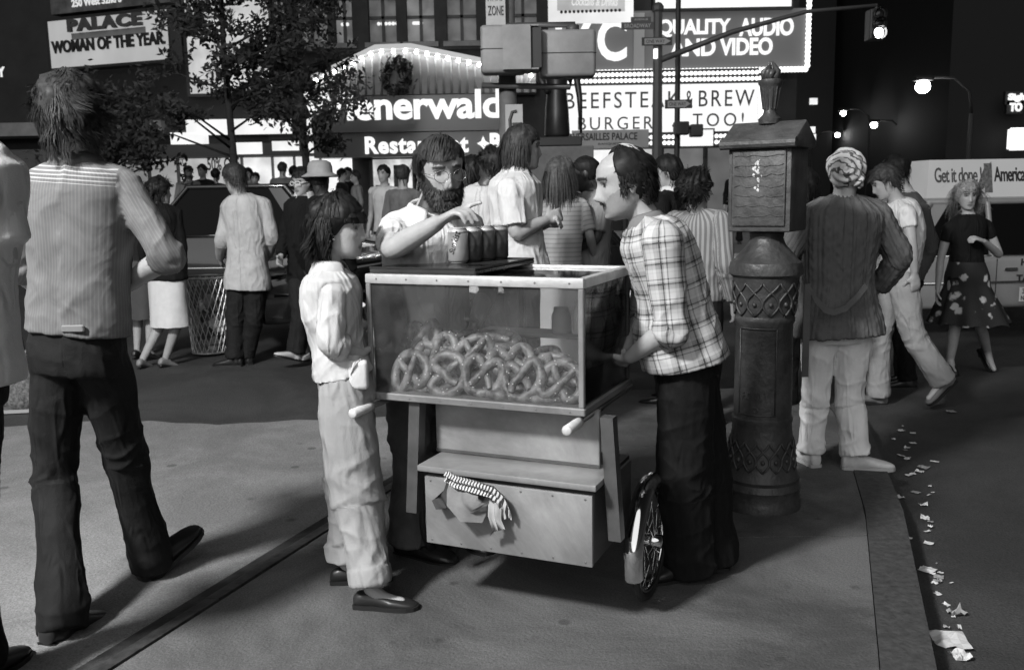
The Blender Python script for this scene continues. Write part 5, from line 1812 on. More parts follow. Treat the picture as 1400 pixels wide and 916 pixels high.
def make_hair(root, c, Rh, hs, mat, line, thick=.018, n=500, length=.08, curl=.25, comb=(0, 0, 0), grav=.5, seed=1, wid=.0045, name="hair", cap=True, lift=1.0, neck=.075, zone=None, forward=0.0, face_ok=False, fz0=.045, face_y=.03, zlow=-.5):
    rg = np.random.RandomState(seed)
    la = np.radians([p[0] for p in line]); lz = np.array([p[1] for p in line])

    def zh(th):
        a = np.abs((th + np.pi) % (2 * np.pi) - np.pi)
        return np.interp(a, la, lz) + .006 * vnoise(np.stack([np.cos(th) * 6, np.sin(th) * 6, th * 0], 1), seed + 70)
    m = MB()
    loc = np.array(root.location)

    def out(Vl):
        return (Vl * hs) @ Rh.T + c - loc
    if cap:
        nt_, nk = 56, 14
        th = np.linspace(0, 2 * np.pi, nt_, endpoint=False)
        rows = []
        for i in range(nk):
            t = i / (nk - 1)
            z = zh(th) + (.1175 - zh(th)) * (1 - (1 - t) ** 1.5)
            S = head_surf(th, z)
            nr = S * np.array([1 / .075 ** 2, 1 / .1 ** 2, 1 / .12 ** 2])
            nr /= np.linalg.norm(nr, axis=1)[:, None]
            h_ = (.002 + thick * min(1, t / .18) ** .7) * (1 + .45 * vnoise(S * 55, seed) + .35 * vnoise(np.stack([th * 14, th * 0, z * 12], 1), seed + 4))
            h_ = h_ * np.clip((.08 - S[:, 1]) / .085, .25 + .5 * t, 1)
            rows.append(S + nr * h_[:, None])
        V = np.concatenate(rows)
        F = [(i * nt_ + j, i * nt_ + (j + 1) % nt_, (i + 1) * nt_ + (j + 1) % nt_, (i + 1) * nt_ + j) for i in range(nk - 1) for j in range(nt_)]
        F.append(tuple(range((nk - 1) * nt_, nk * nt_)))
        m.add(out(V).tolist(), F)
    if n:
        n = int(n * 1.7)
        wid = wid * .62
        th = rg.rand(n) * 2 * np.pi
        if zone:
            th = np.radians(zone[0] + (zone[1] - zone[0]) * rg.rand(n))
        n = len(th)
        t = rg.rand(n) ** .8
        z = zh(th) + (.114 - zh(th)) * t
        p = head_surf(th, z)
        nr = p * np.array([1 / .075 ** 2, 1 / .1 ** 2, 1 / .12 ** 2]); nr /= np.linalg.norm(nr, axis=1)[:, None]
        tau = thick * (.5 + lift * .8 * rg.rand(n)) * np.clip((.075 - p[:, 1]) / .085, .22, 1)
        p = p + nr * tau[:, None] * .7
        gl = Rh.T @ np.array([0, 0, -1.0])
        crown = np.array([0, -.035, .118])
        aw = p - crown
        aw -= nr * np.sum(aw * nr, 1)[:, None]
        aw /= np.linalg.norm(aw, axis=1)[:, None] + 1e-6
        cm = np.array(comb, float)
        d = aw + cm + rg.randn(n, 3) * curl * .22
        K_ = 7
        L_ = length * (.6 + .6 * rg.rand(n))
        path = [p.copy()]
        ax = np.array([.0755, .1, .121])
        for s_ in range(K_):
            bl = (s_ + 1) / K_
            fl = np.stack([vnoise(p * 26, seed + 40), vnoise(p * 26, seed + 41), vnoise(p * 26, seed + 42)], 1)
            d = d * .75 + gl * grav * (.25 + bl) * .5 + fl * curl * .8 + rg.randn(n, 3) * curl * .10 + np.array([0, forward * .2, 0])
            d /= np.linalg.norm(d, axis=1)[:, None] + 1e-6
            p = p + d * (L_ / K_)[:, None]
            q = (p + np.array([0, .006, 0])) / (ax + tau[:, None])
            e = np.linalg.norm(q, axis=1)
            ins = (e < 1) & (p[:, 2] > -.085)
            pu = q / (e[:, None] + 1e-6) * (ax + tau[:, None]) - np.array([0, .006, 0])
            p = np.where(ins[:, None], pu, p)
            # keep clear of the neck
            low = p[:, 2] < -.06
            rr = np.hypot(p[:, 0], p[:, 1] + .03)
            fac = np.where(low & (rr < neck), neck / (rr + 1e-6), 1)
            p = np.stack([p[:, 0] * fac, (p[:, 1] + .03) * fac - .03, p[:, 2]], 1)
            if not face_ok:
                bad = (p[:, 1] > face_y) & (np.abs(p[:, 0]) < .14) & (p[:, 2] < fz0) & (p[:, 2] > -.13)
                bad |= (p[:, 1] > .118)
                bad |= (p[:, 2] < zlow - .07 * (p[:, 1] < -.05))
                p = np.where(bad[:, None], path[-1], p)
                d = np.where(bad[:, None], -nr + aw * .1, d)
            path.append(p.copy())
        vs, fs = [], []
        for s_ in range(K_ + 1):
            pp = path[s_]
            dd = path[min(s_ + 1, K_)] - path[max(s_ - 1, 0)]
            ou = pp / ax ** 2
            sd_ = np.cross(dd, ou)
            sd_ /= np.linalg.norm(sd_, axis=1)[:, None] + 1e-9
            w_ = wid * (1 - .75 * (s_ / K_) ** 2)
            vs.append(out(pp - sd_ * w_)); vs.append(out(pp + sd_ * w_))
        V = np.concatenate(vs)
        for s_ in range(K_):
            a, b, c2, d2 = (2 * s_) * n, (2 * s_ + 1) * n, (2 * s_ + 3) * n, (2 * s_ + 2) * n
            fs += [(a + i, b + i, c2 + i, d2 + i) for i in range(n)]
        m.add(V.tolist(), fs)
    return m.obj(name, mat, root, True)


LINE_M = [(0, .066), (30, .064), (55, .040), (75, .008), (92, .008), (105, -.03), (140, -.066), (180, -.078)]
LINE_F = [(0, .060), (30, .056), (55, .02), (75, -.02), (100, -.06), (140, -.08), (180, -.09)]
LINE_AFRO = [(0, .058), (40, .05), (70, .0), (95, -.03), (140, -.08), (180, -.09)]
FMALE = dict(T=[-.26, -.12, 0, .18, .38, .6, .78, .9, .97, 1.04], W=[.145, .163, .163, .150, .143, .157, .170, .160, .112, .06], D=[.10, .118, .116, .108, .104, .112, .116, .102, .08, .058])
FFEM = dict(T=[-.26, -.12, 0, .18, .38, .6, .78, .9, .97, 1.04], W=[.15, .168, .162, .138, .122, .134, .145, .135, .095, .05], D=[.105, .118, .112, .098, .092, .112, .112, .09, .07, .05])

SKIN = M("skin", .36, .5, (22, .10), (160, .12), attr="col")
SKIND = M("dark_skin", .05, .42, (22, .12), (160, .12), attr="col")
SHOEK = M("black_leather", .02, .35, (20, .3))
SHOEW = M("white_canvas", .55, .7, (20, .1))


def person(label, Y, px, H, face, ov=None, head=None, sex="m", build=1.0, zg=None, skin=None, top=None, bottom=None, shoes=None, hair=None, look=None, group=None, vox=.010,
           hs=None, jaw=1.0, nose=1.0, chin=1.0, hands=None, beard=None, foot=None, belly=0.0, paint=None, seed=1):
    ov = ov or {}
    k = H / 1.75
    X = P(px, 300, Y).x
    zg = gz(X, Y) if zg is None else zg
    base = np.array([X, Y, zg])
    f = np.array([math.sin(R(face)), math.cos(R(face)), 0]); r = np.array([f[1], -f[0], 0]); up = np.array([0, 0, 1.])
    sw = .185 if sex == "m" else .16
    loc = dict(neck=(0, -.01, 1.475), shL=(-sw, -.01, 1.415), shR=(sw, -.01, 1.415), elL=(-.235, -.04, 1.12), elR=(.235, -.04, 1.12), wrL=(-.24, .06, .875), wrR=(.24, .06, .875),
               hipL=(-.09, 0, .92), hipR=(.09, 0, .92), knL=(-.10, .02, .50), knR=(.10, .02, .50), anL=(-.10, -.03, .085), anR=(.10, -.03, .085))
    J = {q: base + (r * a + f * b + up * c) * k for q, (a, b, c) in loc.items()}
    for q, val in ov.items():
        if q in ("anL", "anR") and len(val) == 2:
            t_ = P(val[0], 640, Y + val[1])
            J[q] = np.array([t_.x, t_.y, (gz(t_.x, t_.y) if zg is None else zg) + .085 * k])
        else:
            J[q] = np.array(P(val[0], val[1], Y + (val[2] if len(val) > 2 else 0)))
    hs = (hs or 1.0) * k ** .35
    lk = look or (face, 0, 0)
    hy, hp, hr = lk
    Rh = np.array(Matrix.Rotation(R(-hy), 3, 'Z') @ Matrix.Rotation(R(-hp), 3, 'X') @ Matrix.Rotation(R(hr), 3, 'Y'))
    hc = np.array(P(head[0], head[1], Y + (head[2] if len(head) > 2 else 0))) if head else J["neck"] + up * .165 * k + f * .025
    root = thing("person", label, "person", tuple(base), 0, group)
    skin = skin or SKIN
    form = FMALE if sex == "m" else FFEM
    pc = (J["hipL"] + J["hipR"]) / 2
    nb = J["neck"]
    sdh = nrm(J["hipR"] - J["hipL"]); sds = nrm(J["shR"] - J["shL"])
    mid = J.get("mid", (pc + nb) / 2)
    spine = crom(np.array([pc, mid, nb]), 10)

    def sp(t):
        if t < 0:
            return pc + nrm(mid - pc) * t * np.linalg.norm(nb - pc)
        if t > 1:
            return nb + nrm(nb - mid) * (t - 1) * np.linalg.norm(nb - pc)
        i = t * 20; a = int(min(i, 19)); return spine[a] * (1 - (i - a)) + spine[min(a + 1, 20)] * (i - a)
    kb = k * build

    def torso(V, ease, t0=-.26, t1=1.04, n=28, flare=0.0, pad=0.0):
        secs = []
        for t in np.linspace(t0, t1, 18):
            w_ = np.interp(t, form["T"], form["W"]) * kb + ease * (1 if t < .9 else .5); d_ = np.interp(t, form["T"], form["D"]) * kb + ease * (1 if t < .9 else .5)
            if flare and t < .35:
                w_ += flare * (.35 - t) / .6; d_ += flare * (.35 - t) / .6
            b_ = belly * math.exp(-((t - .22) / .25) ** 2)
            ax = nrm(sp(t + .05) - sp(t - .05))
            sd_ = nrm(sdh * (1 - min(max(t, 0), 1)) + sds * min(max(t, 0), 1))
            sd_ = nrm(sd_ - ax * (sd_ @ ax)); fr = np.cross(ax, sd_)
            secs.append((sp(t) + fr * b_ * .5, sd_, fr, w_ + b_ * .25, d_ + b_ * .55))
        V.loft(secs, n, 2.35)

    # ---- body
    V = Vol()
    hv, hf = head_mesh(jaw, nose, chin)
    V.add((hv * hs) @ Rh.T + hc, hf)
    for sx in (-1, 1):
        V.ell((np.array([sx * .074, -.012, -.003]) * hs) @ Rh.T + hc, Rh @ np.array(Matrix.Rotation(sx * R(22), 3, 'Z')), np.array([.007, .019, .032]) * hs)
    hb = (np.array([0, -.028, -.055]) * hs) @ Rh.T + hc
    V.limb([nb - (nb - mid) * .12, nb, nb * .5 + hb * .5, hb], [.066 * kb, .060 * kb, .055 * kb, .056 * kb] if sex == "m" else [.058 * kb, .050 * kb, .046 * kb, .047 * kb], 16, 4)
    torso(V, -.012, -.1, 1.0, 22)
    for S in "LR":
        sh, el, wr = J["sh" + S], J["el" + S], J["wr" + S]
        q = 1.0 if sex == "m" else .84
        V.limb([nb - up * .03, sh], np.array([.055, .050]) * kb * q, 12, 4)
        V.limb([sh, sh * .5 + el * .5, el, el * .6 + wr * .4, wr], np.array([.052, .046, .039, .040, .0265]) * kb * q, 14, 5)
        hk = (hands or {}).get(S, {})
        dv = nrm(wr - el) if "d" not in hk else nrm(hk["d"])
        pn_ = np.array(hk["pn"], float) if "pn" in hk else -nrm(r * (1 if S == "R" else -1) - f * .3)
        hand(V, wr + dv * .01, dv, pn_, 1 if S == "R" else -1, k * hk.get("s", 1.0) * (1 if sex == "m" else .9), hk.get("curl", .45), point=hk.get("point", False), r=max(.0088, vox * 1.25))
        hp_, kn, an = J["hip" + S], J["kn" + S], J["an" + S]
        V.limb([hp_, hp_ * .5 + kn * .5, kn, kn * .62 + an * .38, an], np.array([.082, .072, .050, .052, .035]) * kb * (1 if sex == "m" else .95), 14, 5)
        ft = (foot or {}).get(S, f)
        V.limb([an, an - up * .045 * k + nrm(ft) * .05 * k, an - up * .058 * k + nrm(ft) * .13 * k], [.034 * k, .032 * k, .022 * k], 10, 3)
    me = V.remesh(vox, 1)
    co = get_co(me)
    l = ((co - hc) @ Rh) / hs
    cl_ = np.ones(len(co))
    fr = (l[:, 1] > .045) & (np.abs(l[:, 2]) < .125)
    dx = np.abs(np.abs(l[:, 0]) - .032)
    eye = fr & (dx < .015) & (np.abs(l[:, 2] - .0095) < .0068 * (1 - (dx / .017) ** 2))
    cl_[eye] = .55
    cl_[fr & (dx < .0065) & (np.abs(l[:, 2] - .0095) < .0065)] = .06
    cl_[fr & (dx < .016) & (np.abs(l[:, 2] - .0185) < .0035)] *= .45
    brow = fr & (dx < .021) & (np.abs(l[:, 2] - .0315 + .22 * np.maximum(0, np.abs(l[:, 0]) - .035)) < .0052)
    cl_[brow] = .13
    lip = fr & (np.abs(l[:, 0]) < .025) & (np.abs(l[:, 2] + .068) < .013 * (1 - (l[:, 0] / .027) ** 2))
    cl_[lip] *= .62
    cl_[fr & (np.abs(l[:, 0]) < .022) & (np.abs(l[:, 2] + .0685) < .0028)] = .22
    if beard is not None:
        bl = (l[:, 2] < np.interp(np.abs(l[:, 0]), [0, .02, .035, .05, .075], [-.082, -.082, -.05, -.035, .01])) & (l[:, 1] > -.02) & (l[:, 2] > -.135) & (l[:, 1] < .13)
        cl_[bl & ~lip] = beard
        mus = fr & (np.abs(l[:, 2] + .055) < .006) & (np.abs(l[:, 0]) < .03)
        cl_[mus] = beard
    if paint:
        paint(l, cl_)
    set_attr(me, "col", cl_)
    finish(me, "body", skin, root)
    segs = [(pc - (mid - pc) * .6, nb, nrm(sdh + sds), np.cross(nrm(nb - pc), nrm(sdh + sds)), .16 * kb, 0.0)]
    # ---- top garment
    if top:
        ez = top.get("ease", .012)
        V = Vol()
        torso(V, ez, top.get("hem", -.08), 1.0, 30, top.get("flare", 0))
        sl = top.get("sleeve", 1.0)
        tsegs = list(segs)
        joints = [(J["shL"], .05), (J["shR"], .05), (sp(.25), .16 * top.get("waistfold", 1.0))]
        for S in "LR":
            sh, el, wr = J["sh" + S], J["el" + S], J["wr" + S]
            q = 1.0 if sex == "m" else .86
            V.limb([nb - up * .028 * k, sh], np.array([.056 * kb * q + ez * .3, .052 * kb * q + ez * .6]), 14, 4)
            ca, cb = (top.get("armR", None) or 1), 1
            if sl <= 1:
                e_ = sh + (el - sh) * sl
                V.limb([sh, sh * .5 + e_ * .5, e_], [.052 * kb * q + ez * .5, .049 * kb * q + ez * .7, (.045 * kb + ez * 1.0) * q], 16, 5, cap1=False)
                tsegs.append((sh, e_, nrm(np.cross(e_ - sh, f + .01)), f, .06 * kb, 1.5))
            else:
                e_ = el + (wr - el) * (sl - 1)
                V.limb([sh, sh * .5 + el * .5, el, e_], [.052 * kb * q + ez * .5, .047 * kb * q + ez * .65, .042 * kb * q + ez * .6, (np.interp(sl, [1, 2], [.041, .031]) * kb + ez * .6) * q], 16, 6, cap1=False)
                tsegs.append((sh, el, nrm(np.cross(el - sh, f + .01)), f, .06 * kb, 1.5))
                tsegs.append((el, e_ + (e_ - el) * .01, nrm(np.cross(e_ - el, up + .01)), up, .055 * kb, 1.9))
                joints.append((el, .11))
            if top.get("cuff"):
                dv = nrm(e_ - (el if sl > 1 else sh)); rr = (np.interp(sl, [1, 2], [.043, .033]) * kb + ez * .6) * q + .006
                V.limb([e_ - dv * .05, e_ - dv * .025, e_ + dv * .002], [rr, rr * 1.05, rr], 16, 3, cap0=False, cap1=False)
        me = V.remesh(top.get("vox", vox), 1)
        folds(me, tsegs, joints, top.get("fold", .006), seed * 13 + 1, top.get("knit"))
        finish(me, top.get("name", "shirt"), top["mat"], root)
        if top.get("collar"):
            cc = top["collar"]
            ax = nrm(nrm(nb - mid) + up * .5); sd_ = nrm(sds - ax * (sds @ ax)); fr_ = np.cross(ax, sd_)
            m = MB(); vs = []; nn = 30
            sc_ = cc.get("s", 1.0) * kb
            for (rr, hh, ext) in ((.060, .03, 0), (.064, .046, 0), (.075, .036, 0), (.098, -.012, .014), (.096, -.016, .012)):
                for i in range(nn + 1):
                    a = R(cc.get("open", 24)) + (2 * math.pi - 2 * R(cc.get("open", 24))) * i / nn
                    pt = max(0, math.cos(a)) ** 4
                    rad = rr + ext * pt * 2.2
                    q_ = nb + ax * (hh - ext * 1.8 * pt - .022 * pt - .008) * sc_ + fr_ * (math.cos(a) * rad * .98 * sc_ + .004) + sd_ * math.sin(a) * rad * sc_ * 1.02
                    vs.append(q_ - base)
            m.add(vs, [(i * (nn + 1) + j, i * (nn + 1) + j + 1, (i + 1) * (nn + 1) + j + 1, (i + 1) * (nn + 1) + j) for i in range(4) for j in range(nn)])
            o = m.obj("collar", cc.get("mat", top["mat"]), root, True)
            sol = o.modifiers.new("s", 'SOLIDIFY'); sol.thickness = .004
    # ---- bottom garment
    if bottom:
        V = Vol()
        if bottom.get("type", "trousers") == "trousers":
            ez = bottom.get("ease", .008)
            torso(V, min(ez, .012) - .010, -.16, bottom.get("rise", .12), 26)
            bs = []
            joints = [(pc - up * .06, .12)]
            for S in "LR":
                hp_, kn, an = J["hip" + S], J["kn" + S], J["an" + S]
                he = an + (kn - an) * bottom.get("hemt", -.04)
                kr, hr_ = bottom.get("knee", .068), bottom.get("hem", .075)
                V.limb([hp_ - up * .03, hp_ * .6 + kn * .4, kn, kn * .5 + he * .5, he], np.array([.078 + ez * .7, .086 + ez, kr + ez * .5, (kr + hr_) * .5 - .002, hr_]) * kb, 18, 7, cap1=False)
                bs += [(hp_, kn, sdh, np.cross(nrm(kn - hp_), sdh), .08, 0), (kn, he, sdh, np.cross(nrm(he - kn), sdh), .07, .45)]
                joints += [(kn, .13), (he + (kn - he) * .12, .10)]
                if bottom.get("cuffs"):
                    dv = nrm(he - kn); V.limb([he - dv * .055, he - dv * .028, he + dv * .003], [hr_ * kb + .006, hr_ * kb + .008, hr_ * kb + .007], 18, 3, cap0=False, cap1=False)
            me = V.remesh(bottom.get("vox", vox), 1)
            folds(me, bs, joints, bottom.get("fold", .007), seed * 13 + 7)
            finish(me, bottom.get("name", "trousers"), bottom["mat"], root)
        else:
            zl = bottom["len"] * k
            ft = bottom.get("flare", .05); nn = 56
            secs = []
            hemc = np.array(P(*bottom["hemc"][:2], Y + bottom["hemc"][2])) if "hemc" in bottom else pc - up * zl
            m = MB(); vs = []
            npl = bottom.get("pleats", 9); nrow = 22
            for i in range(nrow):
                t = i / (nrow - 1)
                cen = (pc + up * .13 * k) * (1 - t) + hemc * t
                wv_ = np.interp(t, [0, .22, .4, 1], [.15, .188, .192, .18 + ft]) * kb; dv = np.interp(t, [0, .22, .4, 1], [.122, .148, .15, .14 + ft]) * kb
                for j in range(nn):
                    a = 2 * math.pi * j / nn
                    pl = 1 + bottom.get("pl", .05) * t * math.cos(npl * a + 2 * math.sin(a * 2 + seed)) + .015 * math.sin(a * 5 + t * 6)
                    vs.append(cen + sdh * math.cos(a) * wv_ * pl + np.cross(up, sdh) * math.sin(a) * dv * pl + up * (.12 * bottom.get("pl", .05) * math.cos(npl * a) * t) - base)
            m.add(vs, [(i * nn + j, i * nn + (j + 1) % nn, (i + 1) * nn + (j + 1) % nn, (i + 1) * nn + j) for i in range(nrow - 1) for j in range(nn)])
            m.obj("skirt", bottom["mat"], root, True)
    # ---- shoes
    if shoes:
        for S in "LR":
            ft = (foot or {}).get(S, f + (-r if S == "L" else r) * .15)
            shoe(root, "shoe", J["an" + S], ft, shoes["mat"], k * shoes.get("k", 1.0), shoes.get("style", "shoe"), shoes.get("sole"))
    # ---- hair
    if hair:
        for hd_ in (hair if isinstance(hair, list) else [hair]):
            hd_ = dict(hd_)
            mt = hd_.pop("mat")
            make_hair(root, hc, Rh, hs, mt, hd_.pop("line", LINE_M), **hd_)
    return root, J, hc, Rh, hs

# ------------------------------------------------------------------ fabrics
def cloth(name, v, rough=.85, amt=.10):
    return M(name, v, rough, (7, amt), (220, .18), spec=.25, wrinkle=.10)


def attr_node(t, name):
    a = t.nodes.new("ShaderNodeAttribute"); a.attribute_name = name
    return a.outputs["Fac"]


def mth(t, op, a, b=None):
    n = t.nodes.new("ShaderNodeMath"); n.operation = op
    for i, q in enumerate((a, b)):
        if q is None:
            continue
        if isinstance(q, (int, float)):
            n.inputs[i].default_value = q
        else:
            t.links.new(q, n.inputs[i])
    return n.outputs[0]


def band(t, x, period, off, width):
    fr = mth(t, 'FRACT', mth(t, 'ADD', mth(t, 'DIVIDE', x, period), off))
    return mth(t, 'LESS_THAN', fr, width)


def plaid():
    m, t, b = _nodes("plaid_shirt")
    u, v = attr_node(t, "gu"), attr_node(t, "gv")
    tot = None
    for x in (u, v):
        for (per, off, wd, s_) in ((.072, .1, .075, .62), (.072, .34, .06, .5), (.072, .17, .36, .34), (.024, .0, .14, .12)):
            q = mth(t, 'MULTIPLY', band(t, x, per, off, wd), s_)
            tot = q if tot is None else mth(t, 'ADD', tot, q)
    val = mth(t, 'MAXIMUM', mth(t, 'MULTIPLY', mth(t, 'SUBTRACT', 1.0, mth(t, 'MULTIPLY', tot, .72)), .50), .05)
    t.links.new(val, b.inputs["Base Color"]); b.inputs["Roughness"].default_value = .85
    b.inputs["Specular IOR Level"].default_value = .25
    return m


def striped(name, attr, per, wd, a, c):
    m, t, b = _nodes(name)
    q = band(t, attr_node(t, attr), per, .1, wd)
    val = mth(t, 'ADD', mth(t, 'MULTIPLY', q, c - a), a)
    t.links.new(val, b.inputs["Base Color"]); b.inputs["Roughness"].default_value = .85
    b.inputs["Specular IOR Level"].default_value = .25
    return m


def yoke():
    m, t, b = _nodes("yoke_shirt")
    v = attr_node(t, "gv")
    n = t.nodes.new("ShaderNodeTexNoise"); n.inputs["Scale"].default_value = 9; n.inputs["Distortion"].default_value = 1.2
    tc = t.nodes.new("ShaderNodeTexCoord"); t.links.new(tc.outputs["Object"], n.inputs["Vector"])
    base = mth(t, 'ADD', mth(t, 'MULTIPLY', n.outputs["Fac"], .10), .10)
    rngv = mth(t, 'MULTIPLY', mth(t, 'GREATER_THAN', v, .80), mth(t, 'LESS_THAN', v, .862))
    st = mth(t, 'MULTIPLY', band(t, v, .0145, .0, .32), rngv)
    pin = mth(t, 'MULTIPLY', band(t, attr_node(t, "gu"), .013, .0, .35), .035)
    val = mth(t, 'ADD', mth(t, 'ADD', base, pin), mth(t, 'MULTIPLY', st, .28))
    t.links.new(val, b.inputs["Base Color"]); b.inputs["Roughness"].default_value = .85
    bp = t.nodes.new("ShaderNodeBump"); bp.inputs["Strength"].default_value = .1; bp.inputs["Distance"].default_value = .05
    t.links.new(n.outputs["Fac"], bp.inputs["Height"]); t.links.new(bp.outputs[0], b.inputs["Normal"])
    return m


def floral():
    m, t, b = _nodes("floral_skirt")
    tc = t.nodes.new("ShaderNodeTexCoord")
    vo = t.nodes.new("ShaderNodeTexVoronoi"); vo.inputs["Scale"].default_value = 9
    n = t.nodes.new("ShaderNodeTexNoise"); n.inputs["Scale"].default_value = 30; n.inputs["Detail"].default_value = 3
    t.links.new(tc.outputs["Object"], vo.inputs["Vector"]); t.links.new(tc.outputs["Object"], n.inputs["Vector"])
    s = mth(t, 'ADD', vo.outputs["Distance"], mth(t, 'MULTIPLY', n.outputs["Fac"], .5))
    r = t.nodes.new("ShaderNodeMapRange"); r.inputs[1].default_value = .46; r.inputs[2].default_value = .58; r.inputs[3].default_value = .42; r.inputs[4].default_value = .012
    t.links.new(s, r.inputs[0]); t.links.new(r.outputs[0], b.inputs["Base Color"]); b.inputs["Roughness"].default_value = .8
    return m


def scarfm():
    m, t, b = _nodes("striped_scarf")
    tc = t.nodes.new("ShaderNodeTexCoord")
    w_ = t.nodes.new("ShaderNodeTexWave"); w_.wave_type = 'BANDS'; w_.bands_direction = 'DIAGONAL'; w_.inputs["Scale"].default_value = 11; w_.inputs["Distortion"].default_value = 4; w_.inputs["Detail"].default_value = 2; w_.inputs["Detail Scale"].default_value = 3; w_.inputs["Phase Offset"].default_value = 2.2
    t.links.new(tc.outputs["Object"], w_.inputs["Vector"])
    r = t.nodes.new("ShaderNodeMapRange"); r.inputs[1].default_value = .12; r.inputs[2].default_value = .3; r.inputs[3].default_value = .08; r.inputs[4].default_value = .5
    t.links.new(w_.outputs["Fac"], r.inputs[0]); t.links.new(r.outputs[0], b.inputs["Base Color"]); b.inputs["Roughness"].default_value = .8
    return m


WHITE = cloth("white_shirt", .62)
CREAM = cloth("cream_shirt", .50)
GREYS = cloth("grey_shirt", .16, .85, .2)
MIDS = cloth("mid_shirt", .26)
DENIM = cloth("dark_denim", .011, .8, .3)
JEANS = cloth("worn_jeans", .10, .85, .35)
BLACKC = cloth("black_cloth", .005)
DARKC = cloth("dark_cloth_wool", .012)
KHAKI = cloth("khaki", .30)
PALEC = cloth("pale_trousers", .55)
TWEED = cloth("pale_tweed", .42, .9, .18)
KNIT = cloth("grey_knit", .11, .9, .2)
HK = hair_mat("black_hair", .012)
HB = hair_mat("brown_hair", .035)
HL = hair_mat("blond_hair", .25)

# ------------------------------------------------------------------ 1 the customer with short dark hair
root, J, hc, Rh, hs = person(
    "woman with short dark hair in pale blouse and rolled trousers buying at the cart", 3.42, 468, 1.55, 88,
    dict(neck=(451, 368), shL=(466, 398, .13), shR=(455, 402, -.11), mid=(455, 440), elL=(468, 474, .17), elR=(452, 470, -.15), wrL=(492, 470, .22), wrR=(494, 484, -.06),
         hipL=(478, 520, .085), hipR=(468, 522, -.075), knL=(478, 660, .10), knR=(487, 672, -.07), anL=(468, .06), anR=(500, -.17)),
    head=(466, 313, 0), sex="f", build=.96, zg=0, look=(98, 3, 0), hs=.98, nose=.95, vox=.0062,
    top=dict(mat=CREAM, name="blouse", ease=.020, hem=.10, sleeve=1.42, fold=.006, cuff=True, flare=.02, collar=dict(open=40, s=1.05)),
    bottom=dict(mat=KHAKI, ease=.03, knee=.100, hem=.092, hemt=.06, fold=.007, cuffs=True, rise=.22),
    shoes=dict(mat=SHOEK, style="flat", k=1.0), foot=dict(L=np.array([1, .1, 0.]), R=np.array([1, -.12, 0.])), seed=3,
    hair=[dict(mat=HK, line=[(0, .060), (30, .056), (55, .03), (72, .006), (92, -.03), (120, -.07), (180, -.09)], thick=.028, n=2800, length=.06, curl=.22, grav=.45, seed=3, wid=.003, comb=(0, -.3, -.1), neck=.062, face_y=-.002),
          dict(mat=HK, line=[(0, .07), (60, .06), (180, .06)], thick=.024, n=520, length=.085, curl=.12, grav=1.0, seed=9, wid=.0035, comb=(.1, .4, -.2), cap=False, zone=(-75, 75), name="fringe", forward=.1, fz0=.024),
          dict(mat=HK, line=[(0, .02), (100, -.03), (180, -.06)], thick=.024, n=900, length=.085, curl=.4, grav=.5, seed=12, wid=.0034, comb=(0, -.5, -.3), cap=False, zone=(120, 240), name="back_hair", neck=.06)],
    hands=dict(R=dict(curl=.5, d=(.2, .95, .1)), L=dict(curl=.6, d=(.2, .95, .1))))
o = MB(); o.ball(Vector((np.array([.079, -.004, -.038]) * hs) @ Rh.T + hc) - root.location, .006, 8, 6); o.obj("earring", CHROME, root, True)
# small white handbag on her arm
t = thing("white_handbag", "small white bag hanging from the arm of the woman in the pale blouse", "bag", tuple(P(490, 536, 3.30)))
m = MB(); q0 = Vector(t.location)
m.bbox(-.035, .04, -.02, .02, .01, .12, .016, 3); m.obj("pouch", WHITE, t, True, 50)
m = MB(); m.tube([Vector((-.03, 0, .115)), P(480, 512, 3.28) - q0, P(484, 496, 3.27) - q0, P(492, 490, 3.29) - q0, P(498, 505, 3.30) - q0, Vector((.035, 0, .115))], .004, 6); m.obj("strap", WHITE, t, True)

# ------------------------------------------------------------------ 2 bearded man
root, J, hc, Rh, hs = person(
    "bearded man in wire glasses and white polo reaching over the soda cans", 3.78, 585, 1.80, 158,
    dict(neck=(588, 292, -.10), shR=(538, 312, -.12), shL=(640, 312, .06), mid=(583, 360, -.02), elR=(537, 340, -.34), wrR=(598, 305, -.47), elL=(668, 395, .12), wrL=(650, 440, -.08),
         hipR=(560, 470, .06), hipL=(612, 470, .14), knR=(563, 600, .0), knL=(622, 600, .14), anR=(560, -.02), anL=(632, .14)),
    head=(603, 236, -.14), zg=0, build=1.06, look=(157, 10, 4), hs=1.10, jaw=1.06, vox=.0062, seed=5, beard=.10,
    top=dict(mat=WHITE, name="polo_shirt", ease=.02, hem=-.1, sleeve=.72, fold=.006, collar=dict(open=34, s=1.1)),
    bottom=dict(mat=JEANS, ease=.012, knee=.078, hem=.095, hemt=-.06, fold=.010),
    shoes=dict(mat=SHOEK, k=1.08), foot=dict(R=np.array([.85, -.5, 0]), L=np.array([.5, -.8, 0])),
    hair=[dict(mat=HB, line=[(0, .078), (30, .078), (55, .055), (76, .022), (92, .006), (108, -.04), (140, -.07), (180, -.085)], thick=.012, n=1800, length=.06, curl=.10, grav=.3, seed=5, wid=.0035, comb=(.35, .0, 0), zlow=.0, face_y=.03, fz0=.055),
          dict(mat=HB, line=[(0, .075), (50, .07), (180, .07)], thick=.02, n=260, length=.07, curl=.1, grav=.35, seed=6, wid=.0035, comb=(1.0, .3, -.2), cap=False, zone=(-55, 40), name="fringe", fz0=.052)],
    hands=dict(R=dict(curl=.75, pn=(.1, .2, -1), point=True, s=1.06), L=dict(curl=.6)))


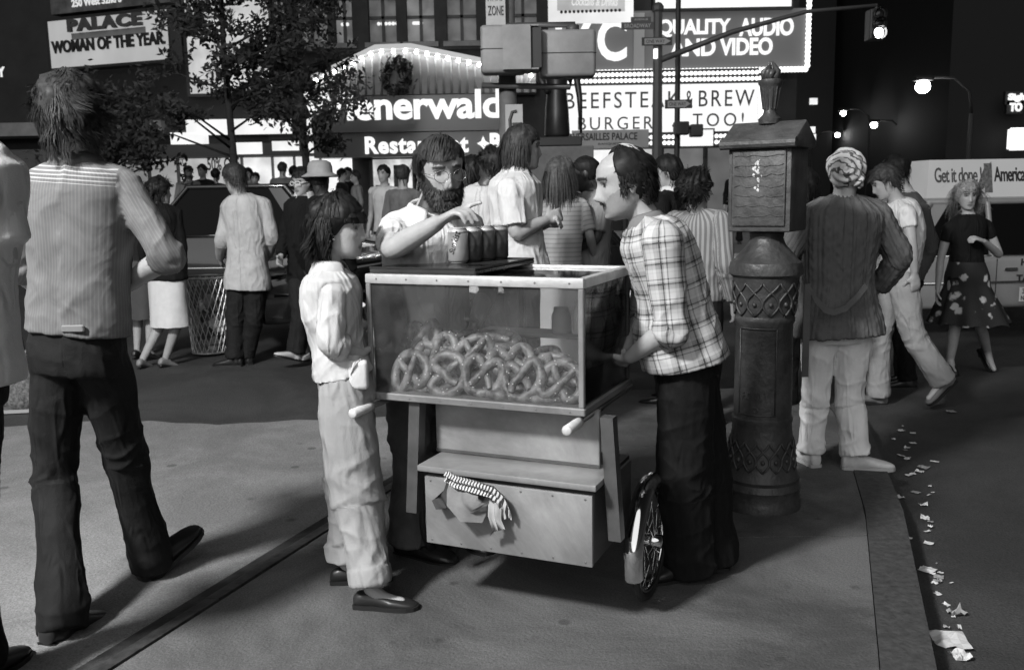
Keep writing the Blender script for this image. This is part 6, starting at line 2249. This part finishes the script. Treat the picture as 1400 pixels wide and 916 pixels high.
def face_hair(root, hc, Rh, hs, mat, n, zfun, name, length, seed, xlim=.075, outw=.5, wid=.003):
    rg = np.random.RandomState(seed); m = MB()
    loc = np.array(root.location)
    for _ in range(n):
        for tr_ in range(30):
            th = R(rg.uniform(-100, 100)); z = rg.uniform(-.117, .02)
            p = head_surf(np.array([th]), np.array([z]))[0]
            if zfun(p[0], p[2], th):
                break
        else:
            continue
        fr_ = max(0, math.cos(th))
        p = p + np.array([math.sin(th), math.cos(th), 0]) * (.002 + .005 * fr_ * (abs(p[0]) < .035))
        d = nrm(np.array([math.sin(th) * outw, math.cos(th) * outw, -1.0]) + rg.randn(3) * .25)
        L_ = length * (.5 + .8 * rg.rand())
        s_ = nrm(np.cross(d, (math.sin(th), math.cos(th), .2))) * wid
        q = [p, p + d * L_ * .5 + np.array([math.sin(th), math.cos(th), 0]) * .003, p + d * L_]
        vs = []
        for i, c in enumerate(q):
            w_ = s_ * (1 - .35 * i)
            vs += [((c - w_) * hs) @ Rh.T + hc - loc, ((c + w_) * hs) @ Rh.T + hc - loc]
        m.add(vs, [(0, 1, 3, 2), (2, 3, 5, 4)])
    return m.obj(name, mat, root, True)


def bz(x, z, th):
    return z < np.interp(abs(x), [0, .018, .03, .045, .06, .075], [-.086, -.086, -.062, -.052, -.040, -.005]) or (abs(z + .053) < .009 and abs(x) < .034)


face_hair(root, hc, Rh, hs, HB, 2300, bz, "beard", .019, 4, wid=.0022)
# wire glasses
def glasses(root, hc, Rh, hs, mat, rad):
    m = MB(); loc = np.array(root.location)
    tw = lambda x, y, z: Vector((np.array([x, y, z]) * hs) @ Rh.T + hc - loc)
    for sx in (-1, 1):
        m.tube([tw(sx * .033 + .024 * math.cos(a), .108 - .012 * abs(math.cos(a) * sx + 1) * .5, .004 + .019 * math.sin(a)) for a in np.linspace(0, 2 * math.pi, 16, endpoint=False)], rad, 5, closed=True)
        m.tube([tw(sx * .057, .098, .008), tw(sx * .074, .05, .008), tw(sx * .08, -.01, .004)], rad, 5)
    m.tube([tw(-.009, .108, .010), tw(0, .112, .012), tw(.009, .108, .010)], rad, 5)
    return m.obj("glasses", mat, root, True)


m = MB(); loc = np.array(root.location)
tw = lambda x, y, z: Vector((np.array([x, y, z]) * hs) @ Rh.T + hc - loc)
for sx in (-1, 1):
    m.tube([tw(sx * .033 + .024 * math.cos(a) * (1 + .08 * math.sin(a)), .108 - .012 * abs(math.cos(a) * sx + 1) * .5, .002 + .021 * math.sin(a)) for a in np.linspace(0, 2 * math.pi, 20, endpoint=False)], .0013, 5, closed=True)
    m.tube([tw(sx * .057, .098, .008), tw(sx * .074, .05, .008), tw(sx * .08, -.01, .004)], .0013, 5)
m.tube([tw(-.009, .108, .010), tw(0, .112, .013), tw(.009, .108, .010)], .0013, 5)
gl = m.obj("glasses", M("wire_frame", .35, .25, metal=.8), root, True)
m = MB()
for sx in (-1, 1):
    m.add([tw(sx * .033 + .023 * math.cos(a), .1075, .002 + .020 * math.sin(a)) for a in np.linspace(0, 2 * math.pi, 20, endpoint=False)], [tuple(range(20))])
m.obj("lens", glass("spectacle_glass", .02, .95), gl)

# ------------------------------------------------------------------ 3 vendor
def stub(l, c):
    z = l[:, 2]
    m_ = (z < np.interp(np.abs(l[:, 0]), [0, .03, .06, .08], [-.045, -.045, -.02, .01])) & (z > -.13) & (l[:, 1] > -.02)
    c[m_] *= .68


root, J, hc, Rh, hs = person(
    "balding moustached vendor in plaid shirt leaning on the cart", 3.42, 925, 1.74, 272,
    dict(neck=(883, 303, .0), shL=(905, 330, -.17), shR=(893, 325, .19), mid=(921, 395, 0), elL=(916, 448, -.2), wrL=(862, 488, -.07), elR=(880, 430, .25), wrR=(860, 470, .12),
         hipL=(940, 484, -.09), hipR=(938, 482, .09), knL=(936, 650, .0), knR=(962, 645, .12), anL=(944, .06), anR=(972, .14)),
    head=(853, 252, 0), zg=0, build=1.0, look=(266, 10, 0), hs=1.07, jaw=1.12, nose=1.25, vox=.0062, seed=7, belly=.05, paint=stub,
    top=dict(mat=plaid(), name="plaid_shirt", ease=.020, hem=-.05, sleeve=1.12, fold=.008, cuff=True, flare=.03, collar=dict(open=26, s=.92)),
    bottom=dict(mat=BLACKC, ease=.022, knee=.10, hem=.115, hemt=-.13, fold=.008),
    shoes=dict(mat=SHOEK, k=1.05), foot=dict(L=np.array([-1, -.3, 0]), R=np.array([-1, .1, 0])),
    hair=[dict(mat=HK, line=[(0, .1165), (50, .115), (62, .085), (72, .02), (85, .0), (100, -.035), (140, -.07), (180, -.085)], thick=.013, n=1000, length=.035, curl=.14, grav=.3, seed=15, wid=.0035, comb=(0, -.7, 0), zone=(66, 294), zlow=-.015)],
    hands=dict(L=dict(curl=.8, d=(-.25, .9, -.3)), R=dict(curl=.6)))
face_hair(root, hc, Rh, hs, HK, 150, lambda x, z, th: abs(z + .0495) < .0045 and abs(x) < .03, "moustache", .007, 5, wid=.002)
face_hair(root, hc, Rh, hs, HK, 120, lambda x, z, th: -.03 < z < .012 and 70 < abs(math.degrees(th)) < 88, "sideburns", .02, 6)
# knitted skullcap on the back of the head
m = MB(); vs = []; nr_, nt_ = 9, 28
axc = nrm(np.array([0, -.55, 1.0]))
e1 = nrm(np.cross(axc, (1, 0, 0))); e2 = np.cross(axc, e1)
for i in range(nr_):
    a = R(30) * i / (nr_ - 1)
    for j in range(nt_):
        b_ = 2 * math.pi * j / nt_
        d = axc * math.cos(a) + (e1 * math.cos(b_) + e2 * math.sin(b_)) * math.sin(a)
        p = d * np.array([.0765, .101, .122]) * (1.13 + .004 * math.sin(b_ * 9)) - np.array([0, .006, .0])
        vs.append((p * hs) @ Rh.T + hc - np.array(root.location))
m.add(vs, [(i * nt_ + j, i * nt_ + (j + 1) % nt_, (i + 1) * nt_ + (j + 1) % nt_, (i + 1) * nt_ + j) for i in range(nr_ - 1) for j in range(nt_)] + [tuple(range(nt_))])
cp = m.obj("skullcap", M("pale_knit_cap", .45, .9, (40, .3)), root, True)

# ------------------------------------------------------------------ 4 man walking away, left
root, J, hc, Rh, hs = person(
    "man in grey shirt and dark flared jeans walking away across the crossing", 3.32, 105, 1.93, 0,
    dict(neck=(104, 222), shL=(46, 262), shR=(172, 255), mid=(110, 335), elL=(28, 365, .05), elR=(226, 350, -.05), wrL=(75, 415, .24), wrR=(172, 392, .15),
         hipL=(78, 470), hipR=(136, 470), knL=(76, 650, .02), knR=(168, 615, .14), anL=(86, 838, -.20), anR=(204, 756, .28)),
    head=(97, 160, 0), zg=-.016, build=.95, look=(-14, 6, 0), hs=1.06, vox=.008, seed=11,
    top=dict(mat=yoke(), name="shirt", ease=.018, hem=.09, sleeve=1.06, fold=.0065, cuff=True, collar=dict(open=20, s=1.0)),
    bottom=dict(mat=DENIM, ease=.008, knee=.072, hem=.082, hemt=-.12, fold=.008, rise=.16),
    shoes=dict(mat=SHOEK, k=1.05), foot=dict(L=np.array([.25, .95, -.12]), R=np.array([.55, .8, .5])),
    hair=[dict(mat=HB, line=[(0, .06), (60, .03), (80, -.02), (110, -.06), (150, -.095), (180, -.10)], thick=.026, n=3600, length=.07, curl=.45, grav=.25, seed=17, wid=.0022, comb=(.3, -.2, 0), neck=.08)])
loc = np.array(root.location)
m = MB()
ax = nrm(J["neck"] - (J["hipL"] + J["hipR"]) / 2)
m = MB()
pcx = (J["hipL"] + J["hipR"]) / 2 + ax * .075
m.lathe([(.157, -.02), (.159, 0), (.157, .02)], 36, Matrix.Translation(Vector(pcx - loc)) @ Matrix.Diagonal((1.04, .80, 1, 1)), cap=False)
bt = m.obj("belt", M("dark_belt", .03, .5), root, True)
m = MB(); m.bbox(.005, .085, -.140, -.127, -.013, .013, .004, 1, Matrix.Translation(Vector(pcx - loc))); m.obj("pale_patch", M("pale_leather", .2, .6), bt)
# ------------------------------------------------------------------ 5 passer-by at the left edge
person("passer-by in a loose white shirt beside the grey shirted man walking away", 2.62, -80, 1.80, 0,
       dict(neck=(-72, 190), shL=(-128, 225), shR=(-22, 222), mid=(-72, 340), elL=(-140, 360), elR=(4, 345), wrL=(-125, 450, .1), wrR=(2, 425, .16), hipL=(-98, 500), hipR=(-46, 500), knL=(-98, 720), knR=(-46, 720, .1), anL=(-96, -.1), anR=(-56, .15)),
       head=(-76, 120, 0), zg=-.016, vox=.011, seed=13, top=dict(mat=WHITE, ease=.035, hem=-.05, sleeve=.9, fold=.005, flare=.02), bottom=dict(mat=BLACKC), shoes=dict(mat=SHOEK), hair=dict(mat=HB, n=200))


# ------------------------------------------------------------------ 6 woman in cable cardigan with head scarf
def cables(u, v, idx):
    per = .062
    c = (u / per) % 1.0
    rib = np.where((c > .2) & (c < .8), np.sqrt(np.clip(1 - ((c - .5) / .3) ** 2, 0, 1)), 0)
    tw_ = .5 + .5 * np.cos(2 * np.pi * v / .055 + np.where(c > .5, np.pi, 0))
    groove = np.exp(-((c - .5) / .05) ** 2)
    edge = np.exp(-((c - 0.02) / .05) ** 2) + np.exp(-((c - .98) / .05) ** 2)
    return .011 * rib * (.65 + .35 * tw_) - .004 * groove + .004 * edge


root, J, hc, Rh, hs = person(
    "person in a grey cable knit cardigan with a striped head scarf and white trousers", 4.92, 1145, 1.74, 8,
    dict(neck=(1153, 272), shL=(1102, 302), shR=(1200, 296), mid=(1144, 360), elL=(1066, 362, .02), wrL=(1092, 408, .22), elR=(1228, 352, .0), wrR=(1196, 398, .13), hipL=(1122, 440), hipR=(1168, 440), knL=(1114, 545, .03), knR=(1162, 545, 0), anL=(1107, .04), anR=(1170, -.06)),
    head=(1156, 238, .02), zg=0, sex="m", build=1.06, look=(12, 4, 0), vox=.0072, seed=19,
    top=dict(mat=KNIT, name="cardigan", ease=.034, hem=-.10, sleeve=1.85, fold=.006, flare=.05, knit=cables),
    bottom=dict(mat=cloth("bright_white_trousers", .78), ease=.006, knee=.066, hem=.074, hemt=-.02, fold=.008),
    shoes=dict(mat=SHOEW, style="sneaker", sole=M("pale_sole", .4, .8)), foot=dict(L=np.array([-.2, 1, 0]), R=np.array([1, -.15, 0])))
SC = scarfm(); loc = np.array(root.location)
V = Vol()
V.ell(hc + (np.array([0, -.012, .034]) * hs) @ Rh.T, Rh, np.array([.104, .125, .105]) * hs)
V.ell(hc + (np.array([-.02, -.085, .01]) * hs) @ Rh.T, Rh @ np.array(Matrix.Rotation(R(30), 3, 'Y')), np.array([.085, .07, .085]) * hs)
V.ell(hc + (np.array([.055, -.085, -.04]) * hs) @ Rh.T, Rh, np.array([.03, .03, .045]) * hs)
me = V.remesh(.007, 3)
co, no = get_co(me), get_no(me)
q = (co - hc) @ Rh
rr_ = np.hypot(q[:, 0] + .02, q[:, 2] - .02); an_ = np.arctan2(q[:, 2] - .02, q[:, 0] + .02)
dsp = .005 * np.sin(rr_ * 190 - an_ * 1.0 + 1.5 * vnoise(co * 12, 3)) + .004 * vnoise(co * 30, 5)
me.vertices.foreach_set("co", (co + no * dsp[:, None]).ravel())
finish(me, "head_scarf", SC, root)
m = MB()
tl = lambda px, py, Y_: P(px, py, Y_) - Vector(loc)
m_ = MB(); w_ = .012
def ribbon(pts, wd, name, mat):
    m = MB(); vs = []
    for (p, d) in pts:
        p = Vector(p); d = Vector(d); vs += [p - d * wd, p + d * wd, p + d * wd + Vector((0, -.008, 0)), p - d * wd + Vector((0, -.008, 0))]
    n = len(pts)
    m.add(vs, [(i * 4 + a, i * 4 + (a + 1) % 4, (i + 1) * 4 + (a + 1) % 4, (i + 1) * 4 + a) for i in range(n - 1) for a in range(4)] + [(0, 1, 2, 3), ((n - 1) * 4 + 3, (n - 1) * 4 + 2, (n - 1) * 4 + 1, (n - 1) * 4)])
    return m.obj(name, mat, root)
Yb = 4.92 - .215
ribbon([(tl(1104, 390, Yb), (0, 0, 1)), (tl(1115, 410, Yb - .005), (.5, 0, .8)), (tl(1128, 424, Yb - .01), (.3, 0, 1)), (tl(1140, 427, Yb - .01), (0, 0, 1)), (tl(1156, 421, Yb - .01), (-.3, 0, 1)), (tl(1172, 405, Yb - .005), (-.6, 0, .7)), (tl(1184, 390, Yb + .01), (-.6, 0, .7))], .016, "belt", KNIT)
ribbon([(tl(1104, 388, Yb), (1, 0, 0)), (tl(1102, 440, Yb - .03), (1, 0, 0)), (tl(1101, 480, Yb - .03), (1, 0, 0)), (tl(1100, 515, Yb - .02), (1, 0, 0))], .017, "belt_tail", KNIT)

# ------------------------------------------------------------------ crowd on the right
person("young man in white tee and khaki trousers striding along the kerb", 6.75, 1215, 1.74, -82,
       dict(neck=(1226, 275, 0), shL=(1240, 292, -.17), shR=(1230, 290, .18), mid=(1240, 320), elL=(1246, 330, -.22), elR=(1222, 330, .22), wrL=(1250, 372, -.2), wrR=(1205, 365, .2), hipL=(1232, 372, -.08), hipR=(1228, 372, .08), knL=(1248, 455, -.1), knR=(1203, 455, .1), anL=(1288, 518, -.1), anR=(1196, .12)),
       head=(1210, 250, 0), look=(-78, 24, 0), vox=.0095, seed=23, top=dict(mat=WHITE, name="tee_shirt", sleeve=.5, hem=.02, ease=.014, fold=.006), bottom=dict(mat=KHAKI, ease=.014, knee=.08, hem=.09),
       shoes=dict(mat=M("suede", .15, .9)), foot=dict(L=np.array([-.75, -.1, -.65]), R=np.array([-1, 0, .12])), hair=dict(mat=HB, n=420, thick=.022, length=.06, curl=.35, seed=23))
person("man in dark shirt walking beyond the young man in the white tee", 7.5, 1243, 1.80, -75,
       dict(neck=(1238, 262), shL=(1262, 285, -.15), shR=(1240, 280, .15), elL=(1272, 340, -.12), wrL=(1258, 378, -.1)),
       head=(1222, 236), look=(-80, 10, 0), vox=.012, seed=24, top=dict(mat=cloth("dark_grey_shirt", .06), sleeve=1.9, fold=.006), bottom=dict(mat=BLACKC), shoes=dict(mat=SHOEK), hair=dict(mat=HK, n=250, thick=.02))
person("blonde woman in black top and dark floral skirt walking past the taxi", 7.75, 1322, 1.70, 192,
       dict(neck=(1324, 293), shR=(1297, 312, 0), shL=(1349, 308, .02), mid=(1322, 335), elR=(1286, 355, 0), wrR=(1282, 395, -.02), elL=(1366, 348, .02), wrL=(1345, 330, -.18), hipR=(1306, 378), hipL=(1334, 378), knR=(1306, 442, -.04), knL=(1340, 444, .10), anR=(1299, 492, -.02), anL=(1350, 480, .30)),
       head=(1322, 268, -.02), sex="f", look=(186, 8, 4), hs=.98, vox=.0085, seed=25, top=dict(mat=BLACKC, name="black_top", sleeve=.42, hem=-.04, ease=.008, fold=.004),
       bottom=dict(type="skirt", mat=floral(), len=.42, flare=.15, hemc=(1324, 441, .03), pleats=9, pl=.09), shoes=dict(mat=SHOEK, style="heel", k=.9), foot=dict(R=np.array([-.1, -1, -.25]), L=np.array([.2, -.6, -.7])),
       hair=[dict(mat=HL, line=LINE_F, thick=.022, n=900, length=.24, curl=.40, grav=.55, seed=25, wid=.005, comb=(0, -.3, 0), neck=.08, face_y=.0)], hands=dict(L=dict(curl=.9, d=(-.8, -.2, .3))))
person("dark haired person standing behind the alarm post", 6.4, 1104, 1.72, 40, {}, head=(1100, 258), vox=.013, seed=26, top=dict(mat=cloth("pale_grey_top", .3), sleeve=1.9), bottom=dict(mat=BLACKC), shoes=dict(mat=SHOEK), hair=dict(mat=HK, line=LINE_F, n=500, length=.16, thick=.026, seed=26), sex="f")

# ------------------------------------------------------------------ crowd behind the cart
person("long haired man in white polo shirt facing the alarm post behind the cart", 5.35, 708, 1.80, 84,
       dict(neck=(706, 238), shR=(697, 262, -.17), shL=(708, 258, .18), mid=(706, 300), elR=(706, 318, -.22), wrR=(745, 302, -.12), elL=(720, 312, .2), wrL=(748, 306, .02), hipR=(712, 368, -.08), hipL=(716, 368, .09)),
       head=(716, 204, 0), zg=-.02, look=(82, 0, 0), vox=.008, seed=31, build=1.05, top=dict(mat=WHITE, name="polo_shirt", sleeve=.85, ease=.03, hem=-.12, fold=.007, flare=.03, collar=dict(open=30, s=1.1)), bottom=dict(mat=DENIM), shoes=dict(mat=SHOEK),
       hair=dict(mat=HB, line=[(0, .066), (55, .04), (75, .0), (95, -.03), (140, -.08), (180, -.09)], n=800, length=.13, thick=.022, curl=.1, grav=.6, seed=31, comb=(0, -.5, 0)), hands=dict(R=dict(curl=1.0)))
person("woman with long straight hair seen from behind in a pale striped top", 6.2, 768, 1.66, 25,
       dict(shL=(748, 282), shR=(795, 280), neck=(768, 266), elR=(806, 320, -.05), wrR=(812, 350, .12)),
       head=(768, 241), zg=-.02, sex="f", look=(40, 0, 0), vox=.010, seed=32, top=dict(mat=striped("striped_top", "gv", .03, .3, .36, .26), sleeve=.9, ease=.014), bottom=dict(type="skirt", mat=striped("striped_skirt", "gu", .05, .4, .04, .4), len=.5), shoes=dict(mat=SHOEK),
       hair=dict(mat=hair_mat("light_brown_hair", .07), line=LINE_F, n=900, length=.26, thick=.018, curl=.06, grav=.9, seed=32, neck=.07))
person("close cropped man in grey tee shirt talking to the long haired woman", 6.45, 808, 1.78, -70,
       dict(neck=(812, 262), shL=(822, 280, -.16), shR=(800, 280, .16), elL=(815, 325, -.2), wrL=(790, 340, -.15)),
       head=(800, 238, 0), zg=-.02, skin=SKIND, look=(-75, 2, 0), vox=.010, seed=33, top=dict(mat=MIDS, sleeve=.8, ease=.016), bottom=dict(mat=BLACKC), shoes=dict(mat=SHOEK), hair=dict(mat=HK, line=LINE_M, n=120, thick=.005, length=.012, seed=33, wid=.003))
person("man in pale jacket with dark skin looking over his shoulder behind the soda cans", 6.3, 660, 1.78, 30,
       dict(neck=(664, 255), shL=(640, 272), shR=(690, 272)), head=(672, 230, 0), zg=-.02, skin=SKIND, look=(-60, 6, 0), vox=.011, seed=34, top=dict(mat=PALEC, name="jacket", sleeve=1.9, ease=.03), bottom=dict(mat=DARKC), shoes=dict(mat=SHOEK),
       hair=dict(mat=HK, line=LINE_AFRO, n=500, thick=.026, length=.04, curl=.8, grav=.1, seed=34))
person("dark haired woman close behind the man in the pale jacket", 6.7, 645, 1.64, 60, {}, head=(648, 240, 0), zg=-.02, skin=SKIND, sex="f", look=(50, 0, 0), vox=.013, seed=35, top=dict(mat=DARKC, sleeve=1.9), bottom=dict(mat=BLACKC), shoes=dict(mat=SHOEK), hair=dict(mat=HK, line=LINE_F, n=400, length=.15, thick=.03, seed=35))
person("dark haired man in dark suit with white collar behind the vendor", 6.6, 915, 1.80, -60, dict(neck=(918, 262)), head=(911, 237, 0), zg=-.02, look=(-75, 0, 0), vox=.011, seed=36,
       top=dict(mat=BLACKC, name="jacket", sleeve=1.9, ease=.025, collar=dict(mat=WHITE, open=20, s=1.05)), bottom=dict(mat=BLACKC), shoes=dict(mat=SHOEK), hair=dict(mat=HK, n=350, thick=.016, length=.05, seed=36))
person("curly haired person in patterned shirt between the vendor and the alarm post", 5.9, 955, 1.68, 45, dict(neck=(955, 293)), head=(952, 264, 0), zg=-.02, look=(60, 8, 0), vox=.010, seed=37,
       top=dict(mat=striped("patterned_shirt", "gu", .03, .5, .16, .32), sleeve=1.9, ease=.02), bottom=dict(mat=DARKC), shoes=dict(mat=SHOEK), hair=dict(mat=HK, line=LINE_AFRO, n=900, thick=.04, length=.05, curl=1.0, grav=.15, seed=37, wid=.004))

# ------------------------------------------------------------------ people across the crossing, left
person("woman in dark jacket and white skirt in heeled sandals by the litter basket", 8.42, 222, 1.62, 25,
       dict(shL=(198, 292), shR=(240, 292), neck=(219, 280), elR=(248, 338), wrR=(250, 382), anL=(207, -.02), anR=(238, .02)), head=(219, 263, 0), sex="f", build=1.05, look=(48, 0, 0), vox=.010, seed=41,
       top=dict(mat=BLACKC, name="jacket", sleeve=1.95, ease=.028, hem=-.05, flare=.02), bottom=dict(type="skirt", mat=WHITE, len=.50, flare=.02, pl=.015), shoes=dict(mat=M("tan_sandal", .2, .5), style="heel", k=.95), foot=dict(L=np.array([.2, 1, -.3]), R=np.array([.5, .9, -.3])),
       hair=dict(mat=HK, line=LINE_AFRO, n=600, thick=.03, length=.07, curl=.6, grav=.3, seed=41))
person("woman in dark dress standing beside the white skirted woman", 8.9, 185, 1.62, 30, dict(), head=(180, 264, 0), sex="f", vox=.013, seed=42, top=dict(mat=DARKC, sleeve=.9), bottom=dict(type="skirt", mat=cloth("grey_skirt", .06), len=.48), shoes=dict(mat=SHOEK, style="heel", k=.95), hair=dict(mat=HB, line=LINE_F, n=300, length=.14, thick=.024, seed=42), foot=dict(L=np.array([.2, 1, -.3]), R=np.array([.5, .9, -.3])))
person("man in pale tweed blazer and dark trousers seen from behind", 8.45, 337, 1.80, -18,
       dict(neck=(328, 266), shL=(312, 284), shR=(362, 280), mid=(338, 325), elL=(303, 330, -.02), wrL=(302, 352, .2), elR=(372, 325), wrR=(366, 350, .2), hipL=(326, 378), hipR=(350, 378), knL=(322, 440), knR=(347, 440, .02), anL=(330, -.04), anR=(347, .06)),
       head=(320, 245, 0), look=(-62, 18, 0), hs=1.04, vox=.0085, seed=43, top=dict(mat=TWEED, name="blazer", sleeve=1.95, ease=.024, hem=-.16, fold=.005, flare=.03), bottom=dict(mat=DENIM, ease=.012, knee=.072, hem=.08), shoes=dict(mat=SHOEK), foot=dict(L=np.array([-1, .1, 0]), R=np.array([-.6, .8, 0])),
       hair=dict(mat=HB, n=500, thick=.022, length=.07, curl=.2, seed=43))
root, J, hc, Rh, hs = person("smiling person in white framed glasses and dark jacket stepping off the kerb", 8.5, 415, 1.74, 205,
       dict(neck=(416, 268), shR=(398, 288), shL=(438, 288), elR=(388, 330), wrR=(384, 350, -.15), hipR=(408, 372), hipL=(432, 372), knR=(410, 430, -.2), knL=(440, 440, .15), anR=(404, 480, -.25), anL=(440, .25)),
       head=(413, 250, -.02), look=(208, 6, 0), vox=.0095, seed=44, top=dict(mat=BLACKC, name="jacket", sleeve=1.95, ease=.026, hem=-.12, collar=dict(mat=PALEC, open=30, s=1.1)), bottom=dict(mat=DARKC, ease=.012, hem=.09), shoes=dict(mat=SHOEW), foot=dict(R=np.array([-.75, -.7, .35]), L=np.array([-.5, -.9, 0])),
       hair=dict(mat=HK, n=400, thick=.024, length=.06, curl=.3, seed=44))
glasses(root, hc, Rh, hs, M("white_frame", .7, .4), .0035)
root, J, hc, Rh, hs = person("man in a pale bucket hat behind the short haired woman", 8.2, 442, 1.76, 20, dict(neck=(442, 268)), head=(438, 246, 0), look=(20, 0, 0), vox=.012, seed=45, skin=SKIND, top=dict(mat=BLACKC, sleeve=1.9, ease=.02), bottom=dict(mat=DARKC), shoes=dict(mat=SHOEK), hair=dict(mat=HK, n=150, thick=.012, length=.03, seed=45))
m = MB(); m.lathe([(.155, -.012), (.158, -.005), (.112, .022), (.105, .03), (.102, .08), (.090, .115), (.06, .132), (.01, .138)], 28, Matrix.Translation(Vector(hc) - root.location + Vector((0, 0, .035))) @ Matrix.Diagonal((1.05, 1.2, 1, 1)))
m.obj("bucket_hat", cloth("hat_cloth", .30, .9, .2), root, True)

# ------------------------------------------------------------------ small figures by the far shops
farp = [(527, 13.6, 1.80, 200, (527, 236), PALEC, HK, "m", "man in pale sleeveless shirt beyond the bearded man"), (553, 12.2, 1.72, 20, (555, 240), GREYS, HB, "m", "curly haired figure beyond the bearded man's shoulder"),
        (262, 19.0, 1.74, 150, (266, 236), MIDS, HK, "m", "man in grey top standing in front of the sale window"), (281, 19.2, 1.78, 200, (280, 234), BLACKC, HK, "m", "man in dark suit in front of the sale window"),
        (299, 19.4, 1.70, 10, (301, 240), DARKC, HK, "f", "woman in dark clothes right of the sale window suit"), (343, 19.0, 1.72, 190, (342, 239), GREYS, HK, "m", "man in grey top left of the street tree trunk"),
        (352, 18.6, 1.62, 170, (351, 246), DARKC, HK, "f", "short dark haired woman beside the man in the grey top"), (390, 18.9, 1.80, 0, (390, 231), GREYS, HB, "m", "broad man seen from behind against the bright shop window"),
        (405, 19.6, 1.70, 30, (405, 236), BLACKC, HK, "f", "dark figure behind the broad man at the shop window"), (470, 19.0, 1.74, 90, (468, 240), DARKC, HK, "m", "dark figure at the shop corner pillar"),
        (489, 18.6, 1.72, 250, (488, 243), MIDS, HB, "f", "woman in grey top by the restaurant entrance"), (478, 20.2, 1.76, 180, (478, 238), BLACKC, HK, "m", "man in black between the shop and the restaurant"),
        (620, 20.0, 1.74, 200, (622, 246), BLACKC, HK, "m", "dark figure at the restaurant window"), (870, 19, 1.75, 160, (870, 240), DARKC, HK, "m", "dark figure under the steak house marquee"), (1005, 21, 1.76, 200, (1000, 236), BLACKC, HK, "m", "dark figure at the corner behind the alarm post")]
for i, (px, Y_, H_, fc, hd_, tm, hm, sx, lab) in enumerate(farp):
    nk = P(hd_[0], hd_[1], Y_)
    zg_ = max(gz(nk.x, Y_), nk.z - H_ + .10) if Y_ < 17.6 else .30
    zg_ = .30 if Y_ >= 17.6 else gz(nk.x, Y_)
    Hn = nk.z + .12 - zg_
    Hn = min(max(Hn, 1.55), 1.92)
    person(lab, Y_, px, Hn, fc, {}, vox=.02, seed=60 + i, sex=sx, zg=zg_, top=dict(mat=tm, sleeve=.0 + (.1 if i == 0 else 1.9), fold=.005), bottom=dict(mat=BLACKC), shoes=dict(mat=SHOEK), hair=dict(mat=hm, n=60, thick=.02, length=.05, seed=60 + i, wid=.01), group="small figures by the far shops")

bpy.data.scenes.remove(TMP)
